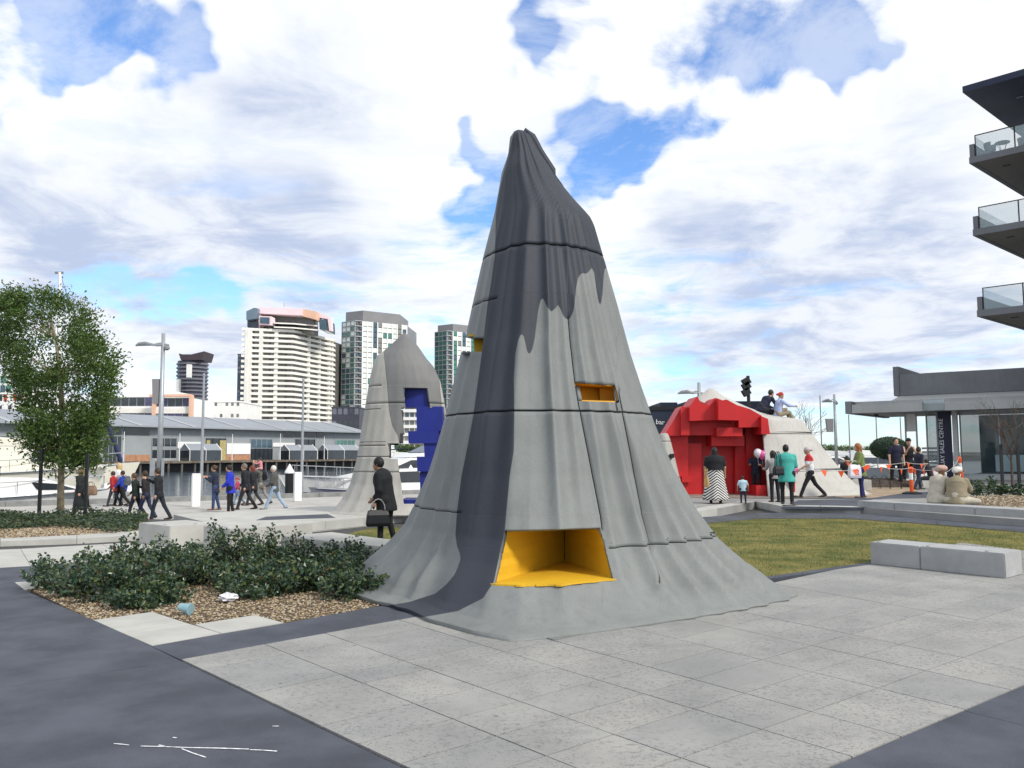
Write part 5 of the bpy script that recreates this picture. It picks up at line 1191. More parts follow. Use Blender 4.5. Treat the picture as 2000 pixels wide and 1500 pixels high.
levels = [c0.z, P(1898, 460, 41).z, P(1905, 618, 41).z]
for zb in levels:
    b = aquad('balcony', M_apts, cc, .12, 16, .12, 12, zb, zb+.22)
    aquad('edge_beam', M_apt, cc, 0, 16, 0, .11, zb-.02, zb+.30, b); aquad('end_fin', M_apt, cc, 0, .22, .111, 12, zb-.02, zb+.98, b)
    for k in range(6):
        aquad('glass_panel', M_gl2, cc, .3+k*1.75, 1.98+k*1.75, .14, .16, zb+.32, zb+1.36, b)
        aquad('glass_post', M_black, cc, 1.99+k*1.75, 2.04+k*1.75, .13, .17, zb+.30, zb+1.38, b)
    aquad('handrail', M_black, cc, .26, 12, .12, .17, zb+1.37, zb+1.41, b); aquad('glass_post', M_black, cc, .25, .29, .13, .17, zb+.30, zb+1.38, b)
    aquad('side_glass', M_gl2, cc, .24, .26, .3, 8, zb+.98, zb+1.36, b)
    aquad('vent', M_black, cc, 1.0, 1.3, 1.6, 1.8, zb-.03, zb+.02, b)
c3 = P(1880, 181, 41); zr_ = c3.z
aquad('roof_slab', M_aptn, (c3.x, c3.y), 0, 18, 0, 16, zr_, zr_+.32)
aquad('roof_slot', M_shed2, (c3.x, c3.y), 1.6, 1.9, 2.6, 2.75, zr_-.02, zr_+.01)
aquad('penthouse_glass', M_glassb, (c3.x, c3.y), 3.0, 12, 1.2, 10, zr_+.33, zr_+2.2); aquad('penthouse_frame', M_apt, (c3.x, c3.y), 2.98, 3.1, 1.18, 10, zr_+.33, zr_+2.5)
aquad('wall', M_apt, cc, 5.2, 16, 3.4, 14, 0, zr_); aquad('window_wall', M_glassb, cc, 4.9, 5.15, 3.5, 12, 4, zr_-.05)
for k in range(3): aquad('window', M_glassb, cc, 5.3, 12, 3.3, 3.39, levels[k]+.25, levels[k]+2.6)
# balcony furniture on the top balcony
zb = levels[0]+.23
q = ap(cc, 1.25, .9, zb); tb_ = thing('balcony_table', 'small round metal table on the top balcony', 'table', q)
MB().lathe(q+Vector((0, 0, .70)), [(.34, 0), (.34, .03)], 14).build('top', M_black, tb_)
for k in range(4): a = k*1.57+.4; MB().tube([q+Vector((.26*math.cos(a), .26*math.sin(a), 0)), q+Vector((.12*math.cos(a), .12*math.sin(a), .35)), q+Vector((.28*math.cos(a), .28*math.sin(a), .7))], .015, 5).build('leg', M_black, tb_)
for (a_, b_, yaw, lab) in ((.75, .75, 0.5, 'black tub chair at the left of the balcony table'), (2.1, 1.2, 3.6, 'black tub chair at the right of the balcony table')):
    q = ap(cc, a_, b_, zb); ch = thing('balcony_chair', lab, 'chair', q, 'tub chairs on the top balcony')
    MB().lathe(q+Vector((0, 0, .38)), [(.22, 0), (.26, .03), (.24, .06)], 12).build('seat', M_black, ch)
    V = []; n = 9
    for i in range(n):
        a = yaw+math.pi*(.15+.7*i/(n-1)*2-.35)
        for z, r in ((.42, .25), (.78, .31), (.78, .28), (.42, .22)): V.append(q+Vector((r*math.cos(a), r*math.sin(a), z)))
    MB().add(V, [(i*4+k, i*4+(k+1) % 4, i*4+4+(k+1) % 4, i*4+4+k) for i in range(n-1) for k in range(4)]+[(0, 1, 2, 3), ((n-1)*4+3, (n-1)*4+2, (n-1)*4+1, (n-1)*4)]).build('backrest', M_black, ch)
    for k in range(4): a = k*1.57; MB().tube([q+Vector((.2*math.cos(a), .2*math.sin(a), .38)), q+Vector((.26*math.cos(a), .26*math.sin(a), 0))], .015, 5).build('leg', M_black, ch)

# ================================================================== WORKS AREA: BARRIER POSTS, BUNTING, MULCH
M_hi = mat('safety_orange', (0.80, 0.105, 0.02), .55, .08, 5); M_rub = mat('black_rubber', (0.015, 0.015, 0.016), .8, .2, 8)
def barrier(p, h, lab, tilt=(0, 0)):
    t = thing('barrier_post', lab, 'barrier post', p, 'orange barrier posts'); p = Vector(p)
    def q(z): return p+Vector((tilt[0]*z, tilt[1]*z, z))
    MB().lathe(p, [(.36, 0), (.36, .04), (.2, .09)], 8).build('base', M_rub, t)
    MB().tube([q(.05), q(h*.55)], .065, 10).build('shaft', M_hi, t); MB().tube([q(h*.55), q(h*.80)], .068, 10).build('reflective_band', M_white, t)
    MB().tube([q(h*.80), q(h*.97)], [.07, .10], 10).build('collar', M_hi, t); MB().tube([q(h*.97), q(h*1.04)], [.12, .05], 8).build('cap', M_hi, t)
    return q(h)
g1 = G(1781, 965, ZT); b1_ = barrier(g1, .95, 'orange and white barrier post on a black base near the turbaned men')
g2 = G(1882, 946, ZT); b2_ = barrier((g2.x, g2.y, ZT), 1.25, 'leaning orange barrier post in front of the shop glass', (-.12, 0))
M_cord = mat('white_cord', (0.6, 0.6, 0.58), .9)
def bunting(pts, n, lab):
    t = thing('bunting', lab, 'bunting', pts[0], 'lines of orange flag bunting')
    fine = []
    for a, b in zip(pts[:-1], pts[1:]):
        for i in range(8): u = i/8; q = Vector(a).lerp(Vector(b), u); q.z -= .35*u*(1-u)*(Vector(b)-Vector(a)).length*.3; fine.append(q)
    fine.append(Vector(pts[-1])); MB().tube(fine, .008, 4).build('cord', M_cord, t)
    for i in range(n):
        k = (i+.5)/n*(len(fine)-1); j = int(k); q = fine[j].lerp(fine[min(j+1, len(fine)-1)], k-j); d = (fine[min(j+1, len(fine)-1)]-fine[j]).normalized()
        sw = random.uniform(-.06, .06)
        MB().prism([q-d*.11, q+d*.11, q+Vector((d.x*.02, d.y*.02+sw, -.22))], (0, .006, 0)).build('flag', M_hi, t)
bunting([P(1592, 916, 27.6), P(1660, 919, 27.6), P(1700, 905, 27.8), tuple(b1_)], 6, 'orange flag bunting running from the pale cloth slope to the barrier post')
bunting([tuple(b1_), P(1822, 918, 29), tuple(b2_)], 5, 'orange flag bunting between the two barrier posts')
bunting([P(1640, 900, 33), P(1700, 908, 33), P(1770, 903, 33), P(1812, 905, 34)], 5, 'orange flag bunting behind the red haired woman and the topiary')
# mulch mound and hoops
def mound(name, c, rx, ry, h, m, seed, kind='structure'):
    rng = np.random.default_rng(seed); n, k = 14, 28; V = []; F = []
    for i in range(n+1):
        r = i/n
        for j in range(k):
            a = 2*math.pi*j/k; V.append((c[0]+rx*r*math.cos(a), c[1]+ry*r*math.sin(a), c[2]+h*(1-r*r)*(1+.35*rng.normal()*r*(1-r)*2)-.01*r))
    for i in range(n):
        for j in range(k): F.append((i*k+j, i*k+(j+1) % k, i*k+k+(j+1) % k, i*k+k+j))
    o = mesh_np(name, V, F, m, None, True, pivot=c); o['kind'] = kind; return o
M_mulch = mat('w_mulch', (0.055, 0.04, 0.03), .95, .5, 9, bump=1, bscale=30)
g = G(1742, 952, ZT); mound('mulch_bed', (g.x, g.y+1.2, ZT), 2.1, 1.5, .35, M_mulch, 4)
g = G(1735, 962, ZT); slab('sand_patch', mat('w_sand', (0.33, 0.25, 0.17), .95, .25, 3, bump=.5, bscale=30), px((1650, 972), (1700, 973), (1790, 960), (1790, 948), (1640, 952), (1600, 966), z=ZT), terrace, ZT+.006, gap=0)
slab('gravel_strip', mat('w_gravel_strip', (0.24, 0.20, 0.17), .95, .35, 6, bump=.8, bscale=40), px((1230, 972), (1610, 973), (1640, 967), (1240, 962), z=ZT), terrace, ZT+.007, gap=0)
hp = G(1740, 955, ZT); hoops = thing('wire_hoops', 'black bent wire hoops around the mulch bed', 'wire hoops', hp)
for i in range(7):
    x0 = hp.x-1.3+i*.42
    MB().tube([(x0+.5*(1-math.cos(u))*.5, hp.y+.1*math.sin(i), ZT+.55*math.sin(u)) for u in np.linspace(0, math.pi, 9)], .012, 5).build('hoop', M_black, hoops)
g = G(1700, 936, ZT); pw = MB().box(g.x, g.x+2.6, g.y+1, g.y+2.2, ZT, ZT+.62).build('planter_wall', M_shed, None, bevel=.02, pivot=(g.x+1.2, g.y+1.5, ZT)); tag(pw, 'pale grey low planter wall below the topiary bush', 'planter')

# ================================================================== PLANTS
def mat_leaf(name, col, col2, trans=.25, rough=.45):
    m = bpy.data.materials.new(name); m.use_nodes = True
    g = NT(m.node_tree); b = g.n('ShaderNodeBsdfPrincipled'); o = g.n('ShaderNodeOutputMaterial')
    co = g.n('ShaderNodeNewGeometry').outputs['Position']
    c = g.mix(g.ramp(g.noise(co, 9, 3, .6), .3, .7), col, col2); g.put(b.inputs['Base Color'], c)
    b.inputs['Roughness'].default_value = rough; b.inputs['Specular IOR Level'].default_value = .45
    tr = g.n('ShaderNodeBsdfTranslucent'); g.put(tr.inputs[0], g.mix(.5, c, (col2[0]*1.6, col2[1]*1.5, col2[2]*.6)))
    mx = g.n('ShaderNodeMixShader'); mx.inputs[0].default_value = trans; g.put(mx.inputs[1], b.outputs[0]); g.put(mx.inputs[2], tr.outputs[0]); g.put(o.inputs[0], mx.outputs[0])
    return m
def leaves(C, D, size, rng, droop=.2, fold=.35, asp=.5):
    """folded four-point leaves at centres C pointing along D"""
    n = len(C); D = D/np.maximum(np.linalg.norm(D, axis=1, keepdims=True), 1e-6)
    r = rng.normal(size=(n, 3)); S = np.cross(D, r); S /= np.maximum(np.linalg.norm(S, axis=1, keepdims=True), 1e-6); N = np.cross(S, D)
    L = (size*rng.uniform(.65, 1.3, n))[:, None]
    V = np.empty((n, 4, 3)); V[:, 0] = C; V[:, 2] = C+D*L-np.array([0, 0, 1])*L*droop
    mid = C+D*L*.48
    V[:, 1] = mid+S*L*asp*.5+N*L*fold*.3; V[:, 3] = mid-S*L*asp*.5+N*L*fold*.3
    i = np.arange(n)*4
    F = np.concatenate([np.stack([i, i+1, i+2], 1), np.stack([i, i+2, i+3], 1)])
    return V.reshape(-1, 3), F
M_bark = mat('bark', (0.30, 0.25, 0.17), .9, .3, 8, bump=.6, bscale=30)
M_twig = mat('twig', (0.09, 0.065, 0.05), .9, .3, 8)
LT = [mat_leaf('tree_leaf_a', (0.052, 0.115, 0.024), (0.10, 0.175, 0.038)), mat_leaf('tree_leaf_b', (0.09, 0.135, 0.026), (0.13, 0.17, 0.04)), mat_leaf('tree_leaf_c', (0.036, 0.08, 0.022), (0.07, 0.125, 0.034))]
LS = [mat_leaf('shrub_leaf_a', (0.032, 0.07, 0.04), (0.065, 0.11, 0.055), .12, .32), mat_leaf('shrub_leaf_b', (0.08, 0.12, 0.045), (0.12, 0.155, 0.055), .15, .35), mat_leaf('shrub_leaf_c', (0.02, 0.044, 0.032), (0.036, 0.064, 0.042), .1, .32), mat_leaf('shrub_leaf_dry', (0.16, 0.09, 0.03), (0.10, 0.06, 0.025), .1, .6)]
def build_leaves(name, V, F, mats, parent, rng, weights):
    n = len(F)//2; k = rng.choice(len(mats), n, p=np.array(weights)/sum(weights)); return mesh_np(name, V, F, mats, parent, False, np.concatenate([k, k]))

def street_tree():
    rng = np.random.default_rng(11); Y = 23.8
    base = G(118, 1008, .03); t = thing('street_tree', 'leafy green street tree with pale trunk between two black stakes', 'tree', base)
    prof = np.array([(552, 62, 72), (565, 48, 86), (580, 22, 112), (600, 0, 150), (622, -15, 175), (650, -14, 190), (680, -14, 200), (700, 0, 228), (722, 14, 236), (750, 28, 214), (780, 26, 226), (810, 34, 208), (840, 38, 200), (870, 55, 192), (892, 64, 190), (915, 95, 192)], float)
    def w(px_, py_, dy=0.): return P(px_, py_, Y+dy)
    tr = [w(118, 1010), w(119, 940), w(121, 880), w(121, 800), w(118, 730), w(108, 660), w(98, 610)]
    tr[0].z = base.z-.05
    tm = MB().tube(tr, [.10, .088, .08, .07, .055, .035, .02], 10).build('trunk', M_bark, t, smooth=True)
    C = []; D = []
    nclus = 300
    for c in range(nclus):
        py = rng.uniform(584, 912); l, r = np.interp(py, prof[:, 0], prof[:, 1]), np.interp(py, prof[:, 0], prof[:, 2])
        u = rng.uniform(-1, 1); u = np.sign(u)*abs(u)**.72; pxx = (l+r)/2+(r-l)/2*u*.88; hw = (r-l)/2/FPX*Y
        dy = rng.uniform(-1, 1)*math.sqrt(max(0, 1-u*u))*min(hw, 1.5)
        cen = np.array(w(pxx, py, dy)); k = int(rng.integers(60, 200)); sc = rng.uniform(.10, .25)
        if py > 860 and abs(pxx-150) > 55 and rng.random() < .4: continue
        axis = cen-np.array(w(120, py+60, 0)); axis /= np.linalg.norm(axis)
        off = rng.normal(size=(k, 3))*sc*np.array([1, 1, .8]); p = cen+off+axis*rng.uniform(0, .25, (k, 1))
        C.append(p); D.append(axis*.7+rng.normal(size=(k, 3))*.6+np.array([0, 0, .25]))
        if c % 8 == 0:
            s = np.interp(py, [560, 912], [6, 2]); i = int(s); a = tr[max(1, min(5, i))]
            a = min(tr[1:6], key=lambda q: abs(q.z-(cen[2]-.5))); m = Vector(cen).lerp(a, .5)+Vector((0, 0, -.12))
            MB().tube([a, m, Vector(cen)], [.028, .018, .006], 5).build('branch', M_bark, t)
    V, F = leaves(np.concatenate(C), np.concatenate(D), .105, rng, asp=.46)
    build_leaves('crown', V, F, LT, t, rng, [5, 2.2, 3])
    for (x, y0, yb, lab) in ((76, 874, 1010, 'black tree stake left of the street tree trunk'), (166, 885, 1012, 'black tree stake right of the street tree trunk')):
        p = G(x, yb, .03); q = P(x, y0, p.y); o = MB().obox((p.x, p.y, (q.z+p.z)/2), (.036, 0, 0), (0, .036, 0), (0, 0, (q.z-p.z)/2)).build('tree_stake', M_black, None, pivot=(p.x, p.y, .03)); tag(o, lab, 'stake', 'black stakes beside the street tree')
    a, b = P(122, 912, 23.7), P(168, 904, 23.3); o = MB().tube([a, (a+b)/2+Vector((0, 0, -.03)), b], .022, 6).build('tree_tie', M_rub, None, pivot=a); tag(o, 'black rubber tie from the street tree trunk to its right stake', 'tree tie')
street_tree()

def shrub(name, label, base, h, rad, nl, rng, size, mats=LS, w=(5, 2.5, 4, .1), group=None, lean=(0, 0), sprig=0.0):
    t = thing(name, label, 'shrub', base, group); b = np.array(base); C = []; D = []; st = MB()
    ns = max(7, int(nl/70))
    for i in range(ns):
        a = rng.uniform(0, 6.283); o = math.sqrt(rng.uniform(0, 1)); top = b+np.array([math.cos(a)*rad*o+lean[0], math.sin(a)*rad*o+lean[1], h*(1-.45*o*o)*rng.uniform(.75, 1.05)])
        if rng.random() < sprig: top[2] += h*rng.uniform(.15, .4)
        s0 = b+np.array([math.cos(a)*rad*.25*o, math.sin(a)*rad*.25*o, 0]); mid = (s0+top)/2+rng.normal(size=3)*.03
        st.tube([Vector(s0), Vector(mid), Vector(top)], [.008, .006, .002], 4)
        k = int(nl/ns*rng.uniform(.7, 1.3)); u = rng.uniform(.12, 1.02, k)[:, None]
        p = (1-u)**2*s0+2*u*(1-u)*mid+u*u*top; ax = (top-s0)/np.linalg.norm(top-s0)
        spread = rng.normal(size=(k, 3))*.06*(1.1-.6*u); C.append(p+spread); D.append(ax*.35+rng.normal(size=(k, 3))*.75+np.array([0, 0, .15]))
    s = st.build('stems', M_twig, t)
    s['kind'] = 'stuff'
    C = np.concatenate(C); C[:, 2] = np.maximum(C[:, 2], base[2]+.01)
    V, F = leaves(C, np.concatenate(D), size, rng, asp=.62, droop=.1)
    build_leaves('foliage', V, F, mats, t, rng, w)
rngs = np.random.default_rng(5)
spots = [(120, 1146, 72, .40, 'lowest shrub at the left tip of the gravel bed'), (175, 1160, 105, .5, 'dark glossy shrub beside the light flagstone at the left'), (235, 1172, 120, .55, 'dark glossy shrub above the largest flagstone corner'), (215, 1128, 95, .5, 'glossy shrub at the back left of the gravel bed'),
         (300, 1150, 110, .5, 'glossy shrub in the left middle of the gravel bed'), (320, 1115, 80, .5, 'glossy shrub behind the left middle of the bed, near the stepped bench'), (380, 1140, 90, .5, 'glossy shrub above the pale blue cup'), (440, 1110, 105, .55, 'tall sprigged shrub in front of the stepped bench'),
         (470, 1148, 75, .42, 'low shrub behind the white crumpled bag'), (520, 1118, 110, .55, 'tall sprigged shrub at the middle of the bed'), (560, 1155, 90, .5, 'glossy shrub right of the white crumpled bag'), (590, 1115, 85, .5, 'glossy shrub in front of the low flat bench'),
         (500, 1165, 55, .4, 'low spreading shrub in front of the white bag, beside the gravel'), (690, 1168, 60, .42, 'low spreading shrub at the front right corner of the bed'), (285, 1182, 60, .38, 'low spreading shrub nearest the flagstone edge'),
         (640, 1150, 95, .5, 'glossy shrub at the front right of the bed'), (670, 1112, 80, .5, 'glossy shrub against the low flat bench end'), (720, 1160, 85, .45, 'glossy shrub touching the foot of the tall sculpture'), (735, 1125, 70, .4, 'small shrub at the back right beside the tall sculpture')]
for (x, y, hp_, rad, lab) in spots:
    g = G(x, y, -.01); h = hp_*g.y/FPX*.70
    shrub('glossy_shrub', lab, (g.x, g.y, -.01), h, rad*1.25, 1700, rngs, .06, group='glossy shrubs in the gravel bed', sprig=.3 if 'sprig' in lab else .08)
# ground cover in the left bed
def carpet(name, label, poly, n, h, size, rng, mats, w, z=.03):
    xs = [p[0] for p in poly]; ys = [p[1] for p in poly]; x = rng.uniform(min(xs), max(xs), n*3); y = rng.uniform(min(ys), max(ys), n*3); k = in_poly(x, y, [(p[0], p[1]) for p in poly]); x, y = x[k][:n], y[k][:n]
    hh = h*(.45+.55*np.sin(x*2.1+1.3)*np.cos(y*2.7)+rng.normal(size=len(x))*.15).clip(.1, 1.1)
    C = np.stack([x, y, z+hh*rng.uniform(.2, 1, len(x))], 1); V, F = leaves(C, rng.normal(size=(len(x), 3))*np.array([1, 1, .5])+np.array([0, 0, .5]), size, rng, asp=.55)
    k = rng.choice(len(mats), len(x), p=np.array(w)/sum(w)); o = mesh_np(name, V, F, mats, None, False, np.concatenate([k, k])); tag(o, label, 'ground cover', kind='stuff')
LG = [mat_leaf('cover_leaf_a', (0.030, 0.055, 0.025), (0.055, 0.085, 0.035), .15, .5), mat_leaf('cover_leaf_b', (0.06, 0.085, 0.03), (0.10, 0.12, 0.05), .15, .5), mat_leaf('cover_leaf_c', (0.022, 0.045, 0.03), (0.04, 0.07, 0.045), .1, .5)]
carpet('ground_cover', 'low grey green ground cover under the street tree', [G(-250, 1046), G(0, 1042), G(70, 1034), G(170, 1038), G(215, 1048), G(285, 1040), G(285, 1010), G(0, 1009), G(-250, 1012)], 14000, .26, .085, np.random.default_rng(8), LG, (5, 2, 4))
# gravel
def pebbles(name, label, poly, n, rng, size, z, cols):
    xs = [p[0] for p in poly]; ys = [p[1] for p in poly]; x = rng.uniform(min(xs), max(xs), n*4); y = rng.uniform(min(ys), max(ys), n*4); k = in_poly(x, y, [(p[0], p[1]) for p in poly]); x, y = x[k][:n], y[k][:n]; n = len(x)
    base = np.array([(1, 0, 0), (0, 1, 0), (-1, 0, 0), (0, -1, 0), (0, 0, .7), (0, 0, -.7)], float); f = np.array([(0, 1, 4), (1, 2, 4), (2, 3, 4), (3, 0, 4), (1, 0, 5), (2, 1, 5), (3, 2, 5), (0, 3, 5)])
    s = size*rng.uniform(.5, 1.3, (n, 1, 1)); a = rng.uniform(0, 6.283, n); j = rng.uniform(.65, 1.25, (n, 6, 1))
    b = base[None]*s*j*np.array([1, .7, .8]); c, sn = np.cos(a)[:, None], np.sin(a)[:, None]
    V = np.stack([b[..., 0]*c-b[..., 1]*sn+x[:, None], b[..., 0]*sn+b[..., 1]*c+y[:, None], b[..., 2]+z+rng.uniform(0, size*.5, (n, 1))], -1)
    F = (f[None]+np.arange(n)[:, None, None]*6).reshape(-1, 3); k = np.repeat(rng.integers(0, len(cols), n), 8)
    o = mesh_np(name, V.reshape(-1, 3), F, cols, None, False, k); tag(o, label, 'gravel', kind='stuff')
PB = [mat('pebble_a', (0.34, 0.26, 0.16), .85, .1, 20), mat('pebble_b', (0.22, 0.155, 0.09), .85, .1, 20), mat('pebble_c', (0.44, 0.38, 0.28), .85, .1, 20), mat('pebble_d', (0.13, 0.10, 0.075), .85, .1, 20)]
pebbles('gravel', 'tan gravel between the glossy shrubs', BED1, 22000, np.random.default_rng(2), .019, -.008, PB)
pebbles('gravel', 'tan gravel along the edge of the ground cover bed', [G(-250, 1062), G(0, 1056), G(170, 1048), G(285, 1040), G(285, 1030), G(0, 1036), G(-250, 1040)], 7000, np.random.default_rng(3), .028, .036, PB)
GR = [G(1890, 982, .33), G(2400, 1030, .33), G(2500, 985, .33), (32, 34, 0), (24, 30, 0), G(1880, 968, .33)]
gb = struct(slab('planting_bed', M_soil, GR, None, .30, thick=.15, gap=0)); pebbles('gravel', 'pale gravel behind the long wall bench', GR, 9000, np.random.default_rng(6), .035, .305, [PB[0], PB[2], PB[2], PB[1]])
for (x, y, hp_, rad, lab) in ((1905, 968, 30, .55, 'low shrub right behind the turbaned man in the brown shawl'), (1945, 966, 24, .6, 'low shrub in the gravel left of the bare tree'), (1990, 968, 22, .6, 'low shrub at the right edge below the bare tree'), (1925, 958, 30, .6, 'shrub against the shop glass behind the wall bench')):
    g = G(x, y, .3); shrub('low_shrub', lab, (g.x, g.y, .3), hp_*g.y/FPX, rad, 420, rngs, .10, group='low shrubs behind the wall bench')
# clipped topiary ball
def topiary():
    rng = np.random.default_rng(9); Y = 40.; c = np.array(P(1736, 875, Y)); r = np.array([.82, .82, .52]); t = thing('topiary_bush', 'dark green clipped oval topiary bush beside the pavilion', 'shrub', (c[0], c[1], ZT))
    MB().lathe((c[0], c[1], ZT), [(.05, 0), (.05, c[2]-ZT)], 8).build('stem', M_bark, t)
    n = 6000; d = rng.normal(size=(n, 3)); d /= np.linalg.norm(d, axis=1, keepdims=True); p = c+d*r*(1+rng.normal(size=(n, 1))*.025)
    V, F = leaves(p-d*.03, d+rng.normal(size=(n, 3))*.8, .07, rng); build_leaves('crown', V, F, [LS[0], LS[2], LT[2]], t, rng, [3, 3, 2])
    V = []; F = []
    for i in range(13):
        for j in range(20):
            a, b = math.pi*i/12, 2*math.pi*j/20; V.append(c+r*.96*np.array([math.sin(a)*math.cos(b), math.sin(a)*math.sin(b), math.cos(a)]))
    F = [(i*20+j, i*20+(j+1) % 20, i*20+20+(j+1) % 20, i*20+20+j) for i in range(12) for j in range(20)]
    mesh_np('inner_mass', V, F, LS[2], t, True)
topiary()
# bare winter trees
def bare_tree(label, base, h, rng, spread=.5, r0=.05):
    t = thing('bare_tree', label, 'tree', base, 'bare winter trees'); mb = MB(); base = Vector(base)
    MB().tube([base-Vector((0, 0, .05)), base+Vector((.02, 0, h*.4))], [r0, r0*.7], 7).build('trunk', M_twig, t)
    def grow(p, d, L, r, lev):
        q = p+d*L; m = (p+q)/2+Vector(rng.normal(size=3))*L*.05; mb.tube([p, m, q], [r, r*.8, r*.6], 4, cap=False)
        if lev == 0: return
        for k in range(int(rng.integers(3, 5))):
            nd = (d+Vector(rng.normal(size=3))*spread+Vector((0, 0, .22))).normalized(); u = rng.uniform(.35, 1); grow(p+d*L*u, nd, L*rng.uniform(.5, .8), r*.55, lev-1)
    for k in range(4):
        d = Vector((rng.normal()*.45, rng.normal()*.45, 1)).normalized(); grow(base+Vector((.01, 0, h*(.28+.04*k))), d, h*.26, r0*.5, 3)
    c = mb.build('crown', M_twig, t)
g = G(1978, 962, .3); bare_tree('bare winter tree in front of the shop glass at the right edge', (g.x, g.y, .3), 230*g.y/FPX*.92, np.random.default_rng(21))
for (x, lab) in ((1959, 'black stake left of the bare tree at the right edge'), (1992, 'black stake right of the bare tree at the right edge')):
    g = G(x, 962, .3); q = P(x, 868, g.y); o = MB().obox((g.x, g.y, (q.z+.3)/2), (.04, 0, 0), (0, .04, 0), (0, 0, (q.z-.3)/2)).build('tree_stake', M_black, None, pivot=(g.x, g.y, .3)); tag(o, lab, 'stake', 'black stakes beside the bare tree')
p = P(1563, 930, 44); bare_tree('thin bare tree behind the men sitting on the red sculpture', (p.x, p.y, ZT), 185*44/FPX, np.random.default_rng(30), .45, .05)
# trees on the far shores
def far_tree(name, label, x, ybase, ytop, Y, wd, seed, cat='tree', group=None):
    rng = np.random.default_rng(seed); b = P(x, ybase, Y); h = P(x, ytop, Y).z-b.z; t = thing(name, label, cat, b, group); MB().tube([b, b+Vector((0, 0, h*.6))], [h*.03, h*.02], 6).build('trunk', M_bark, t)
    n = 500; c = np.array(b)+np.array([0, 0, h*.6]); d = rng.normal(size=(n, 3)); d /= np.linalg.norm(d, axis=1, keepdims=True); k = 1+.25*np.sin(d[:, :1]*5+seed)*np.cos(d[:, 2:]*4)
    p = c+d*k*rng.uniform(.5, 1, (n, 1))*np.array([wd/2, wd/2, h*.42]); V, F = leaves(p, rng.normal(size=(n, 3)), h*.16, rng, asp=.8); build_leaves('crown', V, F, LT, t, rng, [3, 2, 3])
for i, (x, yb, yt, Y, wd, lab) in enumerate(((792, 896, 868, 190, 4.5, 'round green tree under the arch opening, left of two'), (818, 897, 870, 190, 5, 'round green tree under the arch opening, right of two'), (1612, 884, 868, 260, 6, 'far tree left of the speaker lamp'), (1630, 884, 869, 260, 5, 'far tree behind the speaker lamp'), (1653, 884, 870, 260, 5, 'far tree above the seated people'), (1700, 884, 871, 260, 4, 'far tree left of the topiary bush'))): far_tree('far_tree', lab, x, yb, yt, Y, wd, 40+i, group='small far trees across the water')

# litter in the bed
g = G(362, 1199, .01); cup = thing('plastic_cup', 'pale blue plastic cup lying on the gravel', 'cup', g)
M_cup = mat('blue_plastic', (0.30, 0.50, 0.56), .3, .1, 9, alpha=.7)
ax = Vector((-.8, .2, .12)).normalized(); MB().tube([Vector(g)+Vector((.05, 0, .05)), Vector(g)+Vector((.05, 0, .05))+ax*.13], [.055, .04], 14).build('bowl', M_cup, cup); MB().tube([Vector(g)+Vector((.05, 0, .05))-ax*.008, Vector(g)+Vector((.05, 0, .05))+ax*.004], [.064, .064], 14).build('lid', M_cup, cup)
def crumple(name, label, c, r, m, seed, cat):
    rng = np.random.default_rng(seed); bm = bmesh.new(); bmesh.ops.create_icosphere(bm, subdivisions=3, radius=1)
    V = np.array([v.co[:] for v in bm.verts]); F = [[v.index for v in f.verts] for f in bm.faces]; bm.free()
    k = 1+.16*np.sin(V[:, 0]*5+seed)*np.sin(V[:, 1]*6)+.12*np.sin(V[:, 2]*9+V[:, 0]*4)+rng.normal(size=len(V))*.06; V = V*k[:, None]*np.array(r)+np.array(c); o = mesh_np(name, V, F, m, None, False, pivot=c); return tag(o, label, cat)
g = G(446, 1170, .03); crumple('crumpled_bag', 'white crumpled plastic bag under the shrubs', (g.x, g.y, .05), (.10, .08, .05), mat('white_plastic', (0.72, 0.71, 0.76), .4, .08, 9), 3, 'bag')

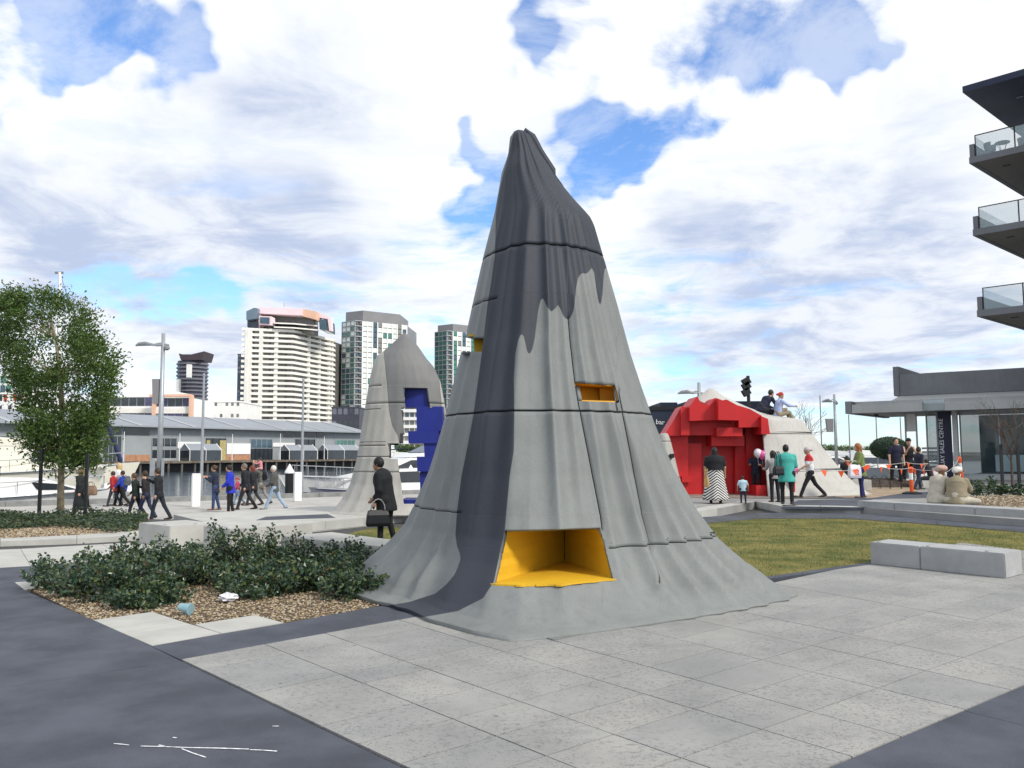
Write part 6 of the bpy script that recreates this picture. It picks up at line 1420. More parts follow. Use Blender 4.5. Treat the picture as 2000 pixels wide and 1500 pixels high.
# ================================================================== PEOPLE
class Field:
    """signed distance grid: tapered limbs and ellipsoids blended into one skin, meshed as one surface"""
    def __init__(s, lo, hi, h):
        s.h = h; s.lo = np.array(lo, float); s.n = np.ceil((np.array(hi)-s.lo)/h).astype(int)+1
        s.D = np.full(s.n, .5, np.float32); s.L = np.zeros(s.n, np.uint8)
    def sub(s, lo, hi):
        a = np.maximum(np.floor((np.array(lo)-s.lo)/s.h).astype(int), 0); b = np.minimum(np.ceil((np.array(hi)-s.lo)/s.h).astype(int)+1, s.n)
        if np.any(b <= a): return None, None
        sl = tuple(slice(i, j) for i, j in zip(a, b))
        ax = [s.lo[k]+s.h*np.arange(a[k], b[k], dtype=np.float32) for k in range(3)]
        return sl, (ax[0][:, None, None], ax[1][None, :, None], ax[2][None, None, :])
    def blend(s, sl, d, k, m):
        o = s.D[sl]; t = np.clip(.5+.5*(o-d)/k, 0, 1); s.D[sl] = o*(1-t)+d*t-k*t*(1-t); L = s.L[sl]; L[d < o] = m
    def limb(s, a, b, r0, r1, k=.025, m=0, flat=None):
        a, b = np.array(a, float), np.array(b, float); R_ = max(r0, r1)+k+.03
        sl, q = s.sub(np.minimum(a, b)-R_, np.maximum(a, b)+R_)
        if sl is None: return
        e = b-a; ee = max(e@e, 1e-9); x, y, z = q[0]-a[0], q[1]-a[1], q[2]-a[2]
        t = np.clip((x*e[0]+y*e[1]+z*e[2])/ee, 0, 1); dx, dy, dz = x-t*e[0], y-t*e[1], z-t*e[2]
        if flat: dx = dx/flat[0]; dy = dy/flat[1]
        s.blend(sl, np.sqrt(dx*dx+dy*dy+dz*dz)-(r0+(r1-r0)*t), k, m)
    def ball(s, c, r, k=.02, m=0, cut=False):
        c, r = np.array(c, float), np.array(r, float)*np.ones(3); sl, q = s.sub(c-r-k-.03, c+r+k+.03)
        if sl is None: return
        x, y, z = q[0]-c[0], q[1]-c[1], q[2]-c[2]
        k0 = np.sqrt((x/r[0])**2+(y/r[1])**2+(z/r[2])**2); k1 = np.sqrt((x/r[0]**2)**2+(y/r[1]**2)**2+(z/r[2]**2)**2); d = k0*(k0-1)/np.maximum(k1, 1e-6)
        if cut: s.D[sl] = np.maximum(s.D[sl], -d)
        else: s.blend(sl, d, k, m)
    def mesh(s):
        D = s.D; D[0] = D[-1] = .5; D[:, 0] = D[:, -1] = .5; D[:, :, 0] = D[:, :, -1] = .5
        S = D < 0; cn = tuple(np.array(D.shape)-1); acc = np.zeros(cn+(3,), np.float32); cnt = np.zeros(cn, np.int32)
        for ax in range(3):
            o1, o2 = [k for k in range(3) if k != ax]
            for i in (0, 1):
                for j in (0, 1):
                    sl = [None]*3; sl[o1] = slice(i, i+cn[o1]); sl[o2] = slice(j, j+cn[o2]); A = list(sl); B_ = list(sl); A[ax] = slice(0, cn[ax]); B_[ax] = slice(1, None)
                    a, b = D[tuple(A)], D[tuple(B_)]; m = (a < 0) != (b < 0); w = np.where(m)
                    t = a[w]/(a[w]-b[w]); p = np.zeros((len(t), 3), np.float32); p[:, ax] = t; p[:, o1] = i; p[:, o2] = j
                    acc[w] += p; cnt[w] += 1
        w = np.where(cnt > 0); idx = np.full(cn, -1, np.int64); idx[w] = np.arange(len(w[0]))
        V = (np.stack(w, 1)+acc[w]/cnt[w][:, None])*s.h+s.lo; lab = s.L[w]
        F = []
        for ax in range(3):
            o1, o2 = (ax+1) % 3, (ax+2) % 3
            A = [slice(None)]*3; B_ = [slice(None)]*3; A[ax] = slice(0, -1); B_[ax] = slice(1, None)
            m = S[tuple(A)] != S[tuple(B_)]; e = np.argwhere(m); e = e[(e[:, o1] > 0) & (e[:, o2] > 0) & (e[:, o1] < cn[o1]) & (e[:, o2] < cn[o2])]
            def c(a, b): q = e.copy(); q[:, o1] -= a; q[:, o2] -= b; return idx[q[:, 0], q[:, 1], q[:, 2]]
            f = np.stack([c(1, 1), c(0, 1), c(0, 0), c(1, 0)], 1); fl = ~S[tuple(e.T)]; f[fl] = f[fl][:, ::-1]; F.append(f)
        F = np.concatenate(F); F = F[(F >= 0).all(1)]
        return V, F, lab
SKIN = {'fair': (0.52, 0.30, 0.21), 'tan': (0.36, 0.20, 0.13), 'brown': (0.17, 0.085, 0.05), 'olive': (0.40, 0.25, 0.16)}
def cloth(c, rough=.85): return mat('cloth_%d_%d_%d' % tuple(int(x*1000) for x in c), c, rough, .12, 7, bump=.25, bscale=35)
M_lip = mat('lips', (0.33, 0.10, 0.09), .5); M_eye = mat('eye', (0.02, 0.015, 0.012), .2)
def person(label, pos, phi, H=1.7, skin='fair', top=(.05, .05, .06), sleeves='long', bottom=(.02, .02, .025), shoes=(.02, .02, .02), hair=(.03, .02, .015), style='short', legs=(0, 4, 0, 4), arms=((5, 8, 15), (-5, 8, 15)),
           lean=4, head=(0, 0), girth=1.0, coat=False, skirt=None, sit=False, hem=.0, extra=None, group=None, legs_out=(0, 0), top2=None, res=.0145):
    """phi: compass heading of the face in the ground plane (degrees, 0 = +x); legs: thigh and knee angles left, right; arms: forward, outward, elbow"""
    t = thing('person', label, 'person', pos, group); k = H/1.75; ph = R(phi)
    fx, fy = math.cos(ph), math.sin(ph)
    def W(V):   # local (x right, y forward, z up) to world
        V = np.asarray(V)*k; return np.stack([pos[0]+V[:, 0]*fy+V[:, 1]*fx, pos[1]-V[:, 0]*fx+V[:, 1]*fy, pos[2]+V[:, 2]], 1)
    g = girth*1.1
    J = {}
    def leg(a, kn, out, s):
        if kn >= 900: a, o = R(a), R(out); return np.array([s*math.sin(o)*math.sin(a), math.cos(o)*math.sin(a), -math.cos(a)])*.43, np.array([-s*.86, .1, -.16])*.42, 0.0
        a, kn, o = R(a), R(kn), R(out); th = np.array([s*math.sin(o)*math.cos(a), math.sin(a)*math.cos(o), -math.cos(a)*math.cos(o)])*.43; b = a-kn; sh = np.array([0, math.sin(b), -math.cos(b)])*.42; return th, sh, b
    L = [leg(legs[0], legs[1], legs_out[0], -1), leg(legs[2], legs[3], legs_out[1], 1)]
    hz = max(-(l[0][2]+l[1][2]) for l in L)+.085
    hip = np.array([0, 0, hz]); ln = R(lean); sp_ = np.array([0, math.sin(ln), math.cos(ln)]); neck = hip+sp_*.56; waist = hip+sp_*.18; chest = hip+sp_*.40
    fwd = np.array([0, math.cos(ln), -math.sin(ln)])
    hc = neck+np.array([0, .03+.10*math.sin(R(head[1]+lean)), .155*math.cos(R(head[1]))]); hy = R(head[0]); hf = np.array([-math.sin(hy), math.cos(hy)*math.cos(R(head[1])), -math.sin(R(head[1]))]); hs = np.array([math.cos(hy), math.sin(hy), 0])
    A = []
    for s, (af, ao, el) in zip((-1, 1), arms):
        sh = neck+np.array([s*.183*g**.5, 0, -.075]); a, o = R(af), R(ao); u = np.array([s*math.sin(o), math.sin(a)*math.cos(o), -math.cos(a)*math.cos(o)]); e = sh+u*.29; b = a+R(el)
        f = np.array([s*math.sin(o)*.35-s*.25*math.sin(R(el)), math.sin(b), -math.cos(b)]); f /= np.linalg.norm(f); w = e+f*.25; A.append((sh, e, w, f, s))
    feet = []
    for s, (th, sh, b) in zip((-1, 1), L):
        h0 = hip+np.array([s*.09*g, 0, -.02]); kn = h0+th; an = kn+sh; tilt = max(-.7, min(.5, b*.8)); toe = an+np.array([0, math.cos(tilt)*.17, -.05+math.sin(tilt)*.12]); feet.append((h0, kn, an, toe, tilt))
    pts = np.array([hip, neck, hc+np.array([0, 0, .16])]+[p for f in feet for p in f[:4]]+[p for a in A for p in a[:3]]); lo, hi = pts.min(0)-.27, pts.max(0)+.27; lo[2] = min(lo[2], -.02)
    # ---- body, one skin
    F_ = Field(lo, hi, res)
    F_.limb(hip+[0, 0, -.02], waist, .115*g, .105*g, .05, 0, (1.15, .85)); F_.limb(waist, chest, .105*g, .125*g, .05, 0, (1.2, .8)); F_.limb(chest, neck-[0, 0, .06], .125*g, .09, .05, 0, (1.25, .75))
    F_.limb(neck-[0, 0, .06], hc-[0, .01, .07], .056, .052, .02)
    F_.ball(hc, (.080, .098, .120), .02); F_.limb(hc+hf*.035+[0, 0, -.075], hc+hf*.055+[0, 0, -.085], .045, .04, .03)
    F_.limb(hc+hf*.088+[0, 0, .012], hc+hf*.108+[0, 0, -.022], .010, .015, .012); F_.ball(hc+hf*.07+[0, 0, .035], (.05, .03, .018), .015)
    for s in (-1, 1):
        F_.ball(hc+hs*s*.076+[0, 0, -.005], (.014, .02, .03), .008); F_.ball(hc+hf*.086+hs*s*.032+[0, 0, .012], .0125, .003, 1)
    F_.limb(hc+hf*.096+hs*.022+[0, 0, -.052], hc+hf*.096-hs*.022+[0, 0, -.052], .0095, .0095, .004, 2)
    for (sh, e, w, f, s) in A:
        F_.limb(sh, e, .047*g**.7, .039*g**.5, .03); F_.limb(e, w, .038*g**.5, .026, .02)
        pal = np.cross(f, [s, 0, 0.0]); pal /= max(np.linalg.norm(pal), 1e-6); p1 = w+f*.085; F_.limb(w, p1, .028, .036, .015, 0)
        for i, (o_, l_) in enumerate(((-.030, .062), (-.010, .075), (.010, .070), (.030, .052))):
            r0 = p1+pal*o_*.9; m_ = r0+f*l_*.5-np.array([s, 0, 0])*.012; F_.limb(r0, m_, .0105, .010, .005); F_.limb(m_, m_+f*l_*.45-np.array([s, 0, 0])*.026, .010, .009, .005)
        th0 = w+f*.035+pal*-.03; F_.limb(th0, th0+f*.045-pal*.028, .012, .010, .008)
    for (h0, kn, an, toe, ti) in feet:
        F_.limb(h0, kn, .078*g, .05, .03); F_.limb(kn, an, .05, .034, .02); F_.limb(an, toe, .036, .028, .02)
    V, Q, lab_ = F_.mesh(); sk = mat('skin_'+skin, SKIN[skin], .55, .08, 9)
    mesh_np('body', W(V), Q, [sk, M_eye, M_lip], t, True, lab_[Q[:, 0]])
    # ---- clothes
    if bottom is not None and skirt is None:
        F_ = Field(lo, hi, .017); F_.limb(hip+[0, 0, .08], hip-[0, 0, .03], .12*g, .13*g, .04, 0, (1.18, .92))
        for (h0, kn, an, toe, ti) in feet:
            F_.limb(h0, kn, .095*g, .064, .03); F_.limb(kn, an-np.array([0, 0, .0]), .064, .056, .025)
        V, Q, _ = F_.mesh(); mesh_np('trousers', W(V), Q, cloth(bottom), t, True)
    if skirt is not None:
        m, zlow, r1 = skirt; z0 = hz+.12; V = []; Fq = []; n, rows = 40, 12
        for i in range(rows):
            u = i/(rows-1); z = z0+(zlow-z0)*u; rr = (.135*g)*(1-u)+r1*u
            for j in range(n):
                a = 2*math.pi*j/n; q = rr*(1+.07*u*math.sin(a*7+u)); V.append((q*1.12*math.cos(a), q*.95*math.sin(a)-.02*u, z))
        Fq = [(i*n+j, i*n+(j+1) % n, i*n+n+(j+1) % n, i*n+n+j) for i in range(rows-1) for j in range(n)]+[list(range(n)), [(rows-1)*n+j for j in range(n)]]
        mesh_np('skirt', W(V), Fq, m, t, True)
    if top is not None:
        F_ = Field(lo, hi, .0165); lowz = -.10-hem
        F_.limb(hip+sp_*lowz, waist, .135*g+.02*(hem > 0), .128*g, .05, 0, (1.17, .9)); F_.limb(waist, chest, .128*g, .145*g, .05, 0, (1.2, .84)); F_.limb(chest, neck-[0, 0, .075], .145*g, .105, .05, 0, (1.25, .78)); F_.limb(neck-[0, 0, .06], neck+[0, .0, .005], .07, .062, .02)
        zc_ = (hip+sp_*lowz)[2]-.03; F_.D = np.where((F_.lo[2]+F_.h*np.arange(F_.n[2]))[None, None, :] < zc_, np.maximum(F_.D, zc_-(F_.lo[2]+F_.h*np.arange(F_.n[2]))[None, None, :]).astype(np.float32), F_.D).astype(np.float32)
        if coat: F_.limb(waist, [0, feet[0][1][1]*.35+feet[1][1][1]*.35, .48], .14*g, .20*g, .05, 0, (1.1, 1.0))
        for (sh, e, w, f, s) in A:
            if sleeves != 'none': F_.limb(sh, e if sleeves != 'short' else sh+(e-sh)*.75, .064*g**.6, .056*g**.5, .035, 1 if top2 == 'sleeve' else 0)
            if sleeves == 'long': F_.limb(e, w-f*.01, .054*g**.5, .042, .025, 1 if top2 == 'sleeve' else 0)
        V, Q, lb = F_.mesh(); ms = [cloth(top)]
        if extra and 'sleeve' in extra: ms.append(cloth(extra['sleeve']))
        if extra and 'lower' in extra:
            ms.append(cloth(extra['lower'])); lb = (V[:, 2] < chest[2]-.03).astype(np.uint8)
        mesh_np('top', W(V), Q, ms, t, True, lb[Q[:, 0]] if len(ms) > 1 else None)
    for (h0, kn, an, toe, ti) in feet:
        c0 = an+np.array([0, -.05*math.cos(ti), -.045]); F_ = Field(np.minimum(c0, toe)-.1, np.maximum(an, toe)+.1, .0135); F_.limb(c0, toe+np.array([0, .03, -.005]), .044, .038, .02); F_.limb(an+[0, 0, .02], c0+[0, .03, .02], .05, .045, .02)
        V, Q, _ = F_.mesh(); V[:, 2] = np.maximum(V[:, 2], .004) if not sit else V[:, 2]; mesh_np('shoe', W(V), Q, cloth(shoes, .5), t, True)
    # ---- hair or headwear
    F_ = Field(hc-.36, hc+.26, .0135); hm = cloth(hair, .6); back = -hf
    if style in ('short', 'long', 'bun'):
        F_.ball(hc+back*.014+[0, 0, .018], (.091, .109, .123), .01)
        if style == 'long': F_.limb(hc+back*.05, hc+back*.095+[0, 0, -.20], .092, .055, .03, 0, (1.15, 1)); F_.limb(hc+hs*.06+back*.02, hc+hs*.075+back*.02+[0, 0, -.17], .04, .03, .02); F_.limb(hc-hs*.06+back*.02, hc-hs*.075+back*.02+[0, 0, -.17], .04, .03, .02)
        if style == 'bun': F_.ball(hc+back*.11+[0, 0, .05], .045, .01)
        F_.ball(hc+hf*.105+[0, 0, -.052], (.068, .085, .115), cut=True)
        if style == 'short': F_.ball(hc+[0, 0, -.16], (.12, .12, .085), cut=True)
        V, Q, _ = F_.mesh(); mesh_np('hair', W(V), Q, hm, t, True)
    elif style == 'cap':
        F_.ball(hc+[0, 0, .03], (.090, .105, .105), .01); F_.limb(hc+back*.09+[0, 0, .035], hc+back*.15+[0, 0, .02], .05, .04, .02, 0, (1.3, 1)); F_.ball(hc+[0, .0, -.10], (.14, .16, .115), cut=True)
        V, Q, _ = F_.mesh(); mesh_np('cap', W(V), Q, hm, t, True)
    elif style == 'turban':
        F_.ball(hc+back*.02+[0, 0, .055], (.105, .122, .075), .02); F_.limb(hc+hf*.05+[0, 0, .06], hc+back*.11+[0, 0, .0], .085, .06, .03, 0, (1.25, 1)); F_.ball(hc+hf*.11+[0, 0, -.06], (.07, .09, .10), cut=True)
        V, Q, _ = F_.mesh(); mesh_np('turban', W(V), Q, hm, t, True)
        F2 = Field(hc-.36, hc+.2, .0135); F2.limb(hc+hf*.075+[0, 0, -.075], hc+hf*.085+[0, 0, -.20], .055, .022, .02); V, Q, _ = F2.mesh(); mesh_np('beard', W(V), Q, cloth((.62, .60, .56)), t, True)
    elif style == 'scarf':
        F_.ball(hc+back*.012+[0, 0, .012], (.092, .108, .124), .01); F_.limb(hc+back*.04, hc+back*.06+[0, 0, -.22], .095, .10, .03, 0, (1.2, 1)); F_.ball(hc+hf*.11+[0, 0, -.01], (.056, .07, .085), cut=True)
        V, Q, _ = F_.mesh(); mesh_np('head_scarf', W(V), Q, hm, t, True)
    if extra and 'beard' in extra:
        F2 = Field(hc-.3, hc+.2, .0135); F2.limb(hc+hf*.07+[0, 0, -.08], hc+hf*.08+[0, 0, -.19], .05, .02, .02); V, Q, _ = F2.mesh(); mesh_np('beard', W(V), Q, cloth(extra['beard']), t, True)
    if extra and 'shawl' in extra:
        F2 = Field(lo, hi, .02); F2.limb(neck-[0, 0, .05], chest-[0, 0, .05], .08, .145*g, .06, 0, (1.2, .85)); F2.limb(chest-[0, 0, .05], hip+[0, .05, .06], .145*g, .165*g, .06, 0, (1.2, .9)); F2.limb(A[1][0], A[1][1], .075, .09, .05); F2.limb(A[0][0], A[0][1], .075, .09, .05)
        V, Q, _ = F2.mesh(); mesh_np('shawl', W(V), Q, cloth(extra['shawl']), t, True)
    def wp(p): return Vector(W(np.array([p]))[0])
    return {'thing': t, 'hands': [wp(a[2]+a[3]*.09) for a in A], 'shoulder': [wp(a[0]) for a in A], 'chest': wp(chest), 'hip': wp(hip), 'neck': wp(neck), 'k': k, 'fwd': Vector((fx, fy, 0)), 'right': Vector((fy, -fx, 0))}
def at(x, yhead, yfoot, z, **kw):
    g = G(x, yfoot, z); return (g.x, g.y, z), (yfoot-yhead)*g.y/FPX/.985
walk1 = dict(legs=(19, 6, -16, 20), arms=((-18, 6, 20), (20, 6, 25)))
walk2 = dict(legs=(-17, 24, 19, 8), arms=((22, 6, 25), (-18, 6, 18)))
stand = dict(legs=(3, 3, -3, 4), arms=((4, 8, 14), (4, 8, 14)))
NAV, BLK, JEAN, LJEAN = (.016, .018, .032), (.011, .011, .013), (.035, .06, .14), (.24, .33, .45)
LP, TR_ = ZP, ZT
def ppl(label, x, yh, yf, z, phi, **kw):
    pos, H = at(x, yh, yf, z); kw.setdefault('H', H); return person(label, pos, phi, **kw)
GL, GRR = 'people walking on the promenade', 'people on the terrace'
# left promenade
p1 = ppl('person in long black coat walking behind the street tree with a tan bag', 158, 915, 1010, LP, 175, top=(.014, .018, .018), coat=True, bottom=BLK, hair=(.22, .15, .08), style='long', group=GL, girth=1.15, **walk1)
p2 = ppl('person with long blonde hair behind the two children in red and blue', 233, 906, 988, LP, 185, top=(.75, .75, .74), bottom=BLK, hair=(.50, .36, .18), style='long', group=GL, **walk2)
ppl('child in red padded jacket walking left', 221, 922, 989, LP, 180, top=(.36, .02, .025), bottom=(.03, .035, .05), hair=(.04, .025, .02), group=GL, girth=1.15, **walk1)
p4 = ppl('child in blue jacket with grey backpack', 240, 921, 989, LP, 178, top=(.02, .05, .34), bottom=BLK, group=GL, girth=1.1, **walk2)
ppl('boy in dark jacket with green scarf striding left', 264, 926, 1012, LP, 180, top=(.012, .022, .016), bottom=NAV, hair=(.09, .05, .03), group=GL, head=(0, 15), **walk1)
ppl('smiling person in dark top between the boy and the man in a vest', 284, 922, 1012, LP, 180, top=(.02, .017, .02), bottom=(.025, .03, .075), hair=(.045, .025, .015), style='short', group=GL, skin='tan', legs=(18, 4, -14, 16), arms=((-15, 8, 25), (30, 10, 60)))
ppl('man in black vest with pale grey sleeves striding left', 309, 917, 1016, LP, 182, top=(.012, .013, .016), extra={'sleeve': (.30, .34, .42)}, top2='sleeve', bottom=(.013, .02, .03), hair=(.04, .03, .02), group=GL, legs=(17, 8, -20, 10), arms=((-10, 8, 20), (62, 12, 55)))
ppl('person in navy cardigan with long beige scarf and jeans', 420, 912, 996, LP, 186, top=(.02, .025, .05), bottom=JEAN, shoes=(.18, .10, .05), hair=(.06, .035, .02), style='bun', group=GL, hem=.12, legs=(6, 4, -4, 10), arms=((20, 8, 100), (20, 8, 100)))
ppl('person in bright blue jacket and black trousers', 449, 912, 1001, LP, 190, top=(.02, .035, .44), bottom=BLK, hair=(.02, .015, .012), group=GL, girth=1.15, hem=.08, legs=(4, 3, -3, 5), arms=((8, 10, 40), (8, 10, 40)))
ppl('small child in patterned red top and blue jeans', 464, 934, 986, LP, 200, top=(.45, .06, .12), bottom=LJEAN, hair=(.35, .03, .04), style='cap', group=GL, girth=1.15, **walk2)
ppl('man in black jacket and dark trousers walking left, grey hair', 479, 907, 995, LP, 184, top=(.012, .014, .02), bottom=(.022, .025, .032), hair=(.16, .13, .11), group=GL, hem=.05, girth=1.15, legs=(20, 4, -16, 18), arms=((-12, 6, 15), (14, 6, 20)))
ppl('person with red hair in black puffer jacket behind the grey haired man', 494, 911, 987, LP, 184, top=(.014, .015, .02), bottom=(.03, .03, .035), hair=(.16, .03, .02), style='long', group=GL, girth=1.2, hem=.1, **walk1)
p13 = ppl('man in grey jacket and grey trousers carrying a small girl on his shoulders', 509, 908, 985, LP, 184, top=(.11, .11, .095), bottom=(.26, .25, .23), hair=(.10, .07, .05), group=GL, hem=.06, legs=(22, 6, -20, 18), arms=((120, 10, 60), (120, 10, 60)))
cg = p13['neck']; person('small girl in pink sitting on the shoulders of the man in grey', (cg.x-p13['fwd'].x*.02, cg.y-p13['fwd'].y*.02, cg.z-.03-.16), 184, H=.92, top=(.62, .24, .28), bottom=(.55, .35, .36), hair=(.05, .03, .02), style='short', sit=True, legs=(75, 75, 75, 75), legs_out=(12, 12), arms=((60, 8, 40), (60, 8, 40)), group=GL, girth=1.1)
ppl('white haired old man in grey jacket and light blue jeans', 536, 910, 996, LP, 180, top=(.075, .078, .075), bottom=(.30, .40, .52), shoes=(.10, .10, .11), hair=(.62, .60, .57), group=GL, hem=.02, legs=(24, 4, -22, 14), arms=((10, 6, 40), (14, 6, 40)))
pn = ppl('person in black sweater with black handbag passing behind the tall sculpture', 752, 900, 1066, 0., 172, top=(.007, .008, .011), bottom=(.007, .007, .009), hair=(.006, .006, .007), skin='tan', girth=1.4, hem=.10, legs=(7, 6, -6, 10), arms=((-6, 9, 25), (12, 10, 30)), head=(0, 14), lean=9)
# right terrace
def mat_chevron():
    m = bpy.data.materials.new('chevron_cloth'); m.use_nodes = True; g = NT(m.node_tree); b = g.n('ShaderNodeBsdfPrincipled'); o = g.n('ShaderNodeOutputMaterial'); g.put(o.inputs[0], b.outputs[0])
    s = g.n('ShaderNodeSeparateXYZ'); g.put(s.inputs[0], g.n('ShaderNodeTexCoord').outputs['Object'])
    v = g.m('ADD', s.outputs[2], g.m('MULTIPLY', g.m('ABSOLUTE', s.outputs[0]), .75)); f = g.m('FRACT', g.m('MULTIPLY', v, 12.5))
    g.put(b.inputs['Base Color'], g.mix(g.m('GREATER_THAN', f, .5), (0.012, 0.012, 0.014), (0.72, 0.71, 0.68))); b.inputs['Roughness'].default_value = .9; return m
ppl('person in black top and long black and white chevron skirt, back turned', 1398, 878, 983, TR_, 80, top=(.010, .011, .014), sleeves='short', skirt=(mat_chevron(), .10, .36), hair=(.008, .007, .008), style='long', skin='olive', girth=1.45, group=GRR, hem=.06, shoes=(.05, .03, .02), legs=(3, 3, -3, 4), arms=((-2, 14, 12), (6, 14, 10)))
ppl('toddler in pale blue shirt and dark shorts, back turned', 1452, 932, 983, TR_, 85, top=(.42, .58, .66), sleeves='short', bottom=(.02, .03, .06), shoes=(.06, .04, .03), hair=(.03, .02, .015), skin='olive', girth=1.3, group=GRR, legs=(5, 4, -4, 6), arms=((0, 22, 15), (0, 22, 15)))
p18 = ppl('man in dark patterned shirt leaning forward in the red sculpture', 1478, 889, 967, TR_, -110, H=1.62, top=(.018, .02, .04), sleeves='short', bottom=(.012, .013, .02), hair=(.02, .018, .018), skin='brown', group=GRR, lean=16, head=(0, 20), legs=(8, 6, -8, 6), arms=((35, 8, 60), (35, 8, 60)))
ppl('person with dark hair and grey shoulder bag beside the person in teal', 1514, 884, 981, TR_, 100, top=(.30, .28, .28), bottom=(.014, .014, .018), hair=(.02, .015, .012), style='long', skin='olive', group=GRR, head=(20, 15), legs=(3, 3, -3, 4), arms=((20, 8, 70), (20, 8, 70)))
p20 = ppl('person in teal cardigan and black trousers, back turned', 1538, 873, 985, TR_, 75, top=(.06, .37, .32), bottom=(.010, .010, .013), hair=(.008, .007, .007), skin='olive', girth=1.3, hem=.14, group=GRR, legs=(4, 3, -4, 3), arms=((16, 10, 60), (16, 10, 60)))
p21 = ppl('boy in red and white shirt with cap striding left', 1584, 872, 972, TR_, 175, top=(.50, .025, .03), extra={'lower': (.70, .70, .70)}, sleeves='short', bottom=(.012, .013, .016), shoes=(.03, .03, .03), hair=(.45, .40, .42), style='cap', skin='olive', group=GRR, legs=(28, 6, -26, 16), arms=((25, 6, 35), (-5, 6, 15)))
p22 = ppl('red haired person in olive green top holding a white carrier bag', 1683, 870, 972, TR_, 172, top=(.17, .21, .07), bottom=(.018, .02, .10), shoes=(.02, .02, .03), hair=(.30, .11, .035), style='long', group=GRR, girth=1.1, hem=.1, legs=(3, 3, -3, 6), arms=((18, 8, 80), (18, 8, 80)))
ppl('man in navy shirt standing beside the topiary bush', 1752, 858, 951, TR_, -95, top=(.013, .015, .035), sleeves='short', bottom=(.014, .011, .015), hair=(.03, .02, .015), group=GRR, legs=(3, 3, -5, 3), legs_out=(6, 6), arms=((2, 10, 10), (2, 10, 10)))
ppl('man in black sleeveless shirt with folded arms', 1776, 859, 950, TR_, -85, top=(.010, .010, .012), sleeves='none', bottom=(.012, .012, .015), hair=(.012, .012, .015), style='cap', group=GRR, legs=(3, 3, -5, 3), legs_out=(5, 5), arms=((35, 8, 105), (35, 8, 105)))
ppl('man in navy jacket with white shoulder patch walking right of the topiary', 1795, 875, 956, TR_, 20, top=(.013, .015, .03), extra={'sleeve': (.55, .57, .60)}, top2=None, bottom=(.02, .028, .055), hair=(.03, .02, .015), skin='olive', group=GRR, legs=(16, 6, -14, 14), arms=((22, 6, 45), (-10, 6, 20)))
# seated figures: the position is where their hips rest
def seat(label, x, yseat, Y, z_seat, phi, H, **kw):
    p = P(x, yseat, Y); k = H/1.75; lg = kw['legs']
    ou = kw.get('legs_out', (0, 0)); hz = max(.43*math.cos(R(lg[i]))*math.cos(R(ou[i//2]))+(.42*math.cos(R(lg[i]-lg[i+1])) if lg[i+1] < 900 else .067) for i in (0, 2))+.085
    return person(label, (p.x, p.y, z_seat-(hz-.12)*k), phi, H=H, sit=True, **kw)
zs = P(1485, 803, YR-.2).z
seat('man in dark navy jacket sitting on top of the red sculpture, head bowed', 1487, 803, YR-.3, P(1487, 804, YR-.3).z, 20, 1.74, top=(.014, .018, .042), bottom=(.018, .02, .03), hair=(.03, .022, .018), legs=(95, 80, 80, 60), lean=38, head=(0, 25), arms=((30, 10, 40), (30, 10, 40)), girth=1.1)
seat('man in red cap and pale blue shirt sitting above the cloth slope', 1519, 815, YR-.5, P(1519, 815, YR-.5).z, 10, 1.72, top=(.36, .45, .66), bottom=(.26, .22, .15), shoes=(.02, .02, .02), hair=(.42, .03, .025), style='cap', legs=(118, 95, 100, 70), lean=10, head=(0, 5), arms=((-20, 10, 10), (55, 8, 30)), skin='olive')
CRM, BRN = (.46, .42, .34), (.27, .225, .15)
ts1 = f0.lerp(f1, .30)+offn*.35
seat('old man in cream kurta and pink turban sitting on the long wall bench', 1828, 976, 22.5, .345, 20, 1.82, top=CRM, bottom=CRM, hair=(.50, .33, .27), style='turban', skin='brown', legs=(84, 900, 84, 900), legs_out=(52, 52), lean=16, head=(-25, 12), arms=((35, 8, 40), (35, 8, 40)), girth=1.25)
seat('old man in brown shawl and white turban sitting on the long wall bench', 1868, 979, 22.0, .345, 50, 1.76, top=BRN, bottom=CRM, hair=(.60, .58, .54), style='turban', skin='brown', legs=(84, 900, 84, 900), legs_out=(52, 52), lean=16, head=(-15, 10), arms=((35, 8, 40), (35, 8, 40)), girth=1.2, extra={'shawl': BRN})
pb = G(1656, 944, ZT); seat('person in black sitting behind the red haired person', 1656, 920, 34., .62, 80, 1.7, top=(.012, .012, .015), bottom=(.02, .025, .05), hair=(.01, .01, .01), style='long', legs=(85, 85, 85, 85), lean=8, girth=1.15, arms=((20, 8, 40), (20, 8, 40)))
bx_ = P(1656, 930, 34.2); bb = MB().box(bx_.x-.7, bx_.x+.7, 33.6, 34.4, ZT, .60).build('seat_block', M_conc, None, bevel=.015, pivot=(bx_.x, 34, ZT)); tag(bb, 'pale concrete seat block under the person in black', 'seat')
seat('person in dark clothes sitting low beside the right barrier post', 1819, 925, 36., .5, 150, 1.65, top=(.02, .02, .025), bottom=(.03, .03, .04), hair=(.02, .015, .01), legs=(85, 85, 85, 85), lean=15, arms=((30, 8, 50), (30, 8, 50)))
bx_ = P(1819, 930, 36.); bb = MB().box(bx_.x-.6, bx_.x+.6, 35.6, 36.4, ZT, .48).build('seat_block', M_conc, None, bevel=.015, pivot=(bx_.x, 36, ZT)); tag(bb, 'pale concrete seat block beside the right barrier post', 'seat')

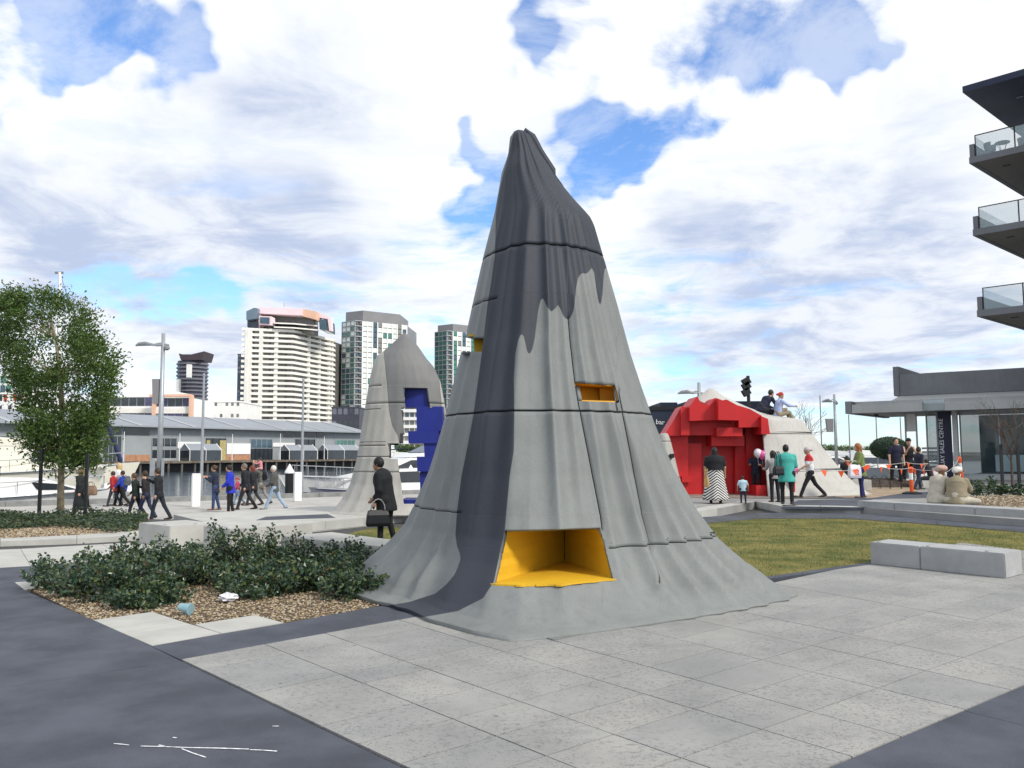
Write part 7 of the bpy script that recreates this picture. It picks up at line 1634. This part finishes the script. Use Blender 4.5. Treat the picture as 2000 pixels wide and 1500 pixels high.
# ================================================================== THINGS CARRIED
def bag(name, label, c, w, h, d, yaw, m, handle=.18, hm=None, taper=.85, cat='bag', mark=None):
    c = Vector(c); u = Vector((math.cos(yaw), math.sin(yaw), 0)); n = Vector((-u.y, u.x, 0)); t = thing(name, label, cat, c)
    V = []
    for (z, k, dd) in ((-h/2, 1, .7), (-h*.3, 1.04, 1), (h*.2, .95, .9), (h/2, taper, .45)):
        for (a, b) in ((-1, -1), (1, -1), (1, 1), (-1, 1)): V.append(c+u*(a*w/2*k)+n*(b*d/2*dd)+Vector((0, 0, z)))
    F = [(3, 2, 1, 0), (12, 13, 14, 15)]+[(i*4+j, i*4+(j+1) % 4, i*4+4+(j+1) % 4, i*4+4+j) for i in range(3) for j in range(4)]
    MB().add(V, F).build('body', m, t, bevel=.015)
    for s in (-1, 1): MB().tube([c+u*(w*.3*math.cos(a))+n*(s*d*.2)+Vector((0, 0, h/2+handle*math.sin(a))) for a in np.linspace(0, math.pi, 9)], .011, 5).build('handle', hm or m, t)
    if mark: mark(t, c, u, n)
    return t
M_lth = mat('black_leather', (0.010, 0.011, 0.014), .4, .15, 9, bump=.2)
hh = pn['hands'][0]; q = P(738, 1012, pn['hip'].y-.25); bag('handbag', 'black leather handbag of the person behind the tall sculpture', (q.x, q.y, q.z), .42, .30, .16, .3, M_lth, .2, mat('grey_strap', (.25, .25, .25), .5))
q = P(177, 958, p1['hip'].y-.3); bag('handbag', 'tan patterned handbag on the arm of the person in black coat', tuple(q), .46, .34, .18, -.3, mat('tan_leather', (.24, .155, .10), .55, .25, 9), .14)
q = P(1683-14, 917, p22['hip'].y-.2)
def redmark(t, c, u, n):
    s = -1 if n.y > 0 else 1; o = c+n*(s*.095)+Vector((0, 0, -.02)); M_pk = mat('crimson_print', (.50, .02, .10), .6)
    MB().prism([o+u*-.02+Vector((0, 0, -.09)), o+u*.10+Vector((0, 0, -.10)), o+u*.10+Vector((0, 0, .06)), o+u*-.02+Vector((0, 0, .09))], n*(s*.004)).build('print', M_pk, t)
    text_mesh('b', .17, 'print_letter', M_white, t, o+u*.015+n*(s*.006)+Vector((0, 0, -.065)), (R(90), 0, math.atan2(u.y, u.x)), .002)
bag('carrier_bag', 'white carrier bag with crimson square print', (q.x, q.y, q.z-.06), .40, .46, .20, 0.05, mat('bag_plastic', (.72, .70, .74), .4, .06, 9), .12, mark=redmark)
q = p20['shoulder'][0]; q = P(1520, 919, p20['hip'].y-.2); bag('shoulder_bag', 'black shoulder bag on the back of the person in teal', (q.x, q.y, q.z), .36, .28, .14, .5, M_lth, .42)
q = P(1377, 940, 25.2); bag('shoulder_bag', 'tan woven bag at the left side of the person in chevron skirt', (q.x, q.y-.2, q.z), .22, .34, .12, 1.1, mat('woven_tan', (.42, .27, .12), .8, .3, 9), .2)
def pack(label, pr, m, up=.0):
    c = pr['chest']-pr['fwd']*.20+Vector((0, 0, -.06+up)); t = thing('backpack', label, 'backpack', c); u, f = pr['right'], pr['fwd']; V = []
    for (z, k, dd) in ((-.2, .8, .7), (-.16, 1, 1), (.05, 1, 1), (.17, .85, .75), (.22, .5, .4)):
        for (a, b) in ((-1, -.5), (-.6, -1), (.6, -1), (1, -.5), (1, .9), (-1, .9)): V.append(c+u*(a*.15*k)+f*(b*.10*dd)+Vector((0, 0, z)))
    MB().add(V, [list(range(6))[::-1], [24+i for i in range(6)]]+[(i*6+j, i*6+(j+1) % 6, i*6+6+(j+1) % 6, i*6+6+j) for i in range(4) for j in range(6)]).build('body', m, t, bevel=.01)
    MB().obox(c-f*.10+Vector((0, 0, -.06)), u*.10, f*.025, Vector((0, 0, .07))).build('pocket', m, t, bevel=.01)
    for s in (-1, 1): MB().tube([c+u*(s*.09)+f*.05+Vector((0, 0, .16)), c+u*(s*.11)+f*.16+Vector((0, 0, .24)), c+u*(s*.12)+f*.34+Vector((0, 0, .10)), c+u*(s*.12)+f*.30+Vector((0, 0, -.12))], .016, 5).build('strap', m, t)
pack('grey backpack of the child in blue jacket', p4, mat('grey_pack', (.09, .10, .11), .8, .3, 9)); pack('dark backpack of the man carrying the girl', p13, M_lth)
# balloons
M_bal = [mat('white_balloon', (.72, .66, .70), .25, .04, 2, spec=.6), mat('pink_balloon', (.75, .10, .36), .25, .05, 2, spec=.6)]
for (x, y, r, m, lab) in ((1480, 885, .15, 0, 'white balloon above the man in the red sculpture'), (1489, 888, .16, 1, 'pink balloon above the man in the red sculpture')):
    c = P(x, y, p18['hip'].y-.35); t = thing('balloon', lab, 'balloon', c, 'balloons above the man in the red sculpture')
    prof = [(.015, -r*1.32), (r*.3, -r*1.1), (r*.75, -r*.6), (r, 0), (r*.92, r*.5), (r*.6, r*.9), (.02, r*1.08)]
    MB().lathe(c, prof, 16).build('skin', M_bal[m], t, smooth=True); MB().tube([c+Vector((0, 0, -r*1.32)), c+Vector((.02, 0, -r*3)), p18['hands'][0]], .004, 4).build('string', M_white, t)
# pink toy in the boy's hand
q = p21['hands'][0]; t = thing('balloon_toy', 'pink balloon toy held by the boy in red and white', 'toy', q)
for a in range(5): an = a*1.25; MB().tube([q, q+Vector((.10*math.cos(an)-.04, .02, .11*math.sin(an)))], [.03, .022], 7).build('lobe', M_bal[1], t)
